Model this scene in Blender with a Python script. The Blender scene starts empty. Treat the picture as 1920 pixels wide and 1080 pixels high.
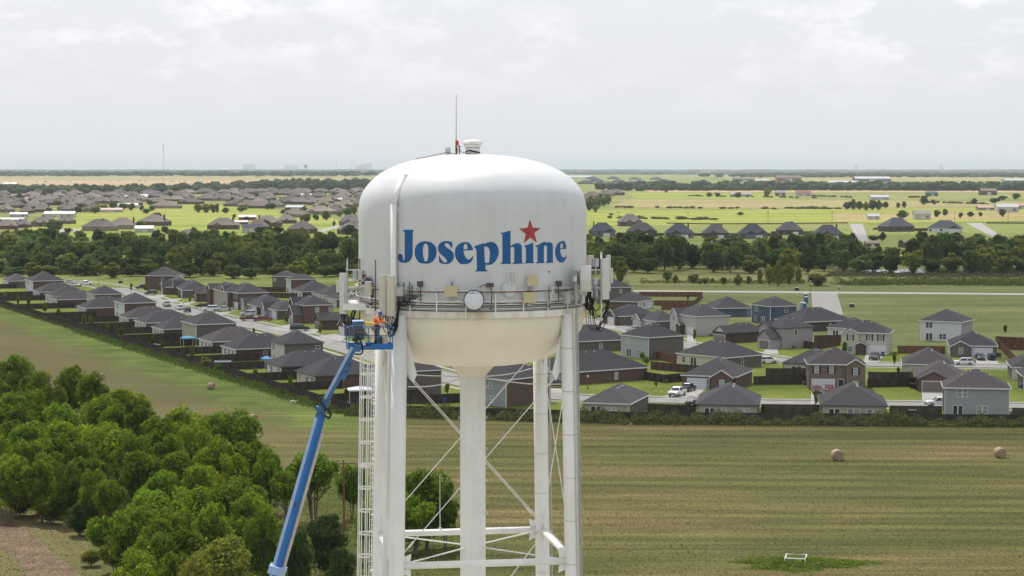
import bpy, bmesh, math, random
import numpy as np
from mathutils import Vector, Matrix
from mathutils.geometry import tessellate_polygon
R_ = math.radians
random.seed(7)
SC = bpy.context.scene
COL = SC.collection

# ------------------------------------------------------------------ camera
F = 3780.0            # focal length in photo pixels (1920 wide)
HZ = 314.0            # row of the level horizon in the photo
CAMH = 47.0
PITCH = math.atan((540 - HZ) / F)
cam = bpy.data.cameras.new('camera')
cam.sensor_width = 36.0
cam.lens = 36.0 * F / 1920
cam.clip_start = 1.0
cam.clip_end = 120000
camo = bpy.data.objects.new('camera', cam)
COL.objects.link(camo)
camo.location = (0, 0, CAMH)
camo.rotation_euler = (math.pi / 2 - PITCH, 0, 0)
SC.camera = camo

# ------------------------------------------------------------------ sky, sun, exposure
SUN_EL, SUN_AZ = R_(60), R_(-22)      # ahead of the camera and a little to the left
world = bpy.data.worlds.new('World')
SC.world = world
world.use_nodes = True
wn, wl = world.node_tree.nodes, world.node_tree.links
wn.clear()
sky = wn.new('ShaderNodeTexSky'); sky.sky_type = 'NISHITA'; sky.sun_disc = False
sky.sun_elevation = SUN_EL; sky.sun_rotation = SUN_AZ
sky.air_density = 1.0; sky.dust_density = 4.0; sky.ozone_density = 1.0
wtc = wn.new('ShaderNodeTexCoord')
wmap = wn.new('ShaderNodeMapping'); wmap.inputs['Scale'].default_value = (1, 1, 2.3)
wl.new(wtc.outputs['Generated'], wmap.inputs['Vector'])
def wnoise(scale, detail, rough):
    n = wn.new('ShaderNodeTexNoise'); n.inputs['Scale'].default_value = scale
    n.inputs['Detail'].default_value = detail; n.inputs['Roughness'].default_value = rough
    wl.new(wmap.outputs['Vector'], n.inputs['Vector']); return n
def wramp(src, a, b, ca=(0, 0, 0, 1), cb=(1, 1, 1, 1)):
    r = wn.new('ShaderNodeValToRGB'); e = r.color_ramp.elements
    e[0].position = a; e[1].position = b; e[0].color = ca; e[1].color = cb
    wl.new(src, r.inputs['Fac']); return r
veil = wn.new('ShaderNodeMix'); veil.data_type = 'RGBA'       # high thin overcast veil over the clear sky
veil.inputs['Factor'].default_value = 0.8
wl.new(sky.outputs['Color'], veil.inputs['A'])
veil.inputs['B'].default_value = (9.5, 9.7, 10.3, 1)
cl = wramp(wnoise(25, 9, 0.6).outputs['Fac'], 0.45, 0.58)
cl2 = wramp(wnoise(8, 4, 0.5).outputs['Fac'], 0.36, 0.58)
cm = wn.new('ShaderNodeMath'); cm.operation = 'MULTIPLY'
wl.new(cl.outputs['Color'], cm.inputs[0]); wl.new(cl2.outputs['Color'], cm.inputs[1])
# cumulus gather above one and a half degrees all round
sep = wn.new('ShaderNodeSeparateXYZ'); wl.new(wtc.outputs['Generated'], sep.inputs['Vector'])
band = wn.new('ShaderNodeMapRange'); band.interpolation_type = 'SMOOTHSTEP'
for k, v in (('From Min', 0.015), ('From Max', 0.075), ('To Min', 0.0), ('To Max', 0.8)): band.inputs[k].default_value = v
wl.new(sep.outputs['Z'], band.inputs['Value'])
cm2 = wn.new('ShaderNodeMath'); cm2.operation = 'MULTIPLY'
wl.new(cm.outputs['Value'], cm2.inputs[0]); wl.new(band.outputs['Result'], cm2.inputs[1])
cmix = wn.new('ShaderNodeMix'); cmix.data_type = 'RGBA'
wl.new(cm2.outputs['Value'], cmix.inputs['Factor']); wl.new(veil.outputs['Result'], cmix.inputs['A'])
ctone = wramp(wnoise(30, 5, 0.6).outputs['Fac'], 0.35, 0.62, (9.5, 9.6, 9.95, 1), (10.9, 10.85, 10.9, 1))
wl.new(ctone.outputs['Color'], cmix.inputs['B'])
bg = wn.new('ShaderNodeBackground'); bg.inputs['Strength'].default_value = 0.1
wl.new(cmix.outputs['Result'], bg.inputs['Color'])
wo = wn.new('ShaderNodeOutputWorld'); wl.new(bg.outputs['Background'], wo.inputs['Surface'])

sd = bpy.data.lights.new('sun', 'SUN'); sd.energy = 4.6; sd.angle = R_(0.6); sd.color = (1.0, 0.955, 0.88)
so = bpy.data.objects.new('sun', sd); COL.objects.link(so)
SUNV = Vector((math.sin(SUN_AZ) * math.cos(SUN_EL), math.cos(SUN_AZ) * math.cos(SUN_EL), math.sin(SUN_EL)))
so.rotation_euler = SUNV.to_track_quat('Z', 'Y').to_euler()
so.location = SUNV * 500

vs = SC.view_settings
vs.view_transform = 'Standard'; vs.look = 'None'; vs.exposure = 0.0; vs.gamma = 1.0; vs.use_curve_mapping = False
SC.render.engine = 'CYCLES'
cy = SC.cycles
cy.max_bounces = 6; cy.diffuse_bounces = 2; cy.glossy_bounces = 2; cy.transmission_bounces = 4
cy.transparent_max_bounces = 10; cy.volume_bounces = 1; cy.caustics_reflective = False; cy.caustics_refractive = False
cy.use_denoising = True

# ------------------------------------------------------------------ measuring helpers
def ray(x, y):
    """direction (per metre of depth) through photo pixel x, y"""
    c, s = math.cos(PITCH), math.sin(PITCH)
    u, v = (x - 960) / F, (y - 540) / F
    d = Vector((u, c - v * s, -s - v * c))
    return d / d.y
def at(x, y, Y):
    d = ray(x, y); return Vector((d.x * Y, Y, CAMH + d.z * Y))
def gp(x, y, z=0.0):
    d = ray(x, y); t = (z - CAMH) / d.z
    return Vector((d.x * t, t, z))
def zat(y, Y): return CAMH + ray(960, y).z * Y

# ------------------------------------------------------------------ materials
MATS = {}
def mat(name, color, rough=0.7, metal=0.0, spec=0.4, vary=0.0, vscale=1.0, c2=None, bump=0.0, bscale=20.0,
        coord='Object', stretch=(1, 1, 1), trans=0.0, obvar=0.0, detail=4.0, lo=0.35, hi=0.65):
    if name in MATS: return MATS[name]
    m = bpy.data.materials.new(name); m.use_nodes = True
    n, l = m.node_tree.nodes, m.node_tree.links
    b = n['Principled BSDF']
    b.inputs['Roughness'].default_value = rough; b.inputs['Metallic'].default_value = metal
    b.inputs['Specular IOR Level'].default_value = spec
    b.inputs['Base Color'].default_value = (*color, 1)
    tc = None
    def coords():
        nonlocal tc
        if tc is None:
            t = n.new('ShaderNodeTexCoord'); mp = n.new('ShaderNodeMapping')
            mp.inputs['Scale'].default_value = stretch
            l.new(t.outputs[coord], mp.inputs['Vector']); tc = mp
        return tc.outputs['Vector']
    col = None
    if c2 is not None or vary > 0:
        nz = n.new('ShaderNodeTexNoise'); nz.inputs['Scale'].default_value = vscale; nz.inputs['Detail'].default_value = detail
        l.new(coords(), nz.inputs['Vector'])
        rp = n.new('ShaderNodeValToRGB'); e = rp.color_ramp.elements
        e[0].position = lo; e[1].position = hi
        if c2 is None:
            e[0].color = (*[c * (1 - vary) for c in color], 1); e[1].color = (*[min(1, c * (1 + vary)) for c in color], 1)
        else:
            e[0].color = (*color, 1); e[1].color = (*c2, 1)
        l.new(nz.outputs['Fac'], rp.inputs['Fac']); col = rp.outputs['Color']
    if obvar > 0:
        oi = n.new('ShaderNodeObjectInfo')
        hs = n.new('ShaderNodeHueSaturation')
        mr = n.new('ShaderNodeMapRange'); mr.inputs['To Min'].default_value = 1 - obvar; mr.inputs['To Max'].default_value = 1 + obvar
        l.new(oi.outputs['Random'], mr.inputs['Value']); l.new(mr.outputs['Result'], hs.inputs['Value'])
        mh = n.new('ShaderNodeMapRange'); mh.inputs['To Min'].default_value = 0.5 - obvar * 0.05; mh.inputs['To Max'].default_value = 0.5 + obvar * 0.05
        mul = n.new('ShaderNodeMath'); mul.operation = 'FRACT'; m3 = n.new('ShaderNodeMath'); m3.operation = 'MULTIPLY'; m3.inputs[1].default_value = 7.31
        l.new(oi.outputs['Random'], m3.inputs[0]); l.new(m3.outputs[0], mul.inputs[0]); l.new(mul.outputs[0], mh.inputs['Value'])
        l.new(mh.outputs['Result'], hs.inputs['Hue'])
        if col is None: hs.inputs['Color'].default_value = (*color, 1)
        else: l.new(col, hs.inputs['Color'])
        col = hs.outputs['Color']
    if col is not None: l.new(col, b.inputs['Base Color'])
    if bump > 0:
        nb = n.new('ShaderNodeTexNoise'); nb.inputs['Scale'].default_value = bscale; nb.inputs['Detail'].default_value = 3
        l.new(coords(), nb.inputs['Vector'])
        bp = n.new('ShaderNodeBump'); bp.inputs['Strength'].default_value = bump; bp.inputs['Distance'].default_value = 0.05
        l.new(nb.outputs['Fac'], bp.inputs['Height']); l.new(bp.outputs['Normal'], b.inputs['Normal'])
    if trans > 0:
        tr = n.new('ShaderNodeBsdfTranslucent')
        if col is not None: l.new(col, tr.inputs['Color'])
        else: tr.inputs['Color'].default_value = (*color, 1)
        mx = n.new('ShaderNodeMixShader'); mx.inputs['Fac'].default_value = trans
        l.new(b.outputs['BSDF'], mx.inputs[1]); l.new(tr.outputs['BSDF'], mx.inputs[2])
        l.new(mx.outputs['Shader'], n['Material Output'].inputs['Surface'])
    MATS[name] = m
    return m

# ------------------------------------------------------------------ mesh builder
class MB:
    def __init__(s): s.v = []; s.f = []; s.m = []
    def add(s, vs, fs, mi=0):
        k = len(s.v); s.v += [tuple(p) for p in vs]; s.f += [tuple(i + k for i in f) for f in fs]; s.m += [mi] * len(fs)
    def box(s, c, d, rz=0.0, mi=0, rx=0.0, ry=0.0):
        M = Matrix.Translation(c) @ Matrix.Rotation(rz, 4, 'Z') @ Matrix.Rotation(ry, 4, 'Y') @ Matrix.Rotation(rx, 4, 'X')
        vs = [M @ Vector((x * d[0] / 2, y * d[1] / 2, z * d[2] / 2)) for z in (-1, 1) for y in (-1, 1) for x in (-1, 1)]
        s.add(vs, [(0, 2, 3, 1), (4, 5, 7, 6), (0, 1, 5, 4), (2, 6, 7, 3), (0, 4, 6, 2), (1, 3, 7, 5)], mi)
    def bb(s, a, b, mi=0):
        s.box([(a[i] + b[i]) / 2 for i in range(3)], [abs(b[i] - a[i]) for i in range(3)], mi=mi)
    def bar(s, a, b, w, h=None, mi=0, up=(0, 0, 1), w2=None, h2=None):
        """rectangular bar from a to b; w across, h along up; optional end size"""
        a, b = Vector(a), Vector(b); h = h or w; w2 = w2 or w; h2 = h2 or h
        t = (b - a).normalized(); u = Vector(up)
        x = t.cross(u)
        if x.length < 1e-4: x = t.cross(Vector((1, 0, 0)))
        x.normalize(); u = x.cross(t)
        vs = []
        for p, ww, hh in ((a, w, h), (b, w2, h2)):
            for sx, su in ((-1, -1), (1, -1), (1, 1), (-1, 1)): vs.append(p + x * sx * ww / 2 + u * su * hh / 2)
        s.add(vs, [(3, 2, 1, 0), (4, 5, 6, 7), (0, 1, 5, 4), (1, 2, 6, 5), (2, 3, 7, 6), (3, 0, 4, 7)], mi)
    def tube(s, pts, r, n=8, mi=0, cap=True):
        pts = [Vector(p) for p in pts]; N = len(pts)
        rs = r if isinstance(r, (list, tuple)) else [r] * N
        k = len(s.v); prev = None
        for i, p in enumerate(pts):
            t = (pts[min(i + 1, N - 1)] - pts[max(i - 1, 0)])
            t = t.normalized() if t.length > 1e-9 else Vector((0, 0, 1))
            if prev is None:
                x = t.cross(Vector((0, 0, 1)))
                if x.length < 1e-3: x = t.cross(Vector((1, 0, 0)))
            else: x = prev - t * prev.dot(t)
            x.normalize(); prev = x; y = t.cross(x)
            for j in range(n):
                a = 2 * math.pi * j / n
                s.v.append(tuple(p + (x * math.cos(a) + y * math.sin(a)) * rs[i]))
        for i in range(N - 1):
            for j in range(n):
                s.f.append((k + i * n + j, k + i * n + (j + 1) % n, k + (i + 1) * n + (j + 1) % n, k + (i + 1) * n + j)); s.m.append(mi)
        if cap:
            s.f.append(tuple(k + j for j in range(n))[::-1]); s.m.append(mi)
            s.f.append(tuple(k + (N - 1) * n + j for j in range(n))); s.m.append(mi)
    def lathe(s, prof, n=48, c=(0, 0, 0), mi=0):
        k = len(s.v)
        for r, z in prof:
            for j in range(n):
                a = 2 * math.pi * j / n
                s.v.append((c[0] + r * math.cos(a), c[1] + r * math.sin(a), c[2] + z))
        for i in range(len(prof) - 1):
            for j in range(n):
                s.f.append((k + i * n + j, k + i * n + (j + 1) % n, k + (i + 1) * n + (j + 1) % n, k + (i + 1) * n + j)); s.m.append(mi)
    def prism(s, poly, w, M=None, mi=0, w2=None):
        """poly in the xz plane, extruded along y from -w/2 to w/2"""
        M = M or Matrix(); n = len(poly)
        vs = [M @ Vector((x, -w / 2, z)) for x, z in poly] + [M @ Vector((x, w / 2, z)) for x, z in poly]
        fs = [tuple(range(n)), tuple(range(2 * n - 1, n - 1, -1))]
        fs += [(i, i + n, (i + 1) % n + n, (i + 1) % n) for i in range(n)]
        s.add(vs, fs, mi)
    def mesh(s, name, mats, smooth=False, rel=None):
        me = bpy.data.meshes.new(name)
        vs = s.v if rel is None else [(a - rel[0], b - rel[1], c - rel[2]) for a, b, c in s.v]
        me.from_pydata(vs, [], s.f)
        if not isinstance(mats, (list, tuple)): mats = [mats]
        for m in mats: me.materials.append(m)
        if len(mats) > 1: me.polygons.foreach_set('material_index', s.m)
        if smooth: me.polygons.foreach_set('use_smooth', [True] * len(me.polygons))
        me.update(); return me
    def build(s, name, mats, parent=None, smooth=False, rel=None, fix=False):
        me = s.mesh(name, mats, smooth, rel)
        if fix:
            bm = bmesh.new(); bm.from_mesh(me); bmesh.ops.recalc_face_normals(bm, faces=bm.faces); bm.to_mesh(me); bm.free()
        return link(name, me, parent)
def link(name, me, parent=None, loc=None, rz=None):
    o = bpy.data.objects.new(name, me); COL.objects.link(o)
    if parent is not None: o.parent = parent
    if loc is not None: o.location = loc
    if rz is not None: o.rotation_euler = (0, 0, rz)
    return o
def tag(o, label, cat, group=None):
    o['label'] = label; o['category'] = cat
    if group: o['group'] = group
    return o
def thing(name, label, cat, loc=(0, 0, 0), rz=0.0, group=None):
    o = bpy.data.objects.new(name, None); o.empty_display_size = 0.2; COL.objects.link(o)
    o.location = loc; o.rotation_euler = (0, 0, rz)
    return tag(o, label, cat, group)
def struct(o, kind='structure', label=None):
    o['kind'] = kind
    if label: o['label'] = label
    return o
def copy_tree(o, parent=None):
    c = o.copy(); COL.objects.link(c)
    if parent is not None: c.parent = parent
    for ch in o.children: copy_tree(ch, c)
    return c
# ================================================================== SETTING
def ground_mat(name, cols, stretch, scale=1.0, pos=(0.3, 0.5, 0.68), fine=0.35, fscale=3.0, bump=0.4, rot=0.0, extra=None):
    m = bpy.data.materials.new(name); m.use_nodes = True
    n, l = m.node_tree.nodes, m.node_tree.links; b = n['Principled BSDF']
    b.inputs['Roughness'].default_value = 0.95; b.inputs['Specular IOR Level'].default_value = 0.1
    t = n.new('ShaderNodeTexCoord'); mp = n.new('ShaderNodeMapping')
    mp.inputs['Scale'].default_value = stretch; mp.inputs['Rotation'].default_value = (0, 0, rot)
    l.new(t.outputs['Object'], mp.inputs['Vector'])
    nz = n.new('ShaderNodeTexNoise'); nz.inputs['Scale'].default_value = scale; nz.inputs['Detail'].default_value = 8
    nz.inputs['Roughness'].default_value = 0.62; l.new(mp.outputs['Vector'], nz.inputs['Vector'])
    rp = n.new('ShaderNodeValToRGB'); cr = rp.color_ramp
    while len(cr.elements) < len(cols): cr.elements.new(0.5)
    for e, c, p in zip(cr.elements, cols, pos): e.color = (*c, 1); e.position = p
    l.new(nz.outputs['Fac'], rp.inputs['Fac']); col = rp.outputs['Color']
    if extra: col = extra(n, l, t, col)
    fz = n.new('ShaderNodeTexNoise'); fz.inputs['Scale'].default_value = fscale; fz.inputs['Detail'].default_value = 4
    l.new(t.outputs['Object'], fz.inputs['Vector'])
    mr = n.new('ShaderNodeMapRange'); mr.inputs['From Min'].default_value = 0.3; mr.inputs['From Max'].default_value = 0.7
    mr.inputs['To Min'].default_value = 1 - fine; mr.inputs['To Max'].default_value = 1 + fine
    l.new(fz.outputs['Fac'], mr.inputs['Value'])
    mu = n.new('ShaderNodeVectorMath'); mu.operation = 'SCALE'
    l.new(col, mu.inputs[0]); l.new(mr.outputs['Result'], mu.inputs['Scale']); l.new(mu.outputs['Vector'], b.inputs['Base Color'])
    bp = n.new('ShaderNodeBump'); bp.inputs['Strength'].default_value = bump; bp.inputs['Distance'].default_value = 0.3
    l.new(fz.outputs['Fac'], bp.inputs['Height']); l.new(bp.outputs['Normal'], b.inputs['Normal'])
    return m
def sheet(name, pts, z, m, px=True, label=None):
    vs = []
    for p in pts:
        w = gp(p[0], p[1]) if px else Vector((p[0], p[1], 0))
        vs.append((w.x, w.y, z))
    me = bpy.data.meshes.new(name); me.from_pydata(vs, [], [tuple(range(len(vs)))]); me.materials.append(m)
    if me.polygons[0].normal.z < 0: me.flip_normals()
    return struct(link(name, me), label=label)

# the fence line that bounds the subdivision
FA = Vector((-214.0, 770.0, 0)); FB = Vector((-31.0, 384.0, 0)); FC = Vector((125.0, 366.0, 0)); FM = Vector((22.0, 371.5, 0)); FM2 = Vector((100.0, 367.0, 0))
FD = (FB - FA).normalized(); FN = Vector((FD.y, -FD.x, 0))          # FN points out of the subdivision, to the left
if FN.x > 0: FN = -FN

M_far = ground_mat('far_pasture', [(.11, .14, .038), (.175, .19, .052), (.25, .235, .08)], (.0016, .006, 1), 1.0, (0.32, 0.5, 0.66), .18, .05, .1)
g = MB(); g.add([(-60000, -3000, 0), (60000, -3000, 0), (60000, 60000, 0), (-60000, 60000, 0)], [(0, 1, 2, 3)])
struct(g.build('ground', M_far), label='sunlit yellow green pasture land reaching the horizon')

def lush(n, l, t, col):
    # taller uncut grass growing along the fence line
    sub = n.new('ShaderNodeVectorMath'); sub.operation = 'SUBTRACT'; sub.inputs[1].default_value = tuple(FB)
    l.new(t.outputs['Object'], sub.inputs[0])
    dt = n.new('ShaderNodeVectorMath'); dt.operation = 'DOT_PRODUCT'; dt.inputs[1].default_value = tuple(FN)
    l.new(sub.outputs['Vector'], dt.inputs[0])
    nz = n.new('ShaderNodeTexNoise'); nz.inputs['Scale'].default_value = 0.06; nz.inputs['Detail'].default_value = 6
    l.new(t.outputs['Object'], nz.inputs['Vector'])
    ml = n.new('ShaderNodeMath'); ml.operation = 'MULTIPLY_ADD'; ml.inputs[1].default_value = 22.0; ml.inputs[2].default_value = -11.0
    l.new(nz.outputs['Fac'], ml.inputs[0])
    ad = n.new('ShaderNodeMath'); ad.operation = 'ADD'; l.new(dt.outputs['Value'], ad.inputs[0]); l.new(ml.outputs[0], ad.inputs[1])
    mr = n.new('ShaderNodeMapRange'); mr.interpolation_type = 'SMOOTHSTEP'
    mr.inputs['From Min'].default_value = 10; mr.inputs['From Max'].default_value = 22; mr.inputs['To Min'].default_value = 1; mr.inputs['To Max'].default_value = 0
    l.new(ad.outputs[0], mr.inputs['Value'])
    # the strip only runs up the left side, so fade it to the right of the corner
    sx = n.new('ShaderNodeSeparateXYZ'); l.new(t.outputs['Object'], sx.inputs['Vector'])
    m2 = n.new('ShaderNodeMapRange'); m2.interpolation_type = 'SMOOTHSTEP'
    m2.inputs['From Min'].default_value = -34; m2.inputs['From Max'].default_value = -14; m2.inputs['To Min'].default_value = 1; m2.inputs['To Max'].default_value = 0
    l.new(sx.outputs['X'], m2.inputs['Value'])
    m2b = n.new('ShaderNodeMapRange'); m2b.interpolation_type = 'SMOOTHSTEP'
    m2b.inputs['From Min'].default_value = 330; m2b.inputs['From Max'].default_value = 372
    l.new(sx.outputs['Y'], m2b.inputs['Value'])
    f = n.new('ShaderNodeMath'); f.operation = 'MULTIPLY'; l.new(mr.outputs['Result'], f.inputs[0]); l.new(m2.outputs['Result'], f.inputs[1])
    f2 = n.new('ShaderNodeMath'); f2.operation = 'MULTIPLY'; l.new(f.outputs[0], f2.inputs[0]); l.new(m2b.outputs['Result'], f2.inputs[1])
    gz = n.new('ShaderNodeTexNoise'); gz.inputs['Scale'].default_value = 0.09; gz.inputs['Detail'].default_value = 5
    l.new(t.outputs['Object'], gz.inputs['Vector'])
    gr = n.new('ShaderNodeValToRGB'); gr.color_ramp.elements[0].color = (.075, .112, .02, 1); gr.color_ramp.elements[1].color = (.125, .16, .032, 1)
    gr.color_ramp.elements[0].position = .38; gr.color_ramp.elements[1].position = .62
    l.new(gz.outputs['Fac'], gr.inputs['Fac'])
    mx = n.new('ShaderNodeMix'); mx.data_type = 'RGBA'
    l.new(f2.outputs[0], mx.inputs['Factor']); l.new(col, mx.inputs['A']); l.new(gr.outputs['Color'], mx.inputs['B'])
    # windrow lines left by the mower
    mp = n.new('ShaderNodeMapping'); mp.inputs['Scale'].default_value = (.012, .42, 1); mp.inputs['Rotation'].default_value = (0, 0, R_(4))
    l.new(t.outputs['Object'], mp.inputs['Vector'])
    wz = n.new('ShaderNodeTexNoise'); wz.inputs['Scale'].default_value = 1.0; wz.inputs['Detail'].default_value = 5; wz.inputs['Roughness'].default_value = .7
    l.new(mp.outputs['Vector'], wz.inputs['Vector'])
    wr = n.new('ShaderNodeMapRange'); wr.inputs['From Min'].default_value = .34; wr.inputs['From Max'].default_value = .66
    wr.inputs['To Min'].default_value = .74; wr.inputs['To Max'].default_value = 1.32
    l.new(wz.outputs['Fac'], wr.inputs['Value'])
    sc = n.new('ShaderNodeVectorMath'); sc.operation = 'SCALE'; l.new(mx.outputs['Result'], sc.inputs[0]); l.new(wr.outputs['Result'], sc.inputs['Scale'])
    # straw tan left part of the field, lightened to make up for cloud shade
    ms = n.new('ShaderNodeMapRange'); ms.interpolation_type = 'SMOOTHSTEP'; ms.inputs['From Min'].default_value = -20; ms.inputs['From Max'].default_value = -60; ms.inputs['To Max'].default_value = .5
    l.new(sx.outputs['X'], ms.inputs['Value'])
    inv = n.new('ShaderNodeMath'); inv.operation = 'SUBTRACT'; inv.inputs[0].default_value = 1.0; l.new(f2.outputs[0], inv.inputs[1])
    mm = n.new('ShaderNodeMath'); mm.operation = 'MULTIPLY'; l.new(ms.outputs['Result'], mm.inputs[0]); l.new(inv.outputs[0], mm.inputs[1])
    st = n.new('ShaderNodeMix'); st.data_type = 'RGBA'; st.inputs['B'].default_value = (.165, .14, .062, 1)
    l.new(mm.outputs[0], st.inputs['Factor']); l.new(sc.outputs['Vector'], st.inputs['A'])
    # broad bands of alternate mower passes
    db = n.new('ShaderNodeVectorMath'); db.operation = 'DOT_PRODUCT'; db.inputs[1].default_value = (.068, .97, 0); l.new(t.outputs['Object'], db.inputs[0])
    bn = n.new('ShaderNodeMath'); bn.operation = 'MULTIPLY_ADD'; bn.inputs[1].default_value = 5.0; l.new(nz.outputs['Fac'], bn.inputs[0])
    ph = n.new('ShaderNodeMath'); ph.operation = 'MULTIPLY'; ph.inputs[1].default_value = 6.283 / 6.8; l.new(db.outputs['Value'], ph.inputs[0]); l.new(ph.outputs[0], bn.inputs[2])
    sn = n.new('ShaderNodeMath'); sn.operation = 'SINE'; l.new(bn.outputs[0], sn.inputs[0])
    sm = n.new('ShaderNodeMath'); sm.operation = 'MULTIPLY_ADD'; sm.inputs[2].default_value = 1.0; l.new(sn.outputs[0], sm.inputs[0])
    am = n.new('ShaderNodeMath'); am.operation = 'MULTIPLY_ADD'; am.inputs[1].default_value = -.26; am.inputs[2].default_value = .13; l.new(ms.outputs['Result'], am.inputs[0]); l.new(am.outputs[0], sm.inputs[1])
    s3 = n.new('ShaderNodeVectorMath'); s3.operation = 'SCALE'; l.new(st.outputs['Result'], s3.inputs[0]); l.new(sm.outputs[0], s3.inputs['Scale'])
    return s3.outputs['Vector']
M_hay = ground_mat('mown_hay_field', [(.052, .061, .014), (.081, .078, .023), (.130, .103, .043)], (.012, .035, 1), 1.0, (0.36, 0.5, 0.64), .45, 2.2, .7, 0, lush)
sheet('hay_field', [(-400, -50), (400, -50), (400, 362), (FC.x, FC.y), (FM.x, FM.y), (FB.x, FB.y), (FA.x, FA.y), (-300, 950), (-400, 950)], 0.01, M_hay, False,
      'mown hay field with faint windrow stripes in front of the houses')
M_lawn = ground_mat('lawn', [(.085, .12, .018), (.14, .175, .028), (.19, .20, .042)], (.05, .05, 1), 1.0, (0.34, 0.5, 0.66), .25, 1.2, .3)
sheet('lawn', [(FA.x, FA.y), (FB.x, FB.y), (FM.x, FM.y), (FC.x, FC.y), (170, 371), (190, 560), (120, 565), (60, 770), (40, 900), (-260, 900)], 0.02, M_lawn, False,
      'green lawns and yards of the subdivision')
M_lot = ground_mat('open_lot', [(.085, .105, .032), (.125, .145, .048), (.18, .18, .07)], (.01, .05, 1), 1.0, (0.34, 0.5, 0.66), .25, .7, .3)
sheet('open_lot', [(1150, 504), (1990, 500), (2060, 700), (1560, 640), (1300, 590), (1180, 575)], 0.03, M_lot, label='grassy open lots behind the last houses')
M_mead = ground_mat('meadow', [(.10, .11, .035), (.16, .165, .055), (.22, .20, .08)], (.008, .03, 1), 1.0, (0.34, 0.5, 0.66), .3, .5, .3)
sheet('meadow', [(1180, 504), (1960, 500), (1960, 536), (1180, 534)], 0.05, M_mead, label='rough meadow between the pale path and the trees')
M_shade = ground_mat('clearing', [(.12, .15, .035), (.17, .20, .05), (.22, .22, .07)], (.01, .03, 1), 1.0, (0.34, 0.5, 0.66), .2, .3, .2)
sheet('clearing', [(1080, 426), (1590, 424), (1960, 420), (1960, 470), (1080, 470)], 0.05, M_shade, label='green clearing in front of the row of grey houses')
sheet('clearing', [(0, 516), (672, 516), (672, 528), (240, 540), (0, 540)], 0.05, M_shade, label='strip of green grass below the left woods')
M_tan = ground_mat('tan_crop', [(.30, .20, .105), (.37, .26, .15), (.41, .31, .18)], (.0012, .006, 1), 1.0, (0.3, 0.5, 0.7), .1, .02, .1)
sheet('crop_field', [(0, 334), (545, 329), (545, 336), (430, 344), (330, 346.5), (0, 348)], 0.3, M_tan, label='pale tan harvested field on the left horizon')
sheet('crop_field', [(-20, 365), (120, 365), (125, 371), (-20, 374)], 0.2, M_tan, label='narrow tan strip beside the left subdivision')
sheet('crop_field', [(1215, 357), (1900, 358), (1960, 361), (1215, 360.5)], 0.2, M_tan, label='narrow brown strip below the right tree line')
M_olive = ground_mat('olive_pasture', [(.20, .19, .07), (.27, .235, .10), (.32, .26, .12)], (.002, .01, 1), 1.0, (0.3, 0.5, 0.7), .15, .05, .1)
sheet('pasture', [(1140, 388), (1180, 374), (1500, 374.5), (1960, 380), (1960, 387), (1500, 391), (1300, 390)], 0.2, M_olive, label='dull olive mown strip across the bright pasture')
M_bright = ground_mat('bright_pasture', [(.15, .195, .032), (.225, .25, .045), (.30, .285, .07)], (.003, .012, 1), 1.0, (0.32, 0.5, 0.66), .2, .08, .2)
sheet('pasture', [(1090, 394), (1500, 393), (1960, 390), (1960, 414), (1590, 420), (1090, 424)], 0.15, M_bright, label='brightest yellow green pasture behind the row of grey houses')
sheet('pasture', [(120, 398), (350, 378), (420, 386), (560, 396), (672, 420), (672, 445), (60, 445), (40, 432)], 0.15, M_bright, label='bright lawns among the far brown roofed houses')
M_soil = ground_mat('bare_soil', [(.085, .058, .036), (.135, .095, .062), (.19, .14, .09)], (.25, .25, 1), 1.0, (0.34, 0.5, 0.66), .35, 2.0, .6)
sheet('dirt_track', [(-60, 940), (10, 968), (60, 1003), (110, 1045), (170, 1095), (60, 1100), (25, 1040), (-60, 1000)], 0.02, M_soil, label='strip of bare brown soil in the lower left corner')
M_bounce = ground_mat('bounce_ground', [(.34, .33, .30), (.42, .41, .37), (.48, .46, .42)], (.2, .2, 1), 1.0, (0.34, 0.5, 0.66), .2, 4.0, .4)
sheet('bounce_pad', [(-62, 40), (58, 40), (60, 185), (-64, 185)], 0.03, M_bounce, False, 'unseen pale ground added round the tower foot to bounce light up')  # unseen pale pad, added to throw sunlight up onto the bowl
M_sub = ground_mat('suburb_lawn', [(.10, .115, .035), (.16, .165, .05), (.24, .22, .09)], (.01, .02, 1), 1.0, (0.34, 0.5, 0.66), .25, .06, .2)
sheet('suburb_lawn', [(-30, 364), (700, 357), (700, 400), (560, 398), (420, 386), (340, 388), (130, 402), (60, 436), (-30, 436)], 0.12, M_sub, label='olive lawns between the far brown roofs')
M_grn = ground_mat('green_pasture', [(.13, .16, .045), (.19, .205, .06), (.25, .235, .085)], (.004, .012, 1), 1.0, (0.32, 0.5, 0.66), .25, .06, .2)
M_och = ground_mat('ochre_pasture', [(.22, .19, .07), (.29, .24, .10), (.34, .275, .13)], (.004, .012, 1), 1.0, (0.32, 0.5, 0.66), .2, .06, .2)
sheet('pasture', [(1180, 362), (1430, 362), (1490, 369), (1480, 374), (1190, 373)], 0.16, M_bright, label='yellow green pasture below the brown strip')
sheet('pasture', [(1490, 366), (1960, 364), (1960, 372), (1560, 380), (1500, 374)], 0.16, M_grn, label='green pasture round the red container')
sheet('pasture', [(1560, 400), (1960, 396), (1960, 413), (1700, 412), (1570, 416)], 0.18, M_och, label='ochre pasture round the pale sheds')
sheet('pasture', [(1090, 348), (1210, 347), (1560, 344), (1960, 345), (1960, 354), (1210, 354), (1090, 357)], 0.16, M_grn, label='green fields below the far stores')
sheet('pasture', [(-30, 348), (430, 346), (700, 343), (700, 350), (440, 353), (-30, 354)], 0.16, M_grn, label='green strip below the tan field')
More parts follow.
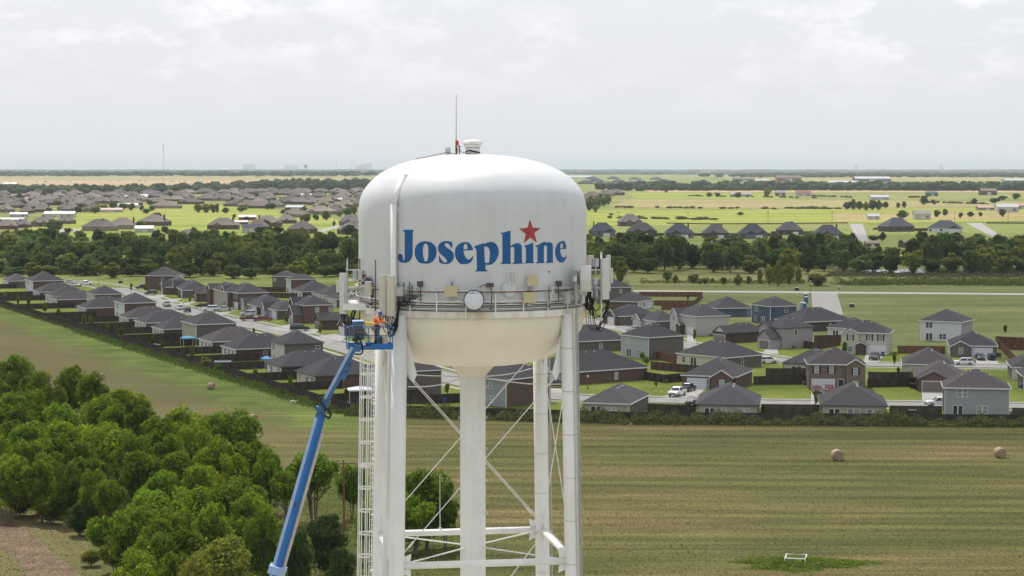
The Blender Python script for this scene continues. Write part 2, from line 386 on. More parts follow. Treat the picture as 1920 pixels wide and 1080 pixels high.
# water
M_water = mat('pond_water', (.035, .04, .03), rough=.12, spec=.5, bump=.03, bscale=.6)
sheet('pond', [(1560, 508), (1700, 503.5), (1960, 501), (1960, 517), (1800, 513), (1640, 512)], 0.07, M_water, label='dark still pond along the foot of the right woods')
sheet('lake', [(1040, 329), (1110, 329.5), (1110, 332.5), (1040, 332)], 0.5, mat('lake_water', (.35, .4, .45), rough=.2), label='pale sliver of lake on the horizon')

# roads
M_conc = mat('concrete', (.29, .28, .265), rough=.9, vary=.14, vscale=.35, spec=.2)
M_walk = mat('sidewalk_concrete', (.38, .37, .345), rough=.9, vary=.1, vscale=.5, spec=.2)
def smoothline(pts, n=6):
    P = [Vector(p) for p in pts]; out = []
    for i in range(len(P) - 1):
        a = P[max(i - 1, 0)]; b = P[i]; c = P[i + 1]; d = P[min(i + 2, len(P) - 1)]
        for k in range(n):
            t = k / n
            out.append(0.5 * ((2 * b) + (c - a) * t + (2 * a - 5 * b + 4 * c - d) * t * t + (3 * b - a - 3 * c + d) * t ** 3))
    out.append(P[-1]); return out
def strip(name, pts, w, z, m, off=0.0, label=None, thick=0.0):
    P = smoothline(pts); mb = MB(); top = []
    for i, p in enumerate(P):
        t = (P[min(i + 1, len(P) - 1)] - P[max(i - 1, 0)]).normalized(); nn = Vector((-t.y, t.x, 0))
        top += [p + nn * (off + w / 2) + Vector((0, 0, z)), p + nn * (off - w / 2) + Vector((0, 0, z))]
    fs = [(2 * i, 2 * i + 1, 2 * i + 3, 2 * i + 2) for i in range(len(P) - 1)]
    mb.add(top, fs)
    if thick:
        k = len(top); low = [v - Vector((0, 0, thick)) for v in top]
        mb.add(top + low, [(2 * i, 2 * i + 2, k + 2 * i + 2, k + 2 * i) for i in range(len(P) - 1)] + [(2 * i + 3, 2 * i + 1, k + 2 * i + 1, k + 2 * i + 3) for i in range(len(P) - 1)])
    return struct(mb.build(name, m, fix=True), label=label)
def street(px, w, label, walks=(1, -1)):
    pts = [gp(*p) for p in px]
    strip('road', pts, w, .035, M_conc, 0, label)
    for s in (1, -1):
        strip('kerb', pts, .28, .15, M_walk, s * (w / 2 + .14), 'low concrete kerb of the ' + label, .14)
    for s in walks:
        strip('pavement', pts, 1.3, .06, M_walk, s * (w / 2 + 2.6), 'narrow pavement beside the ' + label)
street([(120, 527), (195, 536), (250, 551), (315, 573), (365, 586), (470, 610), (520, 620), (640, 651), (740, 680), (850, 711), (940, 731), (1040, 744), (1150, 749), (1270, 751.5), (1450, 756), (1700, 759), (1990, 763.5)], 8.6,
       'curving concrete street through the middle of the houses')
street([(1060, 592), (1120, 606), (1190, 622), (1285, 648), (1340, 655), (1450, 674), (1560, 681), (1650, 684), (1900, 687.5), (1990, 688)], 8.2, 'second concrete street farther back on the right')
strip('road', [gp(60, 533), gp(140, 534), gp(270, 534), gp(400, 531)], 9, .04, M_conc, 0, 'cross street at the far left end of the houses')
sheet('road', [(1521, 548), (1569, 548.5), (1581, 590), (1524, 590)], .05, M_conc, label='wide concrete road stub beside the open lot')
sheet('path', [(1187, 544.3), (1500, 546.6), (1960, 550.6), (1960, 553.4), (1500, 549.6), (1187, 547)], .055, M_walk, label='pale concrete path running straight along the meadow')
sheet('road', [(1592, 418), (1617, 418), (1629, 453), (1607, 455)], .07, M_conc, label='concrete road stub left of the dark roofed farm house')
sheet('road', [(1811, 418), (1840, 418), (1876, 442), (1862, 445)], .07, M_conc, label='concrete road stub at the far right')
sheet('road', [(84, 448), (100, 430), (150, 430), (150, 434), (110, 440), (100, 450)], .2, M_conc, label='small pale lane among far houses on the left')
sheet('road', [(585, 436), (640, 420), (650, 421), (605, 436)], .2, M_conc, label='pale lane among far houses beside the tank')
def driveway(px, label): sheet('driveway', px, .045, M_walk, label=label)
driveway([(1284, 727), (1327, 727), (1300, 749), (1235, 748)], 'driveway under the white and dark pickups')
driveway([(1521, 735), (1568, 735), (1556, 758), (1520, 757)], 'driveway under the maroon cars')
driveway([(1728, 735), (1767, 735), (1768, 757), (1730, 757)], 'driveway of the house with brown garage')
driveway([(1624, 663), (1660, 663), (1645, 682), (1618, 682)], 'driveway under the dark pickup')
driveway([(1827, 670), (1866, 670), (1874, 683), (1832, 683)], 'driveway under the dark saloon and dark jeep')
driveway([(547, 608), (560, 606), (540, 622), (500, 616)], 'driveway in front of brick house with lower gable')
driveway([(478, 592), (500, 595), (470, 604), (440, 600)], 'driveway under the maroon vehicles')
driveway([(592, 616), (612, 613), (586, 626), (548, 624)], 'driveway with the black estate car')
driveway([(630, 626), (652, 626), (640, 640), (560, 634)], 'driveway beside the left antennas')
driveway([(430, 584), (448, 581), (415, 591), (390, 589)], 'driveway under the silver pickup')
driveway([(304, 552), (314, 551), (300, 561), (270, 558)], 'driveway near the dark estate car far left')
driveway([(358, 566), (373, 564), (350, 573), (325, 572)], 'driveway beside the brown garage on the left')
driveway([(332, 560), (345, 558), (325, 567), (296, 564)], 'driveway of the arched dormer house')
driveway([(1437, 652), (1457, 653), (1460, 664), (1430, 662)], 'driveway of the grey brick house with lower gable')
driveway([(1350, 637), (1372, 640), (1345, 652), (1318, 648)], 'driveway of the dark brown house')
driveway([(1288, 628), (1304, 630), (1305, 645), (1288, 645)], 'driveway of the pale brick house')
driveway([(1141, 609), (1158, 609), (1150, 616), (1118, 614)], 'driveway with white garage right of the tank')
driveway([(1018, 727), (1058, 729), (1052, 741), (1010, 738)], 'driveway with dark pickup seen between the legs')

# the big cloud overhead that shades the subdivision (its underside is far above the frame)
def cloud_mat():
    m = bpy.data.materials.new('cloud_vapour'); m.use_nodes = True
    n, l = m.node_tree.nodes, m.node_tree.links; n.clear()
    t = n.new('ShaderNodeTexCoord')
    nz = n.new('ShaderNodeTexNoise'); nz.inputs['Scale'].default_value = .004; nz.inputs['Detail'].default_value = 6
    l.new(t.outputs['Object'], nz.inputs['Vector'])
    at_ = n.new('ShaderNodeAttribute'); at_.attribute_name = 'thickness'
    ad = n.new('ShaderNodeMath'); ad.operation = 'MULTIPLY_ADD'; ad.inputs[1].default_value = .5
    l.new(nz.outputs['Fac'], ad.inputs[0]); l.new(at_.outputs['Fac'], ad.inputs[2])
    mr = n.new('ShaderNodeMapRange'); mr.interpolation_type = 'SMOOTHSTEP'
    for k, v in (('From Min', .36), ('From Max', .66), ('To Min', 0.0), ('To Max', .27)): mr.inputs[k].default_value = v
    l.new(ad.outputs[0], mr.inputs['Value'])
    tp = n.new('ShaderNodeBsdfTransparent'); tl = n.new('ShaderNodeBsdfTranslucent'); df = n.new('ShaderNodeBsdfDiffuse')
    tl.inputs['Color'].default_value = (.40, .41, .43, 1); df.inputs['Color'].default_value = (.85, .86, .88, 1)
    a = n.new('ShaderNodeMixShader'); a.inputs['Fac'].default_value = .5
    l.new(tl.outputs[0], a.inputs[1]); l.new(df.outputs[0], a.inputs[2])
    mx = n.new('ShaderNodeMixShader'); l.new(mr.outputs['Result'], mx.inputs['Fac']); l.new(tp.outputs[0], mx.inputs[1]); l.new(a.outputs[0], mx.inputs[2])
    o = n.new('ShaderNodeOutputMaterial'); l.new(mx.outputs[0], o.inputs['Surface'])
    return m
def cloud(cx, cy_, alt, rx, ry):
    N = 44; rng = np.random.default_rng(3); vs = []; fs = []; th = []
    ph = rng.uniform(0, 6.28, 12)
    for side in (0, 1):
        for j in range(N + 1):
            for i in range(N + 1):
                u, v = i / N * 2 - 1, j / N * 2 - 1
                d = max(abs(u), abs(v))
                e = max(0.0, 1 - d)
                lump = 0.5 + 0.25 * math.sin(5 * u + ph[0]) * math.cos(4 * v + ph[1]) + 0.25 * math.sin(9 * u - 7 * v + ph[2])
                z = alt + (260 * math.sqrt(e) * (.4 + lump) if side else -20 * math.sqrt(e) * lump)
                vs.append((cx + u * rx, cy_ + v * ry, z)); th.append(min(1.0, e * 4.0))
        o = side * (N + 1) ** 2
        for j in range(N):
            for i in range(N):
                a = o + j * (N + 1) + i; q = (a, a + 1, a + N + 2, a + N + 1)
                fs.append(q if side else q[::-1])
    me = bpy.data.meshes.new('cloud'); me.from_pydata(vs, [], fs); me.materials.append(cloud_mat())
    at_ = me.attributes.new('thickness', 'FLOAT', 'POINT'); at_.data.foreach_set('value', th)
    me.polygons.foreach_set('use_smooth', [True] * len(me.polygons))
    o = link('cloud', me); o['kind'] = 'structure'; o['label'] = 'broad grey cloud high overhead shading the houses'
    return o
ALT = 1500
sh = SUNV * (ALT / SUNV.z)
cloud(sh.x + 360, sh.y + 900, ALT, 600, 560)
# ================================================================== WATER TOWER
TY = 110.0
TS = F / TY
TX = at(886, HZ, TY).x
def lz(y): return zat(y, TY)
def tp(x, y, r, back=False):
    """local point on the vertical cylinder of radius r about the tower axis, seen at photo pixel x, y"""
    d = ray(x, y)
    a = d.x ** 2 + 1; b = -2 * (d.x * TX + TY); c = TX ** 2 + TY ** 2 - r * r
    disc = b * b - 4 * a * c
    if disc < 0: t = -b / (2 * a)
    else: t = (-b + (1 if back else -1) * math.sqrt(disc)) / (2 * a)
    return Vector((d.x * t - TX, t - TY, CAMH + d.z * t))
def lp(x, y, ly):
    """local point at photo pixel x, y at local depth ly"""
    p = at(x, y, TY + ly); return Vector((p.x - TX, ly, p.z))

def paint(name, base, dirt, amt, streak):
    m = bpy.data.materials.new(name); m.use_nodes = True
    n, l = m.node_tree.nodes, m.node_tree.links; b = n['Principled BSDF']
    b.inputs['Roughness'].default_value = .42; b.inputs['Specular IOR Level'].default_value = .35
    t = n.new('ShaderNodeTexCoord')
    def nz(sc, det, scale):
        mp = n.new('ShaderNodeMapping'); mp.inputs['Scale'].default_value = sc
        l.new(t.outputs['Object'], mp.inputs['Vector'])
        z = n.new('ShaderNodeTexNoise'); z.inputs['Detail'].default_value = det; z.inputs['Scale'].default_value = scale
        l.new(mp.outputs['Vector'], z.inputs['Vector']); return z.outputs['Fac']
    a = nz((2.2, 2.2, .16), 6, 1.0); c = nz((1, 1, 1), 5, .7)
    mul = n.new('ShaderNodeMath'); mul.operation = 'MULTIPLY'; l.new(a, mul.inputs[0]); l.new(c, mul.inputs[1])
    mr = n.new('ShaderNodeMapRange'); mr.inputs['From Min'].default_value = .17; mr.inputs['From Max'].default_value = .40
    mr.inputs['To Max'].default_value = amt
    l.new(mul.outputs[0], mr.inputs['Value'])
    mx = n.new('ShaderNodeMix'); mx.data_type = 'RGBA'; mx.inputs['A'].default_value = (*base, 1); mx.inputs['B'].default_value = (*dirt, 1)
    l.new(mr.outputs['Result'], mx.inputs['Factor']); l.new(mx.outputs['Result'], b.inputs['Base Color'])
    bp = n.new('ShaderNodeBump'); bp.inputs['Strength'].default_value = streak; bp.inputs['Distance'].default_value = .05
    l.new(nz((1, 1, 2.5), 3, .9), bp.inputs['Height']); l.new(bp.outputs['Normal'], b.inputs['Normal'])
    return m
M_white = paint('tank_white_paint', (.585, .60, .62), (.51, .52, .525), .5, .10)
M_cream = paint('tank_cream_underside', (.77, .71, .595), (.68, .60, .46), .45, .03)
M_legw = paint('leg_white_paint', (.78, .78, .76), (.62, .61, .57), .5, .03)
M_blue = mat('lettering_blue', (.006, .085, .27), rough=.45, vary=.1, vscale=2)
M_red = mat('star_red', (.36, .05, .04), rough=.5, vary=.12, vscale=3)
M_galv = mat('galvanised_steel', (.42, .43, .44), rough=.45, metal=.4, vary=.12, vscale=6)
M_dark = mat('dark_metal', (.07, .07, .075), rough=.6)
M_black = mat('black_cable', (.012, .012, .014), rough=.6)
M_rust = mat('rusty_steel', (.17, .085, .05), rough=.85, vary=.35, vscale=12)
M_radome = mat('antenna_radome', (.58, .585, .56), rough=.5, vary=.05, vscale=2)
M_radome2 = mat('cream_radome', (.56, .53, .44), rough=.5, vary=.05, vscale=2)
M_box = mat('radio_grey', (.50, .51, .52), rough=.5, vary=.05, vscale=3)
M_tan = mat('tan_panel', (.50, .45, .27), rough=.6, vary=.04, vscale=3)
M_deck = mat('walkway_grey', (.30, .31, .33), rough=.7, vary=.1, vscale=2)
M_wpaint = mat('white_steel', (.72, .72, .69), rough=.5, vary=.08, vscale=4)

tower = thing('water_tower', 'white four legged water tower with blue town name and red star', 'water tower', (TX, TY, 0))
RS = 6.21
def smooth_prof(P, n=5):
    return [(v.x, v.y) for v in smoothline([Vector((r, z, 0)) for r, z in P], n)]
dome = smooth_prof([(0.001, lz(289)), (45 / TS, lz(290.5)), (90 / TS, lz(296)), (124 / TS, lz(304)), (150 / TS, lz(313.5)), (177 / TS, lz(328)), (199 / TS, lz(350)), (209.5 / TS, lz(370)), (RS, lz(392))])
m = MB(); m.lathe([(max(r, .001), z) for r, z in dome[::-1]][0:1] + [(max(r, .001), z) for r, z in dome[::-1]], 128)
tank = MB(); tank.lathe([(RS, lz(574))] + [(RS, lz(y)) for y in (540, 500, 460, 420)] + dome[::-1], 144)
tank = tank.build('tank', M_white, tower, True)
# weld seams
for yy, dr in ((409, .006), (484, .006)):
    q = MB(); q.lathe([(RS - .01, lz(yy) - .025), (RS + dr, lz(yy)), (RS - .01, lz(yy) + .025)], 96); q.build('weld_seam', M_white, tank, True)
bowl_p = smooth_prof([(6.19, lz(575)), (6.17, lz(590)), (205 / TS, lz(613)), (195 / TS, lz(628)), (181 / TS, lz(643)), (160 / TS, lz(658)), (135 / TS, lz(670)), (105 / TS, lz(677)), (70 / TS, lz(680.5)), (43 / TS, lz(681.5))])
q = MB(); q.lathe(bowl_p[::-1], 128); q.build('bowl', M_cream, tower, True)
q = MB(); q.lathe([(24.5 / TS, lz(706)), (26 / TS, lz(702)), (44 / TS, lz(682)), (46 / TS, lz(678))], 64); q.build('cone', M_cream, tower, True)
q = MB(); q.lathe([(1.0, 0), (1.0, .5), (.72, .9), (24 / TS, 1.2), (24 / TS, lz(704))], 64)
col_ = q.build('riser_column', M_legw, tower, True)
for yy in (704.5, 724, 782, 840, 900, 960):
    q = MB(); q.lathe([(24 / TS - .01, lz(yy) - .012), (24 / TS + .014, lz(yy)), (24 / TS - .01, lz(yy) + .012)], 40)
    for s in (-1, 1):
        q.tube([(s * 24.5 / TS, -.1, lz(yy)), (s * 27 / TS, -.12, lz(yy) + .05), (s * 27 / TS, -.12, lz(yy) - .07), (s * 24.5 / TS, -.1, lz(yy) - .05)], .02, 6)
    q.build('clamp_ring', M_wpaint, col_, True)
# balcony
RB = 6.36
q = MB(); q.lathe([(6.16, lz(581)), (RB, lz(581)), (RB, lz(570)), (RB - .03, lz(569.5))], 128); balc = q.build('balcony', paint('balcony_paint', (.76, .755, .73), (.50, .40, .27), .85, .02), tower)
q = MB(); q.lathe([(RS - .02, lz(570.3)), (RB - .02, lz(570.3))], 128); q.build('walkway', M_deck, balc)
q = MB(); q.lathe([(RS + .004, lz(574)), (RS + .006, lz(557))], 128); q.build('shell_shade_band', M_deck, balc, True)  # grey band round the foot of the shell, its shade put into colour
zt, zm, zb = lz(570) + 1.10, lz(570) + .56, lz(570)
NPOST = 26
for k in range(NPOST):
    a = 2 * math.pi * (k + .35) / NPOST
    q = MB(); q.box((RB * math.cos(a) * .998, RB * math.sin(a) * .998, (zb - .3 + zt) / 2), (.05, .07, zt - zb + .3), a); q.build('railing_post', M_wpaint, balc)
for z, r in ((zt, .022), (zm, .026)):
    q = MB(); q.tube([(RB * math.cos(2 * math.pi * i / 96), RB * math.sin(2 * math.pi * i / 96), z) for i in range(97)], r, 6); q.build('railing', M_wpaint, balc, True)
for k, (z, r, a0, a1, mm) in enumerate(((lz(553), .03, 190, 352, M_wpaint), (lz(557), .03, 190, 352, M_wpaint), (lz(561), .025, 200, 350, M_galv), (lz(564.5), .03, 190, 352, M_wpaint),
                            (lz(555), .018, 205, 335, M_black), (lz(559), .015, 215, 345, M_black), (lz(567), .03, 190, 352, M_galv))):
    rr = random.Random(k); q = MB()
    q.tube([((RS + .07) * math.cos(R_(a0 + (a1 - a0) * i / 60)), (RS + .07) * math.sin(R_(a0 + (a1 - a0) * i / 60)), z + (.03 * math.sin(i * .9 + k) + rr.uniform(-.03, .03) if mm is M_black else 0)) for i in range(61)], r, 5)
    q.build('conduit', mm, balc, True)
# wires strapped along the top rail
rr = random.Random(4); q = MB()
for k in range(3):
    q.tube([((RB + .03) * math.cos(R_(215 + 120 * i / 70)), (RB + .03) * math.sin(R_(215 + 120 * i / 70)), zt - .02 - .05 * abs(math.sin(i * .45 + k)) - rr.uniform(0, .03)) for i in range(71)], .012, 4, mi=0)
q.build('rail_wires', M_rust, balc)
# legs
DEL = R_(9)
LEG = {'fl': R_(225) + DEL, 'fr': R_(315) + DEL, 'br': R_(45) + DEL, 'bl': R_(135) + DEL}
ZTOP = lz(578)
def lr(z): return 6.33 + (ZTOP - z) * .0235
def leg_pt(k, z, dr=0.0): a = LEG[k]; return Vector(((lr(z) + dr) * math.cos(a), (lr(z) + dr) * math.sin(a), z))
legs = {}
for k in LEG:
    q = MB(); q.tube([leg_pt(k, z) for z in (0.3, 10, 20, 30, ZTOP - .02)], [.43, .43, .42, .415, .41], 28)
    legs[k] = q.build('leg', M_legw, tower, True)
    q = MB(); p0 = leg_pt(k, 0); q.box((p0.x, p0.y, .2), (1.6, 1.6, .4), LEG[k]); q.build('footing', mat('footing_concrete', (.4, .39, .37), vary=.15), legs[k])
    # gusset wing where the bowl leans on the leg
    a = LEG[k]; er = Vector((math.cos(a), math.sin(a), 0)); et = Vector((-er.y, er.x, 0))
    q = MB()
    for s in (-1, 1):
        A = leg_pt(k, ZTOP - 1.1, -.3) + et * s * .25
        pts = [A, A + Vector((0, 0, -1.9)), A + et * s * .35 + Vector((0, 0, -2.45)) - er * .1, A + et * s * .5 + Vector((0, 0, -2.0)) - er * .2]
        B = [p - er * .03 for p in pts]
        q.add(pts + B, [(0, 1, 2, 3), (7, 6, 5, 4), (0, 4, 5, 1), (1, 5, 6, 2), (2, 6, 7, 3), (3, 7, 4, 0)])
    q.build('gusset', M_legw, legs[k])
ZJ = zat(1056, 105.4); ZJ2 = 13.0
pairs = [('fl', 'fr'), ('fr', 'br'), ('br', 'bl'), ('bl', 'fl')]
for zj in (ZJ, ZJ2):
    for a, b in pairs:
        q = MB(); q.tube([leg_pt(a, zj), leg_pt(b, zj)], .185, 14); q.build('strut', M_legw, tower, True)
    for k in LEG:
        er = leg_pt(k, zj).normalized(); q = MB()
        a = LEG[k]; er = Vector((math.cos(a), math.sin(a), 0))
        for d in (R_(135), R_(-135)):
            dr = Matrix.Rotation(d, 3, 'Z') @ er
            P = leg_pt(k, zj) + dr * .36
            pl = [P + Vector((0, 0, .45)), P + dr * .42 + Vector((0, 0, .62)), P + dr * .36 + Vector((0, 0, .2)), P + dr * .36 + Vector((0, 0, -.2)), P + dr * .42 + Vector((0, 0, -.62)), P + Vector((0, 0, -.45))]
            nn = dr.cross(Vector((0, 0, 1))) * .025
            q.add([p + nn for p in pl] + [p - nn for p in pl], [(0, 1, 2, 3, 4, 5), (11, 10, 9, 8, 7, 6)] + [(i, i + 6, (i + 1) % 6 + 6, (i + 1) % 6) for i in range(6)])
        q.build('joint_plate', M_legw, legs[k])
        q = MB(); e = leg_pt(k, zj); u = Vector((e.x, e.y, 0)).normalized()
        zc = zj + .05
        q.tube([e - u * .4, Vector((u.x * .72, u.y * .72, zc))], .04, 6); q.build('spoke', M_wpaint, tower)
for (zt_, zb_) in ((ZTOP - 2.55, ZJ + .25), (ZJ - .3, ZJ2 + .25), (ZJ2 - .3, .8)):
    for a, b in pairs:
        for p, r in ((a, b), (b, a)):
            A = leg_pt(p, zt_); B = leg_pt(r, zb_); d = (B - A).normalized()
            q = MB(); q.tube([A + d * .45, B - d * .55], .027, 6)
            q.bar(B - d * 1.35, B - d * .95, .09, .09)                      # turnbuckle
            q.build('tie_rod', M_wpaint, tower)
# slack cables slung from the column head to the legs
for pts in ([(765, 702), (812, 704.5), (862, 706)], [(765, 725), (800, 724.5), (835, 719), (862, 710)], [(910, 705.5), (955, 701), (1000, 690)], [(908, 709), (950, 715), (1000, 720), (1055, 720)]):
    q = MB(); N = len(pts)
    far = pts[0][0] if pts[0][0] < 800 else pts[-1][0]
    endd = {765: -5.0, 1000: 4.9, 1055: -3.6}[far]
    P = []
    for i, (x, y) in enumerate(pts):
        t = i / (N - 1)
        if far < 800: t = 1 - t
        P.append(lp(x, y, -.7 + (endd + .7) * t))
    q.tube(smoothline(P, 6), .03, 5); q.build('slung_cable', M_wpaint, tower, True)
# overflow pipe
q = MB()
s1 = tp(738, 383, RS + .22)
q.tube(smoothline([lp(722, 1085, -4.62), lp(732, 665, -4.72), lp(736.5, 590, -5.25), tp(738, 560, RS + .36), tp(738, 520, RS + .22)], 4) + [s1], .16, 16)
q.tube([lp(722, 1085, -4.62), lp(722, 1085, -4.62) + Vector((-.25, -.05, -24.4))], .16, 12)
q.build('overflow_pipe', M_legw, tower, True)
q = MB(); e1 = tp(754.5, 331, 5.35); q.tube([s1 + Vector((0, 0, -.02)), e1], .16, 16)
q.tube([e1 + Vector((-.06, 0, 0)), tp(776, 328.5, 4.75)], .13, 14); q.build('overflow_elbow', M_legw, tower, True)
# climbing ladder with safety cage on the outer side of the rear left leg
a = LEG['bl']; er = Vector((math.cos(a), math.sin(a), 0)); et = Vector((-er.y, er.x, 0))
lad = thing('caged_ladder', 'white ladder with round safety cage clamped to the rear left leg', 'ladder', (TX, TY, 0))
def ladp(z, r, t): return leg_pt('bl', z) + er * (.62 + r) + et * t
zl0, zl1 = 6.0, ZTOP + .3
for s in (-.2, .2):
    q = MB(); q.tube([ladp(zl0, 0, s), ladp(zl1, 0, s)], .03, 6); q.build('rail', M_wpaint, lad)
z = zl0 + .2; k = 0
rung = None
while z < zl1 - .1:
    q = MB(); q.tube([ladp(z, 0, -.2), ladp(z, 0, .2)], .014, 5); q.build('rung', M_wpaint, lad); z += .30
cbars = [(.04, -.38), (.38, -.46), (.76, -.32), (.92, 0), (.76, .32), (.38, .46), (.04, .38)]
for r, t in cbars:
    q = MB(); q.bar(ladp(zl0 + 2.2, r, t), ladp(lz(668), r, t), .06, .016, up=et); q.build('cage_bar', M_wpaint, lad)
z = lz(672)
hk = 0
while z > zl0 + 2:
    q = MB()
    pts = smoothline([ladp(z, .0, -.2)] + [ladp(z, r, t) for r, t in cbars] + [ladp(z, .0, .2)], 3)
    for i in range(len(pts) - 1): q.bar(pts[i], pts[i + 1], .012, .18 if hk == 5 else .085)
    q.build('cage_hoop', M_wpaint, lad); z -= 1.31; hk += 1
for zz in np.arange(8, 38, 3.2):
    q = MB(); q.bar(leg_pt('bl', zz, .38), ladp(zz, 0, 0), .3, .05); q.build('standoff', M_wpaint, lad)
# conduits running down the right legs
for k, offs in (('fr', ((.46, -.16, .05), (.5, .0, .03), (.52, .1, .035))), ('br', ((.30, -.42, .05), (.22, -.5, .03), (.40, -.40, .03)))):
    for (dr, dt, r) in offs:
        a = LEG[k]; e2 = Vector((math.cos(a), math.sin(a), 0)); t2 = Vector((-e2.y, e2.x, 0))
        q = MB(); q.tube([leg_pt(k, 1) + e2 * dr + t2 * dt, leg_pt(k, ZTOP + .3) + e2 * dr + t2 * dt], r, 6); q.build('cable_conduit', M_galv if r < .05 else M_radome2, legs[k])
    for zz in np.arange(3, 38, 2.3):
        q = MB(); p = leg_pt(k, zz); q.tube([(p.x + .425 * math.cos(i * .3927), p.y + .425 * math.sin(i * .3927), zz) for i in range(17)], .012, 4); q.build('leg_band', M_galv, legs[k])

# --- lettering painted on the shell
def glyph(name, contours, ox, sc=9.0, m=None, oy=400.0, lab=None):
    loops = []
    for c in contours:
        P = [(p[0] / sc + ox, p[1] / sc + oy, len(p) > 2) for p in c]; out = []; N = len(P)
        for i in range(N):
            b, cc = P[i], P[(i + 1) % N]; a_ = P[i - 1]; d = P[(i + 2) % N]
            B, C = Vector(b[:2]), Vector(cc[:2])
            if b[2] and cc[2]: out.append(B); continue
            A = Vector(a_[:2]) if not b[2] else B; D = Vector(d[:2]) if not cc[2] else C
            for k in range(5):
                t = k / 5
                out.append(.5 * ((2 * B) + (C - A) * t + (2 * A - 5 * B + 4 * C - D) * t * t + (3 * B - A - 3 * C + D) * t ** 3))
        loops.append([Vector((p.x, p.y, 0)) for p in out])
    flat = [p for lo in loops for p in lo]
    tris = tessellate_polygon(loops)
    bm = bmesh.new(); vs = [bm.verts.new(p) for p in flat]
    for t in tris:
        try: bm.faces.new([vs[i] for i in t])
        except ValueError: pass
    x0 = min(p.x for p in flat); x1 = max(p.x for p in flat); x = math.floor(x0) + 2.0
    while x < x1:
        bmesh.ops.bisect_plane(bm, geom=bm.verts[:] + bm.edges[:] + bm.faces[:], plane_co=(x, 0, 0), plane_no=(1, 0, 0)); x += 2.0
    for v in bm.verts: v.co = tp(v.co.x, v.co.y, RS + .012)
    bmesh.ops.recalc_face_normals(bm, faces=bm.faces)
    for f in bm.faces:
        c = f.calc_center_median()
        if f.normal.x * c.x + f.normal.y * c.y < 0: f.normal_flip()
    me = bpy.data.meshes.new(name); bm.to_mesh(me); bm.free(); me.materials.append(m or M_blue)
    o = link(name, me, tank)
    if lab: o['label'] = lab
    return o
c = 1
GA, GB = 740.0, 900.0
glyph('letter', [[(128, 290, c), (160, 279), (215, 276), (320, 280, c), (322, 295, c), (306, 312), (302, 345, c), (302, 650, c), (296, 720), (272, 780), (235, 818), (190, 832), (130, 832), (85, 815), (60, 775), (56, 735), (64, 700), (90, 682), (118, 690), (135, 725), (142, 775), (152, 796), (163, 785), (168, 745, c), (168, 335, c), (158, 308)]], GA, lab='large blue letter J')
glyph('letter', [[(345, 590), (375, 530), (440, 485), (520, 472), (600, 485), (665, 530), (700, 590), (706, 660), (690, 740), (640, 810), (575, 845), (510, 848), (430, 838), (385, 800), (350, 735), (338, 660)],
                 [(525, 508), (555, 535), (568, 600), (568, 680), (562, 760), (545, 802), (525, 812), (500, 790), (482, 720), (474, 640), (480, 570), (497, 525)]], GA, lab='blue letter o')
glyph('letter', [[(972, 595, c), (972, 510), (945, 478), (870, 468), (800, 482), (745, 530), (730, 590), (745, 650), (790, 700), (850, 750), (880, 790), (883, 815), (865, 832), (845, 830), (815, 812), (775, 760), (752, 712, c), (746, 722, c), (748, 818, c), (790, 845), (870, 855), (930, 842), (980, 790), (1000, 730), (985, 665), (945, 620), (890, 585), (855, 560), (843, 535), (858, 508), (885, 503), (915, 525), (945, 560)]], GA, lab='blue letter s')
glyph('letter', [[(1322, 622, c), (1312, 575), (1280, 525), (1240, 492), (1190, 487), (1120, 500), (1060, 540), (1025, 600), (1016, 670), (1030, 750), (1070, 815), (1120, 855), (1200, 855), (1260, 842), (1305, 800), (1328, 735, c), (1322, 722, c), (1300, 740), (1270, 772), (1240, 778), (1210, 755), (1180, 710), (1165, 660), (1160, 628, c)],
                 [(1160, 605, c), (1162, 570), (1175, 530), (1195, 514), (1215, 520), (1228, 560), (1230, 606, c)]], GA, lab='first blue letter e')
glyph('letter', [[(-105, 560, c), (0, 522), (70, 503, c), (72, 520, c), (120, 495), (190, 484), (250, 500), (295, 555), (318, 640), (305, 720), (265, 800), (215, 850), (165, 868), (95, 868, c), (92, 930), (105, 955), (125, 965, c), (125, 978, c), (-85, 982, c), (-85, 972, c), (-58, 955), (-52, 925, c), (-60, 640, c), (-68, 600)],
                 [(72, 562, c), (100, 558), (140, 580), (160, 620), (168, 660), (160, 790), (150, 825), (125, 840), (95, 832), (82, 815, c)]], GB, lab='blue letter p')
glyph('letter', [[(342, 335, c), (430, 315), (515, 288, c), (515, 555, c), (560, 525), (620, 503), (665, 508), (695, 535), (706, 575), (708, 800, c), (715, 830), (730, 840, c), (728, 848, c), (545, 855, c), (545, 845, c), (570, 830), (580, 810, c), (580, 600, c), (570, 572), (550, 566), (530, 570), (515, 578, c), (515, 815, c), (525, 842, c), (522, 852, c), (338, 855, c), (338, 848, c), (365, 835), (378, 810, c), (378, 370, c), (372, 355)]], GB, lab='blue letter h')
glyph('letter', [[(742, 550, c), (830, 520), (900, 495, c), (900, 800, c), (908, 822), (918, 830, c), (916, 838, c), (750, 845, c), (750, 838, c), (768, 822), (776, 800, c), (776, 590, c), (768, 575)]], GB, lab='blue letter i under the star')
glyph('letter', [[(938, 548, c), (1000, 525), (1075, 484), (1130, 490), (1190, 490), (1220, 515), (1230, 560), (1230, 800, c), (1235, 825), (1242, 832, c), (1108, 838, c), (1108, 830, c), (1125, 815), (1132, 795, c), (1132, 575, c), (1122, 545), (1105, 540), (1088, 548), (1080, 575, c), (1078, 800, c), (1085, 828, c), (1085, 835, c), (945, 843, c), (945, 832, c), (965, 820), (972, 795, c), (972, 585, c), (965, 568), (940, 560, c)]], GB, lab='blue letter n')
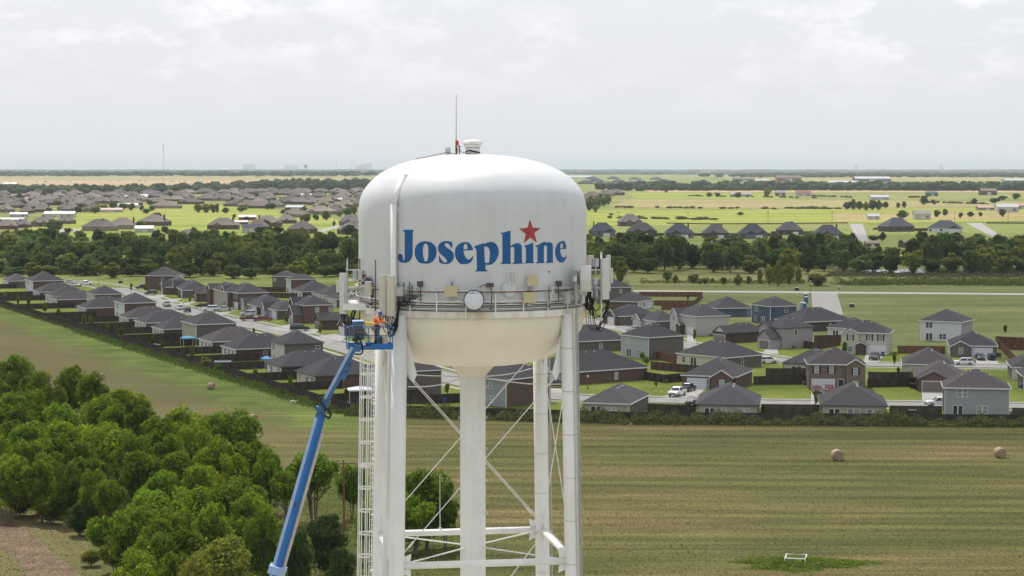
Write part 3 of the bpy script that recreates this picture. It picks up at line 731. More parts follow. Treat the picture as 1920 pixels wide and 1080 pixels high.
glyph('letter', [[(1456, 600, c), (1455, 540), (1435, 485), (1400, 464), (1355, 480), (1310, 515), (1280, 580), (1268, 650), (1280, 730), (1305, 785), (1345, 825), (1390, 828), (1430, 800), (1455, 750), (1462, 700, c), (1455, 700, c), (1445, 725), (1420, 748), (1390, 735), (1370, 700), (1358, 650), (1355, 606, c)],
                 [(1355, 590, c), (1358, 540), (1370, 508), (1385, 503), (1398, 530), (1402, 590, c)]], GB, lab='last blue letter e')
glyph('star', [[(842, 98, c), (892, 240, c), (1027, 250, c), (918, 330, c), (962, 497, c), (850, 410, c), (740, 502, c), (775, 350, c), (660, 258, c), (805, 245, c)]], GB, m=M_red, lab='red five pointed star')

# --- manhole on the shell
P = tp(955, 541, RS); A = math.atan2(P.y, P.x)
def radial_disc(mb, P, A, r, d, n=32, mi=0):
    M = Matrix.Translation(P) @ Matrix.Rotation(A, 4, 'Z') @ Matrix.Rotation(R_(90), 4, 'Y')
    vs = []
    for h in (0, d):
        for j in range(n): vs.append(M @ Vector((r * math.cos(2 * math.pi * j / n), r * math.sin(2 * math.pi * j / n), h)))
    mb.add(vs, [tuple(range(n))[::-1], tuple(range(n, 2 * n))] + [(j, (j + 1) % n, (j + 1) % n + n, j + n) for j in range(n)], mi)
q = MB(); radial_disc(q, P, A, .47, .1); mh = q.build('manhole', M_white, tank)
for j in range(24):
    b = 2 * math.pi * j / 24; et2 = Vector((-math.sin(A), math.cos(A), 0))
    q = MB(); radial_disc(q, P + et2 * .42 * math.cos(b) + Vector((0, 0, .42 * math.sin(b))) + Vector((math.cos(A), math.sin(A), 0)) * .09, A, .028, .03, 6); q.build('bolt', M_galv if j % 5 else M_rust, mh)
q = MB(); er2 = Vector((math.cos(A), math.sin(A), 0)); et2 = Vector((-er2.y, er2.x, 0))
for s in (-.12, .12):
    q.tube([P + er2 * .12 + et2 * s + Vector((0, 0, .1)), P + er2 * .16 + et2 * s + Vector((0, 0, .85))], .025, 6)
q.tube([P + er2 * .16 - et2 * .22 + Vector((0, 0, .85)), P + er2 * .16 + et2 * .25 + Vector((0, 0, .88))], .03, 6); q.tube([P + er2 * .16 + et2 * .25 + Vector((0, 0, .88)), P + er2 * .1 + et2 * .25 + Vector((0, 0, .1))], .025, 6)
q.build('davit', M_white, mh)
q = MB(); radial_disc(q, tp(1029.5, 509.3, RS), math.atan2(tp(1029.5, 509.3, RS).y, tp(1029.5, 509.3, RS).x), .05, .03, 8); q.build('nozzle', M_dark, tank)

# --- roof hardware
q = MB(); v0 = Vector((0, 0, lz(289.5)))
vent = thing('roof_vent', 'white round roof vent on top of the tank', 'vent', (TX, TY, lz(289)))
def lath(name, prof, n, m_, par, c=(0, 0, 0)):
    k = MB(); k.lathe(prof, n, c); return k.build(name, m_, par, True)
lath('neck', [(.40, -.05), (.40, .40), (.0, .40)], 24, M_wpaint, vent)
lath('screen', [(.42, .38), (.47, .40), (.47, .52), (.42, .54)], 24, M_wpaint, vent)
lath('cap', [(.30, .52), (.53, .54), (.54, .66), (.38, .75), (.001, .80)], 24, M_wpaint, vent)
k = MB(); k.tube([(-.35, -.42, .12), (-.2, -.48, .2), (.42, -.38, .08)], .045, 6); k.build('cable_coil', M_black, vent)
def dome_z(x):  # height of the dome at local radius
    r = abs(x)
    for (r0, z0), (r1, z1) in zip(dome, dome[1:]):
        if r0 <= r <= r1: return z0 + (z1 - z0) * (r - r0) / max(1e-6, r1 - r0)
    return dome[-1][1]
mx_ = lp(855.5, 285, 0).x
ant = thing('whip_antenna', 'tall thin mast antenna on the tank roof left of the vent', 'antenna', (TX + mx_, TY, dome_z(mx_)))
k = MB(); k.tube([(0, 0, -.02), (0, 0, .75)], .05, 8); k.tube([(.18, .03, 0), (.18, .03, .5)], .03, 6); k.box((.09, 0, .28), (.34, .1, .04)); k.box((.09, 0, .45), (.34, .1, .04)); k.build('bracket', M_rust, ant)
hh = lz(177) - dome_z(mx_)
k = MB(); k.tube([(0, 0, .6), (0, 0, hh * .5), (0, 0, hh)], [.038, .03, .024], 8); k.build('mast', M_radome2, ant, True)
k = MB(); k.tube([(.03, 0, 0), (-.5, -.1, dome_z(mx_ - .5) - dome_z(mx_) + .15), (-1.4, -.2, dome_z(mx_ - 1.4) - dome_z(mx_) + .04), (-2.2, -.3, dome_z(mx_ - 2.2) - dome_z(mx_) + .03)], .022, 5)
k.tube([(.1, -.1, .2), (.6, -.3, .05), (1.0, -.5, .0)], .02, 5); k.build('cable', M_rust, ant)
bx = lp(858, 268, -.1)
bea = thing('beacon_light', 'small red beacon lamp at the foot of the roof mast', 'beacon', (TX + bx.x, TY - .1, bx.z - .13))
k = MB(); k.lathe([(.001, 0), (.06, 0), (.065, .05), (.065, .2), (.04, .25), (.001, .26)], 12); k.build('lens', mat('beacon_red', (.6, .01, .015), rough=.25), bea, True)
k = MB(); k.lathe([(.001, -.12), (.05, -.12), (.05, 0), (.001, 0)], 10); k.tube([(0, 0, -.45), (0, 0, -.1)], .025, 6); k.build('base', M_galv, bea)
px_ = lp(840, 285, .3)
rpn = thing('roof_panel_antenna', 'tilted grey flat panel on the tank roof left of the mast', 'antenna', (TX + px_.x, TY + .3, dome_z(px_.x)))
k = MB(); k.box((0, 0, .22), (.3, .08, .38), 0, ry=R_(-8)); k.build('panel', M_box, rpn); k = MB(); k.tube([(0, .06, -.05), (0, .06, .2)], .025, 6); k.build('stand', M_rust, rpn)
sw = lp(825, 998, 4.6)
wip = thing('strut_antenna', 'thin white whip antenna standing on the rear horizontal strut', 'antenna', (TX + sw.x, TY + sw.y, ZJ))
k = MB(); k.tube([(0, 0, .15), (0, 0, 1.0), (0, 0, zat(890, TY + 4.6) - ZJ)], [.035, .03, .02], 6); k.build('whip', M_radome2, wip)
k = MB(); k.box((0, 0, .18), (.16, .44, .06)); k.box((0, 0, -.2), (.16, .44, .05)); k.tube([(.05, -.2, -.2), (.05, -.2, .2)], .015, 5); k.build('clamp', M_galv, wip)
# ================================================================== GEAR ON THE TOWER
def wp(v): return Vector((TX + v.x, TY + v.y, v.z))
def rounded_prism(mb, w, d, h, n=6, mi=0, c=(0, 0, 0), rz=0.0):
    """vertical bar with a rounded front (facing -y)"""
    pts = [(-w / 2, d / 2), (w / 2, d / 2), (w / 2, -d * .1)]
    for i in range(1, n): a = math.pi * i / n; pts.append((w / 2 * math.cos(a), -d * .1 - d * .4 * math.sin(a)))
    pts.append((-w / 2, -d * .1))
    M = Matrix.Translation(c) @ Matrix.Rotation(rz, 4, 'Z'); N = len(pts)
    vs = [M @ Vector((x, y, z)) for z in (0, h) for x, y in pts]
    mb.add(vs, [tuple(range(N)), tuple(range(2 * N - 1, N - 1, -1))] + [(i, i + N, (i + 1) % N + N, (i + 1) % N) for i in range(N)], mi)
def panel(x, y0, y1, w, ly, rz, label, m_, mast=None, group=None, feet=True):
    """panel antenna: photo x of its middle, top and bottom rows, width in pixels, local depth"""
    B = lp(x, y1, ly); h = lp(x, y0, ly).z - B.z; s = F / (TY + ly)
    t = thing('panel_antenna', label, 'antenna', wp(B), rz, group)
    q = MB(); rounded_prism(q, w / s, .2, h); q.build('radome', m_, t, fix=True)
    q = MB()
    for k in (-.3, 0, .3): q.tube([(k * w / s, 0, .01), (k * w / s, 0, -.1)], .028, 6)
    q.build('connectors', M_dark, t)
    q = MB(); q.box((0, .17, h * .2), (.1, .2, .08)); q.box((0, .17, h * .8), (.1, .2, .08)); q.build('bracket', M_galv, t)
    return t
panel(644, 512, 588, 16, -2.6, R_(-25), 'pale panel antenna farthest left, hung on a steel pipe', M_radome)
panel(634, 527, 548, 7, -1.0, R_(-60), 'short cream panel antenna peeking out behind the leftmost panel', M_radome2)
panel(718, 515.5, 591, 14.5, -5.75, R_(-18), 'left one of the paired tall panels above the lift basket', M_radome2)
panel(732.5, 516.5, 593, 14.5, -6.05, R_(-14), 'right one of the paired tall panels above the lift basket', M_radome2)
panel(1135, 485, 561, 16.5, -2.4, R_(32), 'tall broad panel antenna on the right side beside the drum dish', M_radome)
panel(1141, 478.5, 546, 14, .4, R_(70), 'tall cream panel antenna behind the broad right panel', M_radome2)
panel(1146, 503, 531, 6, -1.4, R_(80), 'short white panel antenna at the far right edge', M_radome)
panel(1107, 479, 500, 13, 2.2, R_(20), 'cream panel antenna half hidden behind the right edge of the tank', M_radome2)
def pipe(x, y0, y1, ly, r, label, m_, x2=None):
    a = lp(x, y1, ly); b = lp(x2 or x, y0, ly)
    o = thing('mounting_pipe', label, 'pipe', wp(a)); q = MB(); q.tube([(0, 0, 0), b - a], r, 8); q.build('tube', m_, o, True)
    q = MB(); q.lathe([(.001, 0), (r * 1.25, 0), (r * 1.25, .05), (.001, .05)], 8, tuple(b - a)); q.build('cap', m_, o); return o
pipe(651.3, 486, 605, -2.3, .042, 'steel pipe behind the leftmost panel antenna', M_galv)
pipe(674.5, 487, 600, -2.0, .04, 'brown pipe carrying the grey radio boxes on the left', M_rust)
pipe(704, 489, 583, -5.0, .036, 'lone brown pipe between the blue worker and the paired panels', M_rust)
pipe(1127.5, 474, 601, -2.2, .045, 'white pipe beside the broad right panel', M_wpaint)
pipe(1117, 486, 570, -.6, .04, 'steel pipe behind the drum dish', M_galv)
pipe(1080, 509, 572, -3.9, .09, 'thick grey post at the right end of the railing', M_galv)
for k, (x, y0, y1) in enumerate(((741, 520, 568), (747, 530, 570), (757, 530, 568), (768, 529, 568), (772.5, 535, 560), (847.5, 528, 548))):
    P0 = tp(x, y1, RB + .05); P1 = tp(x, y0, RB + .05)
    o = thing('rail_stub', ['thin dark post right beside the paired panels', 'short dark post between the grey radios', 'middle dark post by the left radios', 'taller dark post left of the first floodlight', 'short dark post just left of the first floodlight', 'short dark post above the left tan panel'][k], 'post', wp(P0))
    q = MB(); q.tube([(0, 0, 0), (P1 - P0)], .03, 6); q.box((0, 0, .1), (.12, .1, .06)); q.build('tube', M_dark, o)
def boxgear(name, label, cat, x, y0, y1, w, ly, rz, m_, d=.25, lid=True):
    B = lp(x, y1, ly); h = lp(x, y0, ly).z - B.z; s = F / (TY + ly)
    t = thing(name, label, cat, wp(B), rz)
    q = MB(); q.box((0, 0, h / 2), (w / s, d, h)); q.build('case', m_, t)
    if lid: q = MB(); q.box((0, -d / 2 - .012, h / 2), (w / s * .8, .02, h * .86)); q.build('cover', m_, t)
    q = MB(); q.box((0, d / 2 + .05, h * .75), (.08, .12, .06)); q.box((0, d / 2 + .05, h * .25), (.08, .12, .06)); q.build('bracket', M_galv, t)
    return t
boxgear('radio_unit', 'left one of two grey radio boxes on the left pipes', 'radio', 667, 506, 524, 9, -1.8, R_(-20), M_box)
boxgear('radio_unit', 'right one of two grey radio boxes on the left pipes', 'radio', 677, 507, 525, 9, -2.3, R_(-20), M_box)
boxgear('radio_unit', 'white radio box on the railing right of the paired panels', 'radio', 749.5, 538, 555, 14, -5.4, R_(-25), M_radome)
boxgear('radio_unit', 'smaller grey radio behind the white radio box', 'radio', 763, 537, 550, 7, -5.3, R_(-20), M_box)
boxgear('cabinet', 'cream equipment cabinet in front of the blue worker', 'cabinet', 691, 527.5, 553, 12.5, -4.1, R_(-10), M_radome2)
boxgear('junction_box', 'grey green box standing at the right end of the walkway', 'box', 1063, 549, 570, 11, -4.6, R_(25), mat('green_grey_box', (.34, .37, .33)))
boxgear('junction_box', 'small pale grey box below the drum dish', 'box', 1091.5, 552, 568, 7.5, -3.4, R_(30), M_box)
boxgear('radio_unit', 'white radio unit between the drum dish and the right panels', 'radio', 1116, 485, 500, 11, -.2, R_(30), M_box)
boxgear('radio_unit', 'small white unit on the thick grey post', 'radio', 1077.5, 518, 528, 5.5, -4.2, R_(20), M_radome)
boxgear('radio_unit', 'narrow radio low in the right antenna cluster', 'radio', 1114.5, 521, 533, 8, -1.1, R_(35), M_radome)
boxgear('radio_unit', 'lower radio below the narrow radio in the right cluster', 'radio', 1116, 536, 560, 5, -1.3, R_(35), M_box)
# tan directional panels on the railing
for x, y, w, h, lab in ((845.5, 546, 24, 20, 'tan square panel on the railing left of the front dish'), (998, 526, 21.5, 20, 'upper tan square panel right of the manhole'), (992.5, 558, 24.5, 19.5, 'lower tan square panel right of the manhole')):
    P = tp(x, y, RB + .16); A = math.atan2(P.y, P.x) + R_(90)
    t = thing('flat_panel_antenna', lab, 'antenna', wp(P), A * .6); s = F / (TY + P.y)
    q = MB(); q.box((0, -.04, 0), (w / s, .08, h / s)); q.build('panel', M_tan, t)
    q = MB(); q.box((0, .02, 0), (w / s * 1.03, .04, h / s * 1.03)); q.build('back_tray', M_radome2, t)
    q = MB(); q.tube([(0, .1, -h / s * .9), (0, .1, h / s * .2)], .035, 6); q.box((0, .1, -h / s * .75), (.2, .12, .08)); q.build('mount', M_galv, t)
# dish facing the camera
P = tp(888.5, 563, RB + .3)
dish = thing('dish_antenna', 'round white dish with black rim facing the camera on the railing', 'antenna', wp(P))
q = MB(); n = 48; r = 18.6 * (TY + P.y) / F
q.lathe([(r, 0), (r * .97, .05), (.001, .055)], n); me = q.mesh('radome', mat('dish_white', (.66, .68, .74), rough=.5, vary=.03, vscale=2), True)
o = link('radome', me, dish); o.rotation_euler = (R_(90), 0, 0)
q = MB(); q.lathe([(r, -.16), (r + .02, -.15), (r + .02, .045), (r - .015, .055)], n); o = link('rim', q.mesh('rim', M_black, True), dish); o.rotation_euler = (R_(90), 0, 0)
q = MB(); q.lathe([(.1, -.4), (.12, -.3), (r * .9, -.14)], 24); o = link('back_shell', q.mesh('back_shell', M_box, True), dish); o.rotation_euler = (R_(90), 0, 0)
q = MB()
for k in range(4): q.box((-.06 + k * .04, -.064, r * .84), (.026, .004, .04))
q.build('logo', mat('logo_blue', (.10, .14, .42)), dish)
q = MB()
for k in range(6): q.box((-.2 + k * .035, -.064, r * .73), (.024, .004, .035))
o = q.build('logo', mat('logo_olive', (.25, .24, .06)), dish)
q = MB()
for k in range(8): q.box((.02 + k * .03, -.064, r * .725), (.02, .004, .026))
q.build('logo', mat('logo_pale_blue', (.32, .36, .60)), dish)
q = MB(); q.tube([(0, .1, -.2), (0, .35, -.2), (0, .35, .5)], .04, 6); q.build('mount', M_galv, dish)
# drum dish seen from the side
P = lp(1099.5, 522, -3.6); s = F / (TY - 3.6)
dr = thing('drum_antenna', 'deep white drum dish seen edge on at the right of the tank', 'antenna', wp(P), R_(86))
q = MB(); r = 25 / s; q.lathe([(r * .97, -.30), (r, -.27), (r, .24), (r * .98, .26)], 40)
o = link('shroud', q.mesh('shroud', M_radome, True), dr); o.rotation_euler = (R_(90), 0, 0)
q = MB(); q.lathe([(.001, .20), (r * .99, .20)], 40); o = link('face', q.mesh('face', M_radome2), dr); o.rotation_euler = (R_(90), 0, 0)
q = MB(); q.lathe([(r * .96, -.27), (r * .5, -.42), (.1, -.5), (.001, -.5)], 40); o = link('back_shell', q.mesh('back_shell', M_galv, True), dr); o.rotation_euler = (R_(90), 0, 0)
q = MB(); q.tube([(0, .5, 0), (.1, .7, -.2), (.1, .7, -.9)], .05, 6); q.build('mount', M_galv, dr)
# second, flat dish lying behind the railing on the right
P = tp(1058, 547, RB - .02)
d2 = thing('dish_antenna', 'grey dish lying low behind the railing near the right end', 'antenna', wp(P), R_(25))
q = MB(); q.lathe([(.001, -.1), (.2, -.06), (.3, .05)], 24); o = link('bowl', q.mesh('bowl', M_box, True), d2); o.rotation_euler = (R_(60), 0, 0)
q = MB(); q.tube([(-.9, -.1, -.05), (.5, -.1, .12)], .03, 6); q.build('arm', M_dark, d2)
# floodlights
for x, y, w, h, lab, arm in ((787.5, 533, 10, 11.5, 'dark floodlight at the left end of the front railing', 0), (918.5, 534.5, 14, 8, 'dark floodlight on a rusty arm right of the front dish', 1), (1048, 532, 11, 11, 'dark floodlight at the right end of the front railing', 0)):
    P = tp(x, y, RB + .12); t = thing('floodlight', lab, 'floodlight', wp(P), math.atan2(P.y, P.x) + R_(90)); s = F / (TY + P.y)
    W, H = w / s, h / s
    q = MB(); q.prism([(-W / 2, H / 2), (-W / 2 * .85, -H * .3), (0, -H / 2), (W / 2, -H * .35), (W / 2 * .9, H / 2)] if not arm else [(-W / 2 * .9, H / 2), (-W / 2, -H / 2), (W / 2, -H / 2), (W / 2 * .95, H / 2)], .2)
    q.build('housing', M_dark, t, fix=True)
    q = MB(); q.box((0, .115, 0), (W * .8, .02, H * .6)); q.build('lens', mat('lamp_glass', (.25, .26, .28), rough=.2), t)
    q = MB()
    if arm: q.tube(smoothline([(-.55, -.05, -.12), (-.3, -.1, .02), (-.02, -.12, -.12), (.08, -.1, -.35), (.06, -.06, -1.2)], 4), .032, 6); q.box((.06, -.05, -1.22), (.16, .1, .05))
    else: q.tube([(0, .05, -H / 2), (.02, .05, -.9)], .028, 6); q.tube([(0, .05, -.5), (-.25, .05, -.2)], .015, 5)
    q.build('arm', M_rust if arm else M_dark, t)
P0 = tp(1029.5, 576, RB + .05); t = thing('rusty_post', 'rusty post clamped to the walkway near the right floodlight', 'post', wp(P0))
q = MB(); q.tube([(0, 0, 0), (0, 0, 1.15)], .028, 6); q.box((0, 0, .02), (.16, .1, .05)); q.build('tube', M_rust, t)
q = MB(); q.tube([(.0, .02, .1), (.25, .02, 1.1)], .02, 5); q.build('brace', M_wpaint, t)
# ladder landing with rails at the left
P = lp(672, 566, -1.6); t = thing('landing_platform', 'bright steel landing with guard rails at the left of the tank', 'platform', wp(P))
q = MB(); q.box((-.1, .2, -.03), (1.25, 3.0, .06)); q.build('deck', mat('bright_deck', (.72, .68, .64), rough=.4, vary=.1, vscale=3), t)
q = MB(); q.box((-.1, -1.33, -.2), (1.25, .06, .3)); q.box((-.75, .2, -.2), (.06, 3.0, .3)); q.build('skirt', M_legw, t)
for z, r in ((1.1, .03), (.72, .03), (.38, .025)):
    q = MB(); q.tube([(.5, 1.7, z), (-.72, 1.7, z), (-.72, -1.25, z)], r, 6); q.tube([(-.72, -.2, z), (.2, .3, z + .12)], r, 6); q.build('rail', M_wpaint, t)
for x, y in ((-.72, 1.7), (-.72, .2), (-.72, -1.25), (.45, 1.7)):
    q = MB(); q.box((x, y, .55), (.06, .06, 1.15)); q.build('post', M_wpaint, t)
q = MB(); q.tube([(-.7, 1.5, .1), (-.2, .6, .9)], .02, 5); q.tube([(-.7, .3, .9), (-.3, 1.4, .15)], .02, 5); q.build('brace', M_wpaint, t)
# antenna frames that carry the clusters
for (pts, lab) in (([(651, 506, -2.3), (674, 506, -2.0), (674, 506, -.3)], 'left antenna frame reaching out from the landing'), ([(1127, 506, -2.2), (1108, 506, -1.2), (1100, 508, -.2)], 'right antenna frame reaching out past the tank')):
    P = [lp(*p) for p in pts]; o = thing('antenna_frame', lab, 'frame', wp(P[0]))
    for dz in (0, -1.05, -1.5):
        q = MB(); q.tube([p - P[0] + Vector((0, 0, dz)) for p in P], .04, 6); q.build('pipe', M_wpaint if dz > -.5 else M_galv, o)
    for i, p in enumerate(P[:2]):
        for dz in (0, -1.05, -1.5): q = MB(); q.box(p - P[0] + Vector((0, -.02, dz)), (.14, .16, .12)); q.build('clamp', M_galv, o)
rr = random.Random(11)
def loop_cable(name_lab, pts, r=.022, m_=M_black):
    P = [lp(*p) for p in pts]; o = thing('cable', name_lab, 'cable', wp(P[0]), group='black cables slung under the antennas')
    q = MB(); q.tube(smoothline([p - P[0] for p in P], 7), r, 5); q.build('sheath', m_, o, True)
CLS = ['black cable under the leftmost panel antenna', 'black cable under the paired panels above the basket', 'black cable looping from the radios on the left railing', 'long black cable loop hanging in the right cluster', 'thick black cable coil under the drum dish']
for k in range(9):      # left of the basket
    j = lambda a: rr.uniform(-a, a)
    loop_cable(CLS[0], [(640 + k * 1.3, 590, -2.6), (641 + k * 1.8 + j(2), 603 + j(6), -2.5), (656 + j(5), 610 + j(9), -2.3), (663 + j(4), 590 + j(8), -2.1), (668 + j(4), 572, -1.9)], .022)
for k in range(13):     # under the paired panels
    j = lambda a: rr.uniform(-a, a)
    x0 = 713 + k * 2.0
    loop_cable(CLS[1], [(x0, 592, -5.9), (x0 + 2 + j(2), 604 + j(4), -5.95), (728 + k * .7 + j(5), 622 + j(10), -5.9), (741 + j(4), 612 + j(10), -5.8), (746 + j(2), 590 + j(6), -5.7), (748 + j(5), 566, -5.5)], .022)
for k in range(7):      # radios on the railing
    j = lambda a: rr.uniform(-a, a)
    loop_cable(CLS[2], [(745 + k * 3, 556, -5.4), (748 + k * 3, 566 + j(4), -5.5), (754 + k * 3 + j(4), 570 + j(6), -5.6), (762 + k * 3 + j(4), 560 + j(6), -5.6), (772 + k * 4, 553 + j(3), -5.7)], .018)
for k in range(12):     # right cluster
    j = lambda a: rr.uniform(-a, a)
    d = rr.choice([583, 596, 612, 622, 618])
    loop_cable(CLS[3], [(1104 + j(4), 540, -1.8), (1102 + k * .6 + j(3), 560 + j(5), -1.9), (1101 + k * 1.5 + j(3), d - 12, -2.0), (1114 + k * 1.2 + j(5), d, -2.1), (1132 + j(5), d - 20, -2.2), (1139 + j(3), 580 + j(5), -2.3), (1138 + j(5), 562, -2.3)], .02)
for k in range(6):
    j = lambda a: rr.uniform(-a, a)
    loop_cable(CLS[4], [(1106 + j(4), 548, -1.7), (1100 + j(2), 560 + j(3), -1.8), (1101 + j(3), 578 + j(5), -1.8), (1109 + j(3), 581 + j(4), -1.8), (1113 + j(3), 560, -1.6)], .03)
q = None

# ================================================================== PEOPLE
def skin_mesh(name, verts, edges, radii, m_, parent, root=0, sub=1):
    me = bpy.data.meshes.new(name); me.from_pydata(verts, edges, []); me.materials.append(m_)
    o = link(name, me, parent)
    bm = bmesh.new(); bm.from_mesh(me); ly = bm.verts.layers.skin.verify()
    for i, v in enumerate(bm.verts):
        r = radii[i]; v[ly].radius = r if isinstance(r, tuple) else (r, r); v[ly].use_root = (i == root)
    bm.to_mesh(me); bm.free()
    sk = o.modifiers.new('skin', 'SKIN'); sk.use_smooth_shade = True
    if sub: sb = o.modifiers.new('sub', 'SUBSURF'); sb.levels = sub; sb.render_levels = sub
    return o
def person(label, loc, rz, J, jacket, trousers, skin, hat, vest=None, harness=True, s=1.0):
    """J: joints in a local frame, facing -y; metres"""
    t = thing('person', label, 'person', loc, rz)
    V = []; E = []; Rr = []
    def chain(pts, rad, start=None):
        prev = start
        for p, r in zip(pts, rad):
            V.append(tuple(p)); Rr.append(r); i = len(V) - 1
            if prev is not None: E.append((prev, i))
            prev = i
        return prev
    pel = chain([J['pelvis']], [(.12, .10)])
    ch = chain([J['waist'], J['chest'], J['neck'], J['head0'], J['head1']], [(.12, .095), (.15, .11), .052, .085, .075], pel)
    chest = pel + 2
    for sd_ in ('l', 'r'):
        w = chain([J['sh' + sd_], J['el' + sd_], J['wr' + sd_], J['hand' + sd_]], [.062, .046, .032, .034], chest)
        h = Vector(J['hand' + sd_]); d = (h - Vector(J['wr' + sd_])).normalized(); sdv = d.cross(Vector((0, 0, 1))).normalized(); dn = Vector((0, 0, -1))
        for k, (off, ln) in enumerate(((-.03, .065), (-.01, .08), (.012, .075), (.03, .06))):
            a = h + sdv * off; chain([a + d * .03, a + d * (.03 + ln * .55) + dn * .01, a + d * (.03 + ln * .8) + dn * .035], [.009, .0085, .008], w)
        a = h - sdv * .035; chain([a - d * .02, a + d * .03 + dn * .02], [.010, .009], w)
        k = chain([J['hip' + sd_], J['kn' + sd_], J['an' + sd_], J['toe' + sd_]], [.088, .062, .042, .04], pel)
    skin_mesh('body', V, E, Rr, skin, t)
    def sub(names, rad, m_, nm, edges=None):
        vs = [J[n] for n in names]
        skin_mesh(nm, vs, edges or [(i, i + 1) for i in range(len(vs) - 1)], rad, m_, t)
    sub(['pelvis', 'waist', 'chest', 'neckb', 'shl', 'ell', 'wrl', 'shr', 'elr', 'wrr'], [(.14, .115), (.15, .12), (.185, .14), .08, .082, .064, .05, .082, .064, .05], jacket, 'jacket', [(0, 1), (1, 2), (2, 3), (2, 4), (4, 5), (5, 6), (2, 7), (7, 8), (8, 9)])
    sub(['pelvis', 'hipl', 'knl', 'anl', 'hipr', 'knr', 'anr'], [(.15, .12), .108, .08, .066, .108, .08, .066], trousers, 'trousers', [(0, 1), (1, 2), (2, 3), (0, 4), (4, 5), (5, 6)])
    for sd_ in ('l', 'r'):
        q = MB(); a, b = Vector(J['an' + sd_]), Vector(J['toe' + sd_]); q.bar(a - (b - a) * .35 - Vector((0, 0, .03)), b + (b - a) * .2, .1, .1); q.tube([a, a + Vector((0, 0, .12))], .06, 8); q.build('boot', mat('boot_leather', (.06, .045, .035)), t)
    h0, h1 = Vector(J['head0']), Vector(J['head1']); up = (h1 - h0).normalized()
    f = Vector((0, -1, 0)); f = (f - up * f.dot(up)).normalized(); sdv = up.cross(f)
    q = MB(); c0 = h0 + up * .02
    q.tube([c0 + f * .075, c0 + f * .1 - up * .025], [.012, .018], 6)                  # nose
    for k in (-1, 1): q.tube([c0 + sdv * k * .082 + up * .02, c0 + sdv * k * .09 - up * .03], .018, 6)   # ears
    q.build('face', skin, t)
    q = MB()
    for k in (-1, 1): q.tube([c0 + f * .079 + sdv * k * .032 + up * .02, c0 + f * .088 + sdv * k * .032 + up * .02], .011, 6)
    q.tube([c0 + f * .078 - sdv * .022 - up * .055, c0 + f * .078 + sdv * .022 - up * .055], .008, 5); q.build('eyes_and_mouth', M_dark, t)
    q = MB(); q.lathe([(.132, 0), (.128, .012), (.116, .03), (.108, .08), (.075, .13), (.001, .145)], 20)
    M_ = Matrix.Translation(h0 + up * .055) @ up.to_track_quat('Z', 'Y').to_matrix().to_4x4()
    q.v = [tuple(M_ @ Vector(p)) for p in q.v]
    b0 = h0 + up * .06 + f * .12; q.box(b0 + f * .03, (.16, .09, .012)); q.build('hard_hat', hat, t, True)
    if harness:
        q = MB(); c_ = Vector(J['chest']); p_ = Vector(J['waist'])
        for k in (-1, 1): q.tube(smoothline([p_ + Vector((k * .13, -.11, 0)), c_ + Vector((k * .11, -.155, .02)), c_ + Vector((k * .09, 0, .2)), c_ + Vector((k * .06, .165, .02)), p_ + Vector((k * .1, .13, -.02))], 4), .018, 5)
        q.tube([(p_.x + .165 * math.cos(i * .5236), p_.y + .14 * math.sin(i * .5236), p_.z - .06) for i in range(13)], .025, 5)
        q.build('harness', mat('harness_webbing', (.06, .05, .055)), t)
        if vest:
            q = MB()
            for k in (-1, 1): q.tube(smoothline([p_ + Vector((k * .11, -.125, .02)), c_ + Vector((k * .15, -.15, .05)), c_ + Vector((k * .14, 0, .215)), c_ + Vector((k * .13, .16, .05))], 4), .024, 5)
            q.tube([(p_.x + .172 * math.cos(i * .5236), p_.y + .147 * math.sin(i * .5236), p_.z + .06) for i in range(13)], .024, 5)
            q.build('reflective_band', vest, t)
    for k in (-1, 1):
        q = MB(); p_ = Vector(J['pelvis']); q.box(p_ + Vector((k * .2, .04, -.04)), (.1, .18, .24)); q.build('tool_pouch', mat('tool_leather', (.26, .2, .14), vary=.2, vscale=10), t)
    return t
JB = dict(pelvis=(0, 0, .95), waist=(0, -.02, 1.1), chest=(0, -.08, 1.34), neckb=(0, -.12, 1.47), neck=(0, -.14, 1.52), head0=(0, -.19, 1.60), head1=(0, -.23, 1.70),
          shl=(-.19, -.10, 1.42), ell=(-.26, -.3, 1.24), wrl=(-.2, -.52, 1.28), handl=(-.18, -.6, 1.29), shr=(.19, -.10, 1.42), elr=(.27, -.28, 1.22), wrr=(.16, -.48, 1.22), handr=(.12, -.56, 1.22),
          hipl=(-.10, 0, .92), knl=(-.11, -.05, .5), anl=(-.12, .02, .09), toel=(-.13, -.14, .04), hipr=(.10, 0, .92), knr=(.11, -.03, .5), anr=(.12, .04, .09), toer=(.13, -.12, .04))
M_skin = mat('skin', (.42, .25, .18), rough=.6)
BASK_Y = -7.2
fl = lp(704, 648.5, BASK_Y)
person('worker in orange jacket and blue hard hat standing in the lift basket', wp(fl) + Vector((.05, .05, .0)), R_(62), JB, mat('orange_jacket', (.90, .13, .01), rough=.7, vary=.15, vscale=8), mat('denim', (.05, .06, .10), rough=.8, vary=.25, vscale=9), M_skin, mat('blue_hat', (.02, .08, .32), rough=.3), mat('reflective_grey', (.7, .72, .72), rough=.4))
JC = dict(JB); JC.update(waist=(0, -.06, 1.08), chest=(0, -.2, 1.28), neckb=(0, -.28, 1.39), neck=(0, -.31, 1.42), head0=(0, -.38, 1.47), head1=(0, -.43, 1.56), shl=(-.19, -.22, 1.36), ell=(-.24, -.42, 1.15), wrl=(-.16, -.6, 1.16), handl=(-.13, -.68, 1.15), shr=(.19, -.22, 1.36), elr=(.24, -.4, 1.14), wrr=(.14, -.58, 1.14), handr=(.1, -.66, 1.13))
pb = lp(698, 571, -3.3)
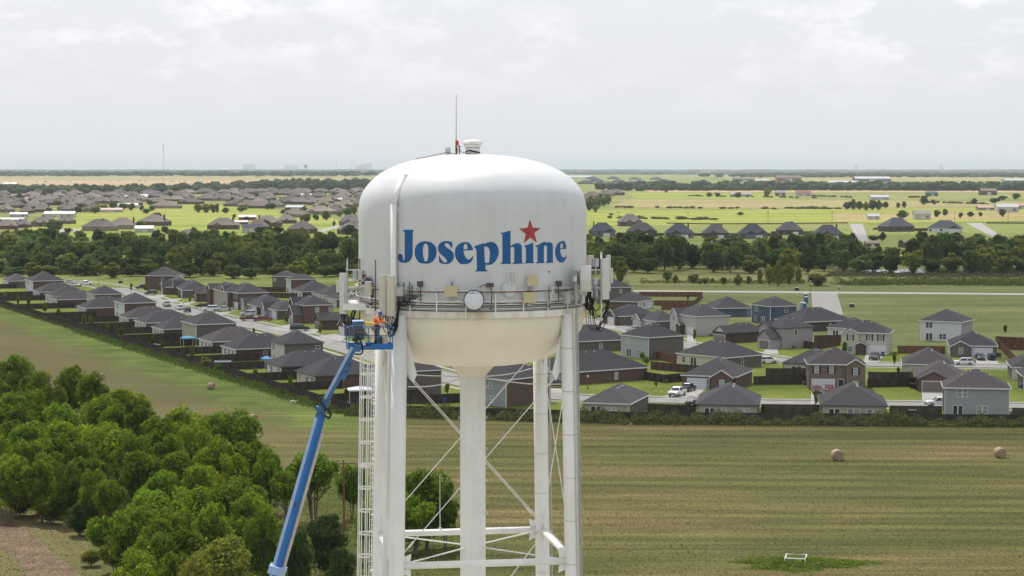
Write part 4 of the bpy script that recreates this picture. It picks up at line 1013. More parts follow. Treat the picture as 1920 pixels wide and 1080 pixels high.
person('worker in dark blue clothes bending over behind the cream cabinet', wp(pb), R_(-78), JC, mat('blue_overall', (.02, .04, .14), rough=.8, vary=.2, vscale=9), mat('black_trousers', (.02, .02, .025), rough=.8), M_skin, mat('maroon_hat', (.10, .03, .035), rough=.35))

# ================================================================== BOOM LIFT
M_lift = mat('lift_blue', (.010, .125, .39), rough=.35, spec=.5, vary=.08, vscale=2)
M_lift2 = mat('jib_blue', (.035, .125, .27), rough=.4, spec=.5, vary=.08, vscale=2)
M_pale = mat('lift_pale_blue', (.28, .40, .58), rough=.35, vary=.08, vscale=2)
M_grey2 = mat('boom_grey', (.45, .42, .38), rough=.5, vary=.12, vscale=3)
lift = thing('boom_lift', 'blue telescopic boom lift raised beside the tower', 'boom lift', (TX, TY, 0))
# basket
c0 = lp(693, 651, BASK_Y); M_b = Matrix.Translation(c0) @ Matrix.Rotation(R_(12), 4, 'Z')
bask = thing('basket', 'x', 'x'); del bask['label']; del bask['category']; bask.parent = lift; bask.matrix_local = M_b
W, D = 2.25, .95
def bp_(name, mats, f_, smooth=False):
    q = MB(); f_(q); return q.build(name, mats, bask, smooth)
bp_('floor', M_lift, lambda q: q.box((0, 0, -.06), (W, D, .07)))
bp_('toe_board', M_lift, lambda q: [q.box((.55, -D / 2, .07), (W - 1.1, .03, .27)), q.box((W / 2, 0, .07), (.03, D, .27)), q.box((-.85, -D / 2, .07), (.55, .03, .27)), q.box((0, D / 2, .07), (W, .03, .27)), q.box((-W / 2, 0, .07), (.03, D, .27))])
for x, y in ((-W / 2, -D / 2), (-.12, -D / 2), (.36, -D / 2), (W / 2, -D / 2), (-W / 2, D / 2), (-.4, D / 2), (.4, D / 2), (W / 2, D / 2)):
    bp_('post', M_lift2, lambda q: q.box((x, y, .5), (.045, .045, 1.05)))
for z in (.55, 1.03):
    bp_('rail', M_lift2, lambda q: q.tube([(-W / 2, -D / 2, z), (W / 2, -D / 2, z), (W / 2, D / 2, z), (-W / 2, D / 2, z), (-W / 2, -D / 2, z)], .024, 6))
bp_('control_box', M_lift2, lambda q: [q.box((-.62, -.28, 1.26), (.54, .32, .2)), q.tube([(-.9, -.47, .45), (-.9, -.47, 1.3), (-.85, -.47, 1.35), (-.35, -.47, 1.35), (-.31, -.47, 1.28), (-.31, -.47, .7), (-.2, -.47, .62)], .03, 6)])
bp_('control_cover', M_pale, lambda q: q.box((-.62, -.28, 1.375), (.58, .38, .035), rx=R_(8)))
bp_('control_panel', M_dark, lambda q: [q.box((-.62, -.32, .98), (.46, .26, .3)), q.box((-.5, -.25, .6), (.34, .26, .36)), q.box((-.75, -.3, .5), (.1, .2, .5))])
bp_('hose_box', M_box, lambda q: q.box((-.38, -.56, .28), (.17, .12, .26)))
bp_('pulley', M_black, lambda q: q.tube([(-.95, -.58, .47), (-.68, -.58, .5)], [.1, .085], 12))
bp_('hose', M_black, lambda q: [q.tube(smoothline([(-.65, -.5, .6), (-.55, -.62, .35), (-.45, -.62, .1), (-.48, -.6, -.25), (-.75, -.55, -.3), (-.95, -.55, -.2)], 5), .04, 6), q.tube(smoothline([(-.75, -.5, .8), (-.82, -.55, .6), (-.7, -.58, .4), (-.6, -.58, .1)], 5), .025, 5)])
bp_('tool_bucket', M_radome2, lambda q: q.lathe([(.001, .1), (.14, .1), (.16, .5), (.15, .5)], 14, (.78, -.1, 0)))
bp_('tool_bag', M_dark, lambda q: q.prism([(.45, .1), (.95, .1), (.92, .2), (.66, .22), (.62, .6), (.55, .6)], .3))
bp_('yellow_sleeve', mat('yellow_foam', (.65, .42, .02), rough=.6), lambda q: q.tube([(-.32, -.46, 1.28), (.16, -.46, 1.24)], .075, 8))
bp_('rotator', M_lift2, lambda q: [q.box((-.72, -.6, .02), (.34, .24, .36)), q.box((-.3, -.55, .0), (.8, .1, .16))])
# jib arm
JY = BASK_Y - .75
def lift_part(name, m_, f_, par=lift, smooth=False):
    q = MB(); f_(q); return q.build(name, m_, par, smooth, fix=True)
def hexbar(q, A, B, w, h, up=(0, -1, 0), mis=(0, 0, 0)):
    A, B = Vector(A), Vector(B); t = (B - A).normalized(); x = t.cross(Vector(up)).normalized(); u = x.cross(t)
    pr = [(-w / 2, -h * .5), (w / 2, -h * .5), (w / 2, h * .1), (w * .12, h * .5), (-w * .12, h * .5), (-w / 2, h * .1)]
    vs = [p + x * a + u * b for p in (A, B) for a, b in pr]
    q.add(vs, [(0, 1, 2, 3, 4, 5), (11, 10, 9, 8, 7, 6)] + [(i, i + 6, (i + 1) % 6 + 6, (i + 1) % 6) for i in range(6)])
jibA, jibB = lp(664, 652, JY), lp(611, 752, JY)
jib = lift_part('jib', M_lift2, lambda q: q.bar(jibA, jibB, .30, .34, up=(0, -1, 0)))
pd = (jibB - jibA).normalized(); perp = Vector((-pd.z, 0, pd.x))
if perp.x < 0: perp = -perp
perp = -perp                                             # towards upper left
lift_part('jib_lit_face', M_pale, lambda q: q.bar(jibA + perp * .10 + Vector((0, -.19, 0)), jibB + perp * .10 + Vector((0, -.19, 0)), .15, .03, up=(0, -1, 0)), jib)  # paler strip paints the skylight on the jib's upper left edge
lift_part('web_plate', M_lift2, lambda q: q.add([p for s in (0, .05) for p in [jibA + pd * .35 - perp * .12 + Vector((0, -.18 - s, 0)), jibA + pd * 1.0 - perp * .36 + Vector((0, -.18 - s, 0)), jibA + pd * 1.75 - perp * .34 + Vector((0, -.18 - s, 0)), jibA + pd * 1.6 - perp * .12 + Vector((0, -.18 - s, 0))]],
      [(0, 1, 2, 3), (7, 6, 5, 4), (0, 4, 5, 1), (1, 5, 6, 2), (2, 6, 7, 3), (3, 7, 4, 0)]), jib)
for dd in (.85, 1.25): lift_part('pin', M_dark, lambda q: q.tube([jibA + pd * dd - perp * .24 + Vector((0, -.2, 0)), jibA + pd * dd - perp * .24 + Vector((0, -.27, 0))], .08, 10), jib)
lift_part('cylinder', M_pale, lambda q: q.tube([lp(620, 738, JY - .1), lp(612, 758, JY - .1)], .06, 8), jib)
kn = lp(604, 764, JY)
knk = lift_part('knuckle', M_lift2, lambda q: [q.bar(lp(612, 748, JY), lp(599, 782, JY), .42, .42, up=(0, -1, 0)), q.bar(lp(592, 765, JY - .2), lp(608, 768, JY - .2), .22, .3, up=(0, -1, 0))])
lift_part('hose', M_black, lambda q: [q.tube(smoothline([lp(606, 744, JY - .25), lp(599, 750, JY - .35), lp(606, 760, JY - .4), lp(611, 770, JY - .3)], 5), .05, 6), q.tube(smoothline([lp(614, 765, JY - .2), lp(620, 776, JY - .25), lp(616, 784, JY - .25), lp(609, 778, JY - .25)], 5), .06, 6)], knk)
b0, b1 = lp(602, 777, JY), lp(512, 1092, JY - 1.2)
bd = (b1 - b0).normalized()
boom = lift_part('boom', M_lift, lambda q: hexbar(q, b0, b1, .48, .52))
side = Vector((bd.z, 0, -bd.x)); side = -side if side.x < 0 else side
lift_part('boom_lit_face', M_pale, lambda q: q.bar(b0 + Vector((0, -.13, 0)) - side * .175 + bd * .2, b1 + Vector((0, -.13, 0)) - side * .175, .2, .05, up=(-.62, -.78, .0)), boom)  # skylight on the boom's upper left facet, painted as a pale strip
lift_part('cylinder', M_grey2, lambda q: q.tube([b0 + side * .32 + bd * .9, b1 + side * .32], .09, 10), boom)
lift_part('slot', M_dark, lambda q: q.bar(b0 + bd * 4.55 + Vector((0, -.35, 0)) + side * .02, b0 + bd * 4.85 + Vector((0, -.35, 0)) + side * .02, .12, .05, up=(0, -1, 0)), boom)
lift_part('collar', M_pale, lambda q: q.bar(lp(522, 1062, JY - 1.2), lp(518, 1076, JY - 1.2), .86, .8, up=(0, -1, 0)), boom)
# lower boom, turret and chassis below the frame
base = Vector((b1.x - 6.2, b1.y - 2.5, 0))
lift_part('lower_boom', M_lift, lambda q: q.bar(b1, base + Vector((.4, .2, 2.3)), .8, .9, up=(0, -1, 0)))
lift_part('turret', M_lift, lambda q: [q.box(base + Vector((0, 0, 1.7)), (3.4, 1.9, 1.3)), q.box(base + Vector((-1.6, 0, 2.0)), (1.0, 2.2, 1.5))])
lift_part('chassis', M_dark, lambda q: q.box(base + Vector((0, 0, .8)), (3.8, 1.6, .5)))
for sx in (-1, 1):
    for sy in (-1, 1): lift_part('wheel', M_black, lambda q: q.tube([base + Vector((sx * 1.6, sy * 1.0, .6)), base + Vector((sx * 1.6, sy * 1.4, .6))], .6, 20))
# ================================================================== HOUSES
def brickmat(name, c1, c2): return mat(name, c1, rough=.9, c2=c2, vscale=4.5, spec=.15, detail=6, lo=.3, hi=.7, stretch=(1, 1, 2.2))
WALL = {
    'brown': brickmat('brown_brick', (.10, .065, .05), (.155, .105, .085)), 'red': brickmat('red_brick', (.10, .064, .055), (.155, .10, .085)),
    'grey': brickmat('grey_brick', (.105, .092, .085), (.165, .145, .135)), 'mixed': brickmat('mixed_brick', (.10, .075, .06), (.24, .19, .165)),
    'pale': brickmat('pale_brick', (.36, .345, .33), (.45, .44, .425)), 'creamb': brickmat('cream_brick', (.42, .385, .33), (.50, .47, .41)), 'lilac': brickmat('lilac_brick', (.26, .235, .245), (.36, .33, .335)),
    'white': mat('white_siding', (.55, .56, .58), rough=.7, vary=.04, vscale=1, stretch=(1, 1, 8)), 'cream': mat('cream_siding', (.50, .475, .40), rough=.7, vary=.04, vscale=1, stretch=(1, 1, 8)),
    'beige': mat('beige_siding', (.36, .325, .27), rough=.7, vary=.05, vscale=1, stretch=(1, 1, 8)), 'gsid': mat('grey_siding', (.27, .285, .31), rough=.7, vary=.05, vscale=1, stretch=(1, 1, 10)),
    'gsid2': mat('pale_grey_siding', (.34, .36, .39), rough=.7, vary=.05, vscale=1, stretch=(1, 1, 10)), 'blue': mat('slate_blue_siding', (.055, .085, .135), rough=.7, vary=.08, vscale=1, stretch=(1, 1, 8)),
    'dark': brickmat('dark_brick', (.065, .045, .035), (.11, .08, .065)),
}
ROOFM = [mat('shingles_%d' % i, c, rough=.95, vary=.14, vscale=2.4, spec=.15, detail=7, bump=.3, bscale=4, obvar=.16) for i, c in enumerate([(.066, .062, .066), (.058, .057, .063), (.077, .069, .070), (.053, .053, .060)])]
M_trim = mat('white_trim', (.62, .62, .63), rough=.6); M_trimd = mat('dark_trim', (.10, .09, .085), rough=.6)
M_glass = mat('window_glass', (.035, .045, .055), rough=.12, spec=.6); M_blind = mat('window_blind', (.24, .28, .27), rough=.35, spec=.5, obvar=.35)
M_gdoor = mat('white_garage_door', (.60, .61, .65), rough=.6); M_gdoor2 = mat('brown_garage_door', (.17, .15, .13), rough=.6); M_door = mat('dark_door', (.025, .022, .025), rough=.5)
M_ventm = mat('vent_metal', (.38, .38, .38), rough=.5, metal=.3); M_shut = mat('black_shutter', (.016, .016, .02), rough=.6)
WC = {}
def wmesh(kind, w, h):
    key = (kind, round(w, 2), round(h, 2))
    if key in WC: return WC[key]
    fr, pn = MB(), MB(); t = .10
    def unit(x, ww):
        fr.bb((x - ww / 2, -.05, 0), (x + ww / 2, .03, t)); fr.bb((x - ww / 2, -.05, h - t), (x + ww / 2, .03, h))
        fr.bb((x - ww / 2, -.05, t), (x - ww / 2 + t, .03, h - t)); fr.bb((x + ww / 2 - t, -.05, t), (x + ww / 2, .03, h - t))
        if kind in ('win', 'pair'): fr.bb((x - ww / 2 + t, -.04, h * .5 - .04), (x + ww / 2 - t, .03, h * .5 + .04))
        pn.bb((x - ww / 2 + t * .8, -.015, t * .8), (x + ww / 2 - t * .8, .02, h - t * .8))
    if kind == 'pair' or kind == 'slider':
        unit(-w / 4, w / 2); unit(w / 4, w / 2)
    elif kind == 'garage':
        for i in range(4):
            z0, z1 = h * i / 4 + .02, h * (i + 1) / 4 - .02; pn.bb((-w / 2, -.03, z0), (w / 2, .02, z1))
        fr.bb((-w / 2 - .12, -.06, 0), (-w / 2, .03, h)); fr.bb((w / 2, -.06, 0), (w / 2 + .12, .03, h)); fr.bb((-w / 2 - .12, -.06, h), (w / 2 + .12, .03, h + .14))
    elif kind == 'shut':
        for i in range(7): pn.bb((-w / 2, -.05, h * i / 7 + .01), (w / 2, .02, h * (i + 1) / 7 - .01))
    elif kind == 'door':
        pn.bb((-w / 2, -.03, 0), (w / 2, .02, h)); fr.bb((-w / 2 - .1, -.05, 0), (-w / 2, .03, h + .1)); fr.bb((w / 2, -.05, 0), (w / 2 + .1, .03, h + .1)); fr.bb((-w / 2, -.05, h), (w / 2, .03, h + .1))
    else: unit(0, w)
    WC[key] = (fr, pn, {}); return WC[key]
def wput(house, kind, side, u, z, w, h, pt, rotv, gm=None, proud=.0):
    fr, pn, cache = wmesh(kind, w, h)
    frm = M_trim
    pm = {'win': M_blind, 'pair': M_blind, 'slider': M_glass, 'door': M_door, 'shut': M_shut, 'garage': M_gdoor}[kind] if gm is None else gm
    nm = {'win': 'window', 'pair': 'window', 'slider': 'patio_door', 'door': 'door', 'shut': 'shutter', 'garage': 'garage_door'}[kind]
    if 'f' not in cache and fr.f: cache['f'] = fr.mesh(nm + '_frame', frm)
    if pm.name not in cache: cache[pm.name] = pn.mesh(nm + '_pane', pm)
    p = pt(u, proud, z)
    if fr.f:
        o = link(nm, cache['f'], house, p, rotv); link('pane' if kind != 'garage' else 'panels', cache[pm.name], o)
    else: o = link(nm, cache[pm.name], house, p, rotv)
    return o
HOUSES = []
def house(name, label, cxy, xl=None, xr=None, st=1, al=25, wl='white', wr='brown', W=None, L=None, gables=(), wins=(), roof=0, pitch=.52, trim=True, vents=2, E=None, ridge=None, group=None):
    """cxy: photo pixel of the near eave corner; xl, xr: photo columns of the far ends of the left and right eaves"""
    E = E or (2.85 if st == 1 else 5.5); a = R_(al); uR = Vector((math.cos(a), math.sin(a), 0)); uL = Vector((-math.sin(a), math.cos(a), 0))
    C = gp(cxy[0], cxy[1], E)
    def solve(px, u):
        k = (px - 960) / F * 1.0
        # (C.x + t u.x) / depth = ray.x ; ray.x depends a little on the row, use the corner row
        rx = ray(px, cxy[1]).x
        t = (rx * C.y - C.x) / (u.x - rx * u.y); return t
    o = .42
    WW = (solve(xr, uR) if xr is not None else W + 2 * o) - 2 * o
    LL = (solve(xl, uL) if xl is not None else L + 2 * o) - 2 * o
    WW = min(max(WW, 6), 24); LL = min(max(LL, 6), 24)
    base = C + (uR + uL) * o; base.z = 0
    h = thing(name, label, 'house', base, a, group)
    HOUSES.append((h, base, uR, uL, WW, LL, st))
    rm = ROOFM[roof % 4]; tm = M_trim if trim else M_trimd
    # walls: L (x=0), R (y=0), F (x=W), B (y=L)
    wL, wR = (WALL[wl], WALL[wr])
    q = MB()
    P = [(0, 0), (WW, 0), (WW, LL), (0, LL)]
    for i, mi in ((0, 1), (1, 0), (2, 1), (3, 0)):
        (x0, y0), (x1, y1) = P[i], P[(i + 1) % 4]; q.add([(x0, y0, 0), (x1, y1, 0), (x1, y1, E), (x0, y0, E)], [(0, 1, 2, 3)], mi)
    q.build('wall', [wL, wR], h)
    # corner boards
    cbm = tm if wl not in ('brown', 'grey', 'red', 'mixed', 'pale', 'creamb', 'lilac', 'dark') else wL
    if ('cb', E, cbm.name) not in WC:
        q = MB(); q.box((0, 0, E / 2), (.14, .14, E - .02)); WC['cb', E, cbm.name] = q.mesh('corner_board', cbm)
    for x, y in P: link('corner_board', WC['cb', E, cbm.name], h, (x, y, 0))
    # roof
    x0, x1, y0, y1 = -o, WW + o, -o, LL + o; rw, rl = x1 - x0, y1 - y0
    if ridge is None: ridge = 'x' if rw >= rl else 'y'
    half = min(rw, rl) / 2 if (ridge == 'x') == (rw >= rl) else min(rw, rl) / 2
    rise = half * pitch
    if ridge == 'x': A_, B_ = (x0 + half, (y0 + y1) / 2, E + rise), (x1 - half, (y0 + y1) / 2, E + rise)
    else: A_, B_ = ((x0 + x1) / 2, y0 + half, E + rise), ((x0 + x1) / 2, y1 - half, E + rise)
    e = [(x0, y0, E), (x1, y0, E), (x1, y1, E), (x0, y1, E)]; q = MB()
    if abs(rw - rl) < .3:
        ap = ((x0 + x1) / 2, (y0 + y1) / 2, E + rise); q.add(e + [ap], [(0, 1, 4), (1, 2, 4), (2, 3, 4), (3, 0, 4), (3, 2, 1, 0)])
    elif ridge == 'x': q.add(e + [A_, B_], [(0, 1, 5, 4), (1, 2, 5), (2, 3, 4, 5), (3, 0, 4), (3, 2, 1, 0)])
    else: q.add(e + [A_, B_], [(0, 1, 4), (1, 2, 5, 4), (2, 3, 5), (3, 0, 4, 5), (3, 2, 1, 0)])
    rf = q.build('roof', rm, h)
    q = MB(); d = .2
    for (a0, b0), (a1, b1) in (((x0, y0), (x1, y0)), ((x1, y0), (x1, y1)), ((x1, y1), (x0, y1)), ((x0, y1), (x0, y0))):
        dx, dy = a1 - a0, b1 - b0; ln = math.hypot(dx, dy); nx, ny = dy / ln * .035, -dx / ln * .035
        q.add([(a0 + nx, b0 + ny, E - d), (a1 + nx, b1 + ny, E - d), (a1 + nx, b1 + ny, E + .03), (a0 + nx, b0 + ny, E + .03), (a0 - nx, b0 - ny, E - d), (a1 - nx, b1 - ny, E - d), (a1 - nx, b1 - ny, E + .03), (a0 - nx, b0 - ny, E + .03)],
              [(0, 1, 2, 3), (7, 6, 5, 4), (3, 2, 6, 7), (0, 4, 5, 1)])
    q.build('eave_trim', tm, h)
    def roofz(x, y): return E + min(x - x0, x1 - x, y - y0, y1 - y) * pitch
    mid = Vector(((A_[0] + B_[0]) / 2, (A_[1] + B_[1]) / 2, 0)); ax = Vector((B_[0] - A_[0], B_[1] - A_[1], 0)); ax = ax.normalized() if ax.length > .1 else Vector((1, 0, 0))
    for k in range(vents):
        s = (-1.1, 1.1, -2.6, 2.6)[k]; off = Vector((-ax.y, ax.x, 0)); off = -off if (Matrix.Rotation(a, 3, 'Z') @ off).y > 0 else off
        p = mid + ax * s + off * .9
        vk = MB(); vk.lathe([(.19, -.1), (.19, .14), (.12, .2), (.001, .22)], 8, (p.x, p.y, roofz(p.x, p.y))); vk.build('roof_vent', M_ventm, rf)
    rj = random.Random(int(base.x * 13 + base.y))
    for k in range(2):
        px, py = rj.uniform(x0 + 2, x1 - 2), rj.uniform(y0 + 2, y1 - 2)
        vk = MB(); vk.tube([(px, py, roofz(px, py) - .1), (px, py, roofz(px, py) + .3)], .06, 6); vk.build('vent_pipe', M_trimd, rf)
    PT = {'L': (lambda u, v, z: (-v, u, z), -90), 'R': (lambda u, v, z: (u, -v, z), 0), 'F': (lambda u, v, z: (WW + v, u, z), 90), 'B': (lambda u, v, z: (u, LL + v, z), 180)}
    LEN = {'L': LL, 'F': LL, 'R': WW, 'B': WW}
    for gspec in gables:
        sd_, u0, u1, proj = gspec[:4]; opt = gspec[4] if len(gspec) > 4 else {}
        E2 = opt.get('E', E); gp_ = opt.get('pitch', .62); wm = WALL[opt.get('wall', wl if sd_ in 'LF' else wr)]; ov = .3
        if u0 < 0: u0 += LEN[sd_]
        if u1 <= 0: u1 += LEN[sd_]
        f = PT[sd_][0]; c_ = (u0 + u1) / 2; rz = E2 + (u1 - u0) / 2 * gp_; rzo = E2 + ((u1 - u0) / 2 + ov) * gp_ - ov * gp_
        q = MB()
        q.add([f(u0, proj, 0), f(u1, proj, 0), f(u1, proj, E2), f(c_, proj, rz), f(u0, proj, E2), f(u0, -.2, 0), f(u1, -.2, 0), f(u1, -.2, E2), f(u0, -.2, E2)],
              [(0, 1, 2, 3, 4), (1, 6, 7, 2), (0, 4, 8, 5)])
        q.build('wing_wall', wm, h, fix=False)
        back = -(rz - E2) / pitch + o if E2 == E else -.05
        back = min(back, -.1)
        el = E2 - ov * gp_
        q = MB()
        t_ = .12
        fl_ = [f(u0 - ov, proj + ov, el), f(c_, proj + ov, rz), f(u1 + ov, proj + ov, el), f(u1 + ov, -.35 if E2 == E else -.05, el), f(c_, back, rz), f(u0 - ov, -.35 if E2 == E else -.05, el)]
        lo = [(x, y, z - t_) for x, y, z in fl_]
        q.add([(x, y, z + .02) for x, y, z in fl_] + lo, [(0, 1, 4, 5), (1, 2, 3, 4), (6, 11, 10, 7), (7, 10, 9, 8), (0, 6, 7, 1), (1, 7, 8, 2), (0, 5, 11, 6), (2, 8, 9, 3)])
        q.build('gable_roof', opt.get('roof', rm), h)
        q = MB()
        for ua, za, ub, zb in ((u0 - ov, el, c_, rz), (c_, rz, u1 + ov, el)):
            q.add([f(ua, proj + ov + .03, za - .2), f(ub, proj + ov + .03, zb - .2), f(ub, proj + ov + .03, zb + .04), f(ua, proj + ov + .03, za + .04), f(ua, proj + ov - .05, za - .2), f(ub, proj + ov - .05, zb - .2), f(ub, proj + ov - .05, zb + .04), f(ua, proj + ov - .05, za + .04)],
                  [(0, 1, 2, 3), (7, 6, 5, 4), (3, 2, 6, 7), (0, 4, 5, 1)])
        q.build('gable_trim', M_trim if opt.get('trim', trim) else M_trimd, h)
        if 'infill' in opt:
            q = MB(); zz = E2 + .15; q.add([f(u0 + .25, proj + .02, zz), f(u1 - .25, proj + .02, zz), f(c_, proj + .02, rz - .15)], [(0, 1, 2)]); q.build('gable_panel', WALL[opt['infill']], h)
    for w in wins:
        kind, sd_, u, z, ww, hh = w[:6]; opt = w[6] if len(w) > 6 else {}
        if u < 0: u += LEN[sd_]
        if not (ww / 2 - .2 <= u <= LEN[sd_] - ww / 2 + .2): u = min(max(u, ww / 2 + .2), LEN[sd_] - ww / 2 - .2)
        ob = wput(h, kind, sd_, u, z, ww, hh, PT[sd_][0], R_(PT[sd_][1]), {'glass': M_glass, 'brown': M_gdoor2, 'white': M_gdoor, 'blind': M_blind}.get(opt.get('m')), opt.get('v', 0))
        if opt.get('sh'):
            for s in (-1, 1): wput(h, 'shut', sd_, u + s * (ww / 2 + .22), z - .02, .4, hh + .04, PT[sd_][0], R_(PT[sd_][1]), None, opt.get('v', 0))
    return h
# standard sets of openings
BK1 = [('pair', 'L', 1.9, .9, 1.7, 1.35, {'m': 'glass'}), ('slider', 'L', 5.2, .1, 1.8, 2.1), ('win', 'L', -2.0, .9, .95, 1.35, {'m': 'glass'})]
BK1b = [('pair', 'L', 2.2, .9, 1.7, 1.35, {'m': 'glass'}), ('pair', 'L', -2.6, .9, 1.7, 1.35, {'m': 'glass'}), ('door', 'L', 5.6, .1, .95, 2.05)]
BK2 = [('pair', 'L', -3.6, 3.5, 1.7, 1.4, {'m': 'glass'}), ('slider', 'L', -3.0, .1, 1.8, 2.1), ('win', 'L', 2.4, .9, .95, 1.35, {'m': 'glass'})]
SIDE1 = [('win', 'R', 7.5, .9, .9, 1.3, {'m': 'glass'})]
FR1 = [('garage', 'L', 3.1, .02, 4.6, 2.15), ('win', 'L', -1.8, .8, 1.0, 1.5, {'m': 'glass'}), ('door', 'L', 6.8, .05, .95, 2.1)]
H = house
# --- row that backs on to the diagonal fence, from far left to the tower
H('brick_house', 'grey brick house farthest left at the end of the fence row', (14, 527), None, 62, wl='white', wr='grey', L=12, wins=[('win', 'R', -2, .8, 1.3, 1.4)])
H('two_storey_house', 'two-storey house at the far left end with red brick side', (60, 527), 46, 122, 2, wr='red', wins=BK2)
H('brick_house', 'low house just right of the far left two-storey house', (72, 547.5), 59.5, None, wr='grey', W=15, wins=BK1)
H('brick_house', 'low house half hidden behind the fourth fence row roof', (97, 555), 83, None, wr='grey', W=13, wins=BK1b)
H('brick_house', 'low house with two white framed windows left of the cream two-storey', (105, 562), 92.5, None, wr='brown', W=15, wins=BK1b)
H('two_storey_house', 'cream two-storey house between low roofs in the far fence row', (175, 552), 160.5, 231, 2, wl='cream', wr='grey', wins=BK2, roof=3)
H('brick_house', 'low red brick house in front of the far cream two-storey', (159.5, 577.5), 143, None, wr='red', W=15, wins=BK1b)
H('two_storey_house', 'white backed two-storey house with dark red brick side in the fence row', (231, 568.6), 212, 295.5, 2, wr='red', wins=BK2, roof=1)
H('brick_house', 'low house right below the white backed two-storey house', (238.7, 596.5), 220.6, None, wr='red', W=15, wins=BK1, roof=2)
H('brick_house', 'low house with grey brick side in the middle of the fence row', (271, 605.6), 250, None, wr='grey', W=15, wins=BK1b, roof=1)
H('brick_house', 'low white backed house left of the beige two-storey house', (304, 617.5), 283, None, wr='brown', W=15, wins=BK1b, roof=0)
H('two_storey_house', 'beige two-storey house with a blue canopy behind it', (365.6, 608.5), 338.7, 446, 2, wl='beige', wr='grey', wins=BK2 + [('win', 'R', 9, 1.2, .8, 1.2, {'m': 'glass'})], roof=1)
H('brick_house', 'low purple roofed house right of the beige two-storey house', (395.6, 641), 370, None, wr='red', W=15, wins=BK1b, roof=2)
H('brick_house', 'low house with one small window in its dark brick side', (440, 655), 412.5, None, wr='dark', W=16, wins=BK1b + SIDE1, roof=1)
H('two_storey_house', 'cream two-storey house nearest the lift boom', (532, 645), 503.7, 609, 2, wl='cream', wr='grey', wins=[('pair', 'L', -2.2, 3.4, 1.6, 1.5, {'m': 'glass'}), ('win', 'L', -2.4, .9, .9, 1.3, {'m': 'glass'}), ('win', 'R', 8.2, 3.4, 1.2, 1.4, {'m': 'glass'})], roof=3, trim=False)
H('brick_house', 'low house with white back wall left of the jib', (526, 687.5), 496, None, wr='dark', W=16, wins=[('pair', 'L', 2.2, .8, 1.5, 1.5, {'m': 'glass'}), ('pair', 'L', -3.2, .8, 1.7, 1.5, {'m': 'glass'})], roof=3, trim=False)
H('brick_house', 'low cream backed house behind the boom jib', (589.4, 704.8), 552, None, wl='cream', wr='red', W=15, wins=[('pair', 'L', 2.2, .8, 1.6, 1.6, {'m': 'glass'}), ('slider', 'L', 5.5, .1, 1.6, 2.1), ('win', 'L', -2.0, .9, .8, 1.5, {'m': 'glass'})], roof=3, trim=False)
H('two_storey_house', 'two-storey brick house seen between the left legs and the riser', (722, 698.4), None, 832.5, 2, 27, wl='white', wr='grey', L=11, wins=[('win', 'R', 4, 1.0, .9, 1.3, {'m': 'glass'})])
H('two_storey_house', 'grey sided house with red brick side right of the riser', (949, 712.5), None, None, 2, 47, wl='gsid', wr='red', L=11, W=13, wins=[('pair', 'L', 4.2, .6, 1.9, 1.5), ('win', 'L', 4.2, 3.4, 1.1, 1.4)], roof=1)
# --- front row along the hay field
H('bungalow', 'bungalow with white patio umbrella right of the tower leg', (1182.5, 757.7), 1087, None, 1, 74, wl='beige', wr='grey', W=17, wins=[('pair', 'L', 3.4, .75, 2.0, 1.3), ('slider', 'L', -2.6, .1, 2.0, 2.1)], vents=4, ridge='x')
H('bungalow', 'beige bungalow second from the tower in the front row', (1425, 759.5), 1304, None, 1, 82, wl='beige', wr='grey', W=16, wins=[('win', 'L', 2.0, .5, 1.0, 1.7), ('win', 'L', 3.2, .5, 1.0, 1.7), ('win', 'L', 6.3, .5, 1.0, 1.7), ('slider', 'L', -2.2, .05, 1.9, 2.1)], trim=False, vents=4, roof=1, ridge='x')
H('bungalow', 'beige bungalow with three pairs of openings in the front row', (1665.6, 761), 1537, None, 1, 83, wl='beige', wr='grey', W=16, wins=[('win', 'L', 1.8, .4, 1.1, 1.8), ('win', 'L', 3.0, .4, 1.1, 1.8), ('win', 'L', 5.3, .4, 1.1, 1.8), ('win', 'L', 6.5, .4, 1.1, 1.8), ('slider', 'L', -2.3, .05, 2.1, 2.1)], trim=False, vents=4, roof=0, ridge='x')
H('two_storey_house', 'grey sided two-storey house at the right end of the front row', (1897, 729), 1768, None, 2, 80, wl='gsid', wr='red', W=11, wins=[('pair', 'L', -3.2, 3.7, 2.1, 1.6), ('slider', 'L', -2.4, .05, 1.9, 2.1), ('pair', 'L', 4.9, .6, 2.1, 1.55)], vents=4, roof=2)
# --- second row across the front street
H('brick_house', 'red brick house with porch seen right of the rear leg', (1056, 699), None, 1218.7, 1, 33, wl='white', wr='red', L=14, gables=[('L', 1.0, 7.0, 2.0)], wins=[('win', 'R', 14.0, .5, .95, 1.7), ('win', 'L', 4, .7, 1.2, 1.5, {'v': 2.0})], roof=1)
H('garage_house', 'brick house with white garage behind the two pickups', (1381.5, 706.7), 1275.7, None, 1, 70, wl='brown', wr='brown', W=15, gables=[('L', .3, 5.0, 1.2)], wins=[('garage', 'L', -3.4, .02, 4.7, 2.15), ('door', 'L', 5.7, .05, 1.0, 2.1), ('win', 'L', 2.6, .7, 1.1, 1.5, {'v': 1.2})], vents=2, roof=0)
H('brick_house', 'long cream backed house behind the white garage house', (1362, 671), 1266, 1433, 1, 41, wl='cream', wr='grey', wins=[('win', 'L', -2.0, .7, 1.0, 1.5, {'m': 'glass'}), ('slider', 'L', -5.2, .1, 2.0, 2.1), ('pair', 'L', 3.2, .8, 1.9, 1.4, {'m': 'glass'}), ('win', 'R', 5.5, .6, .8, 1.8, {'m': 'glass'})], vents=4, roof=1)
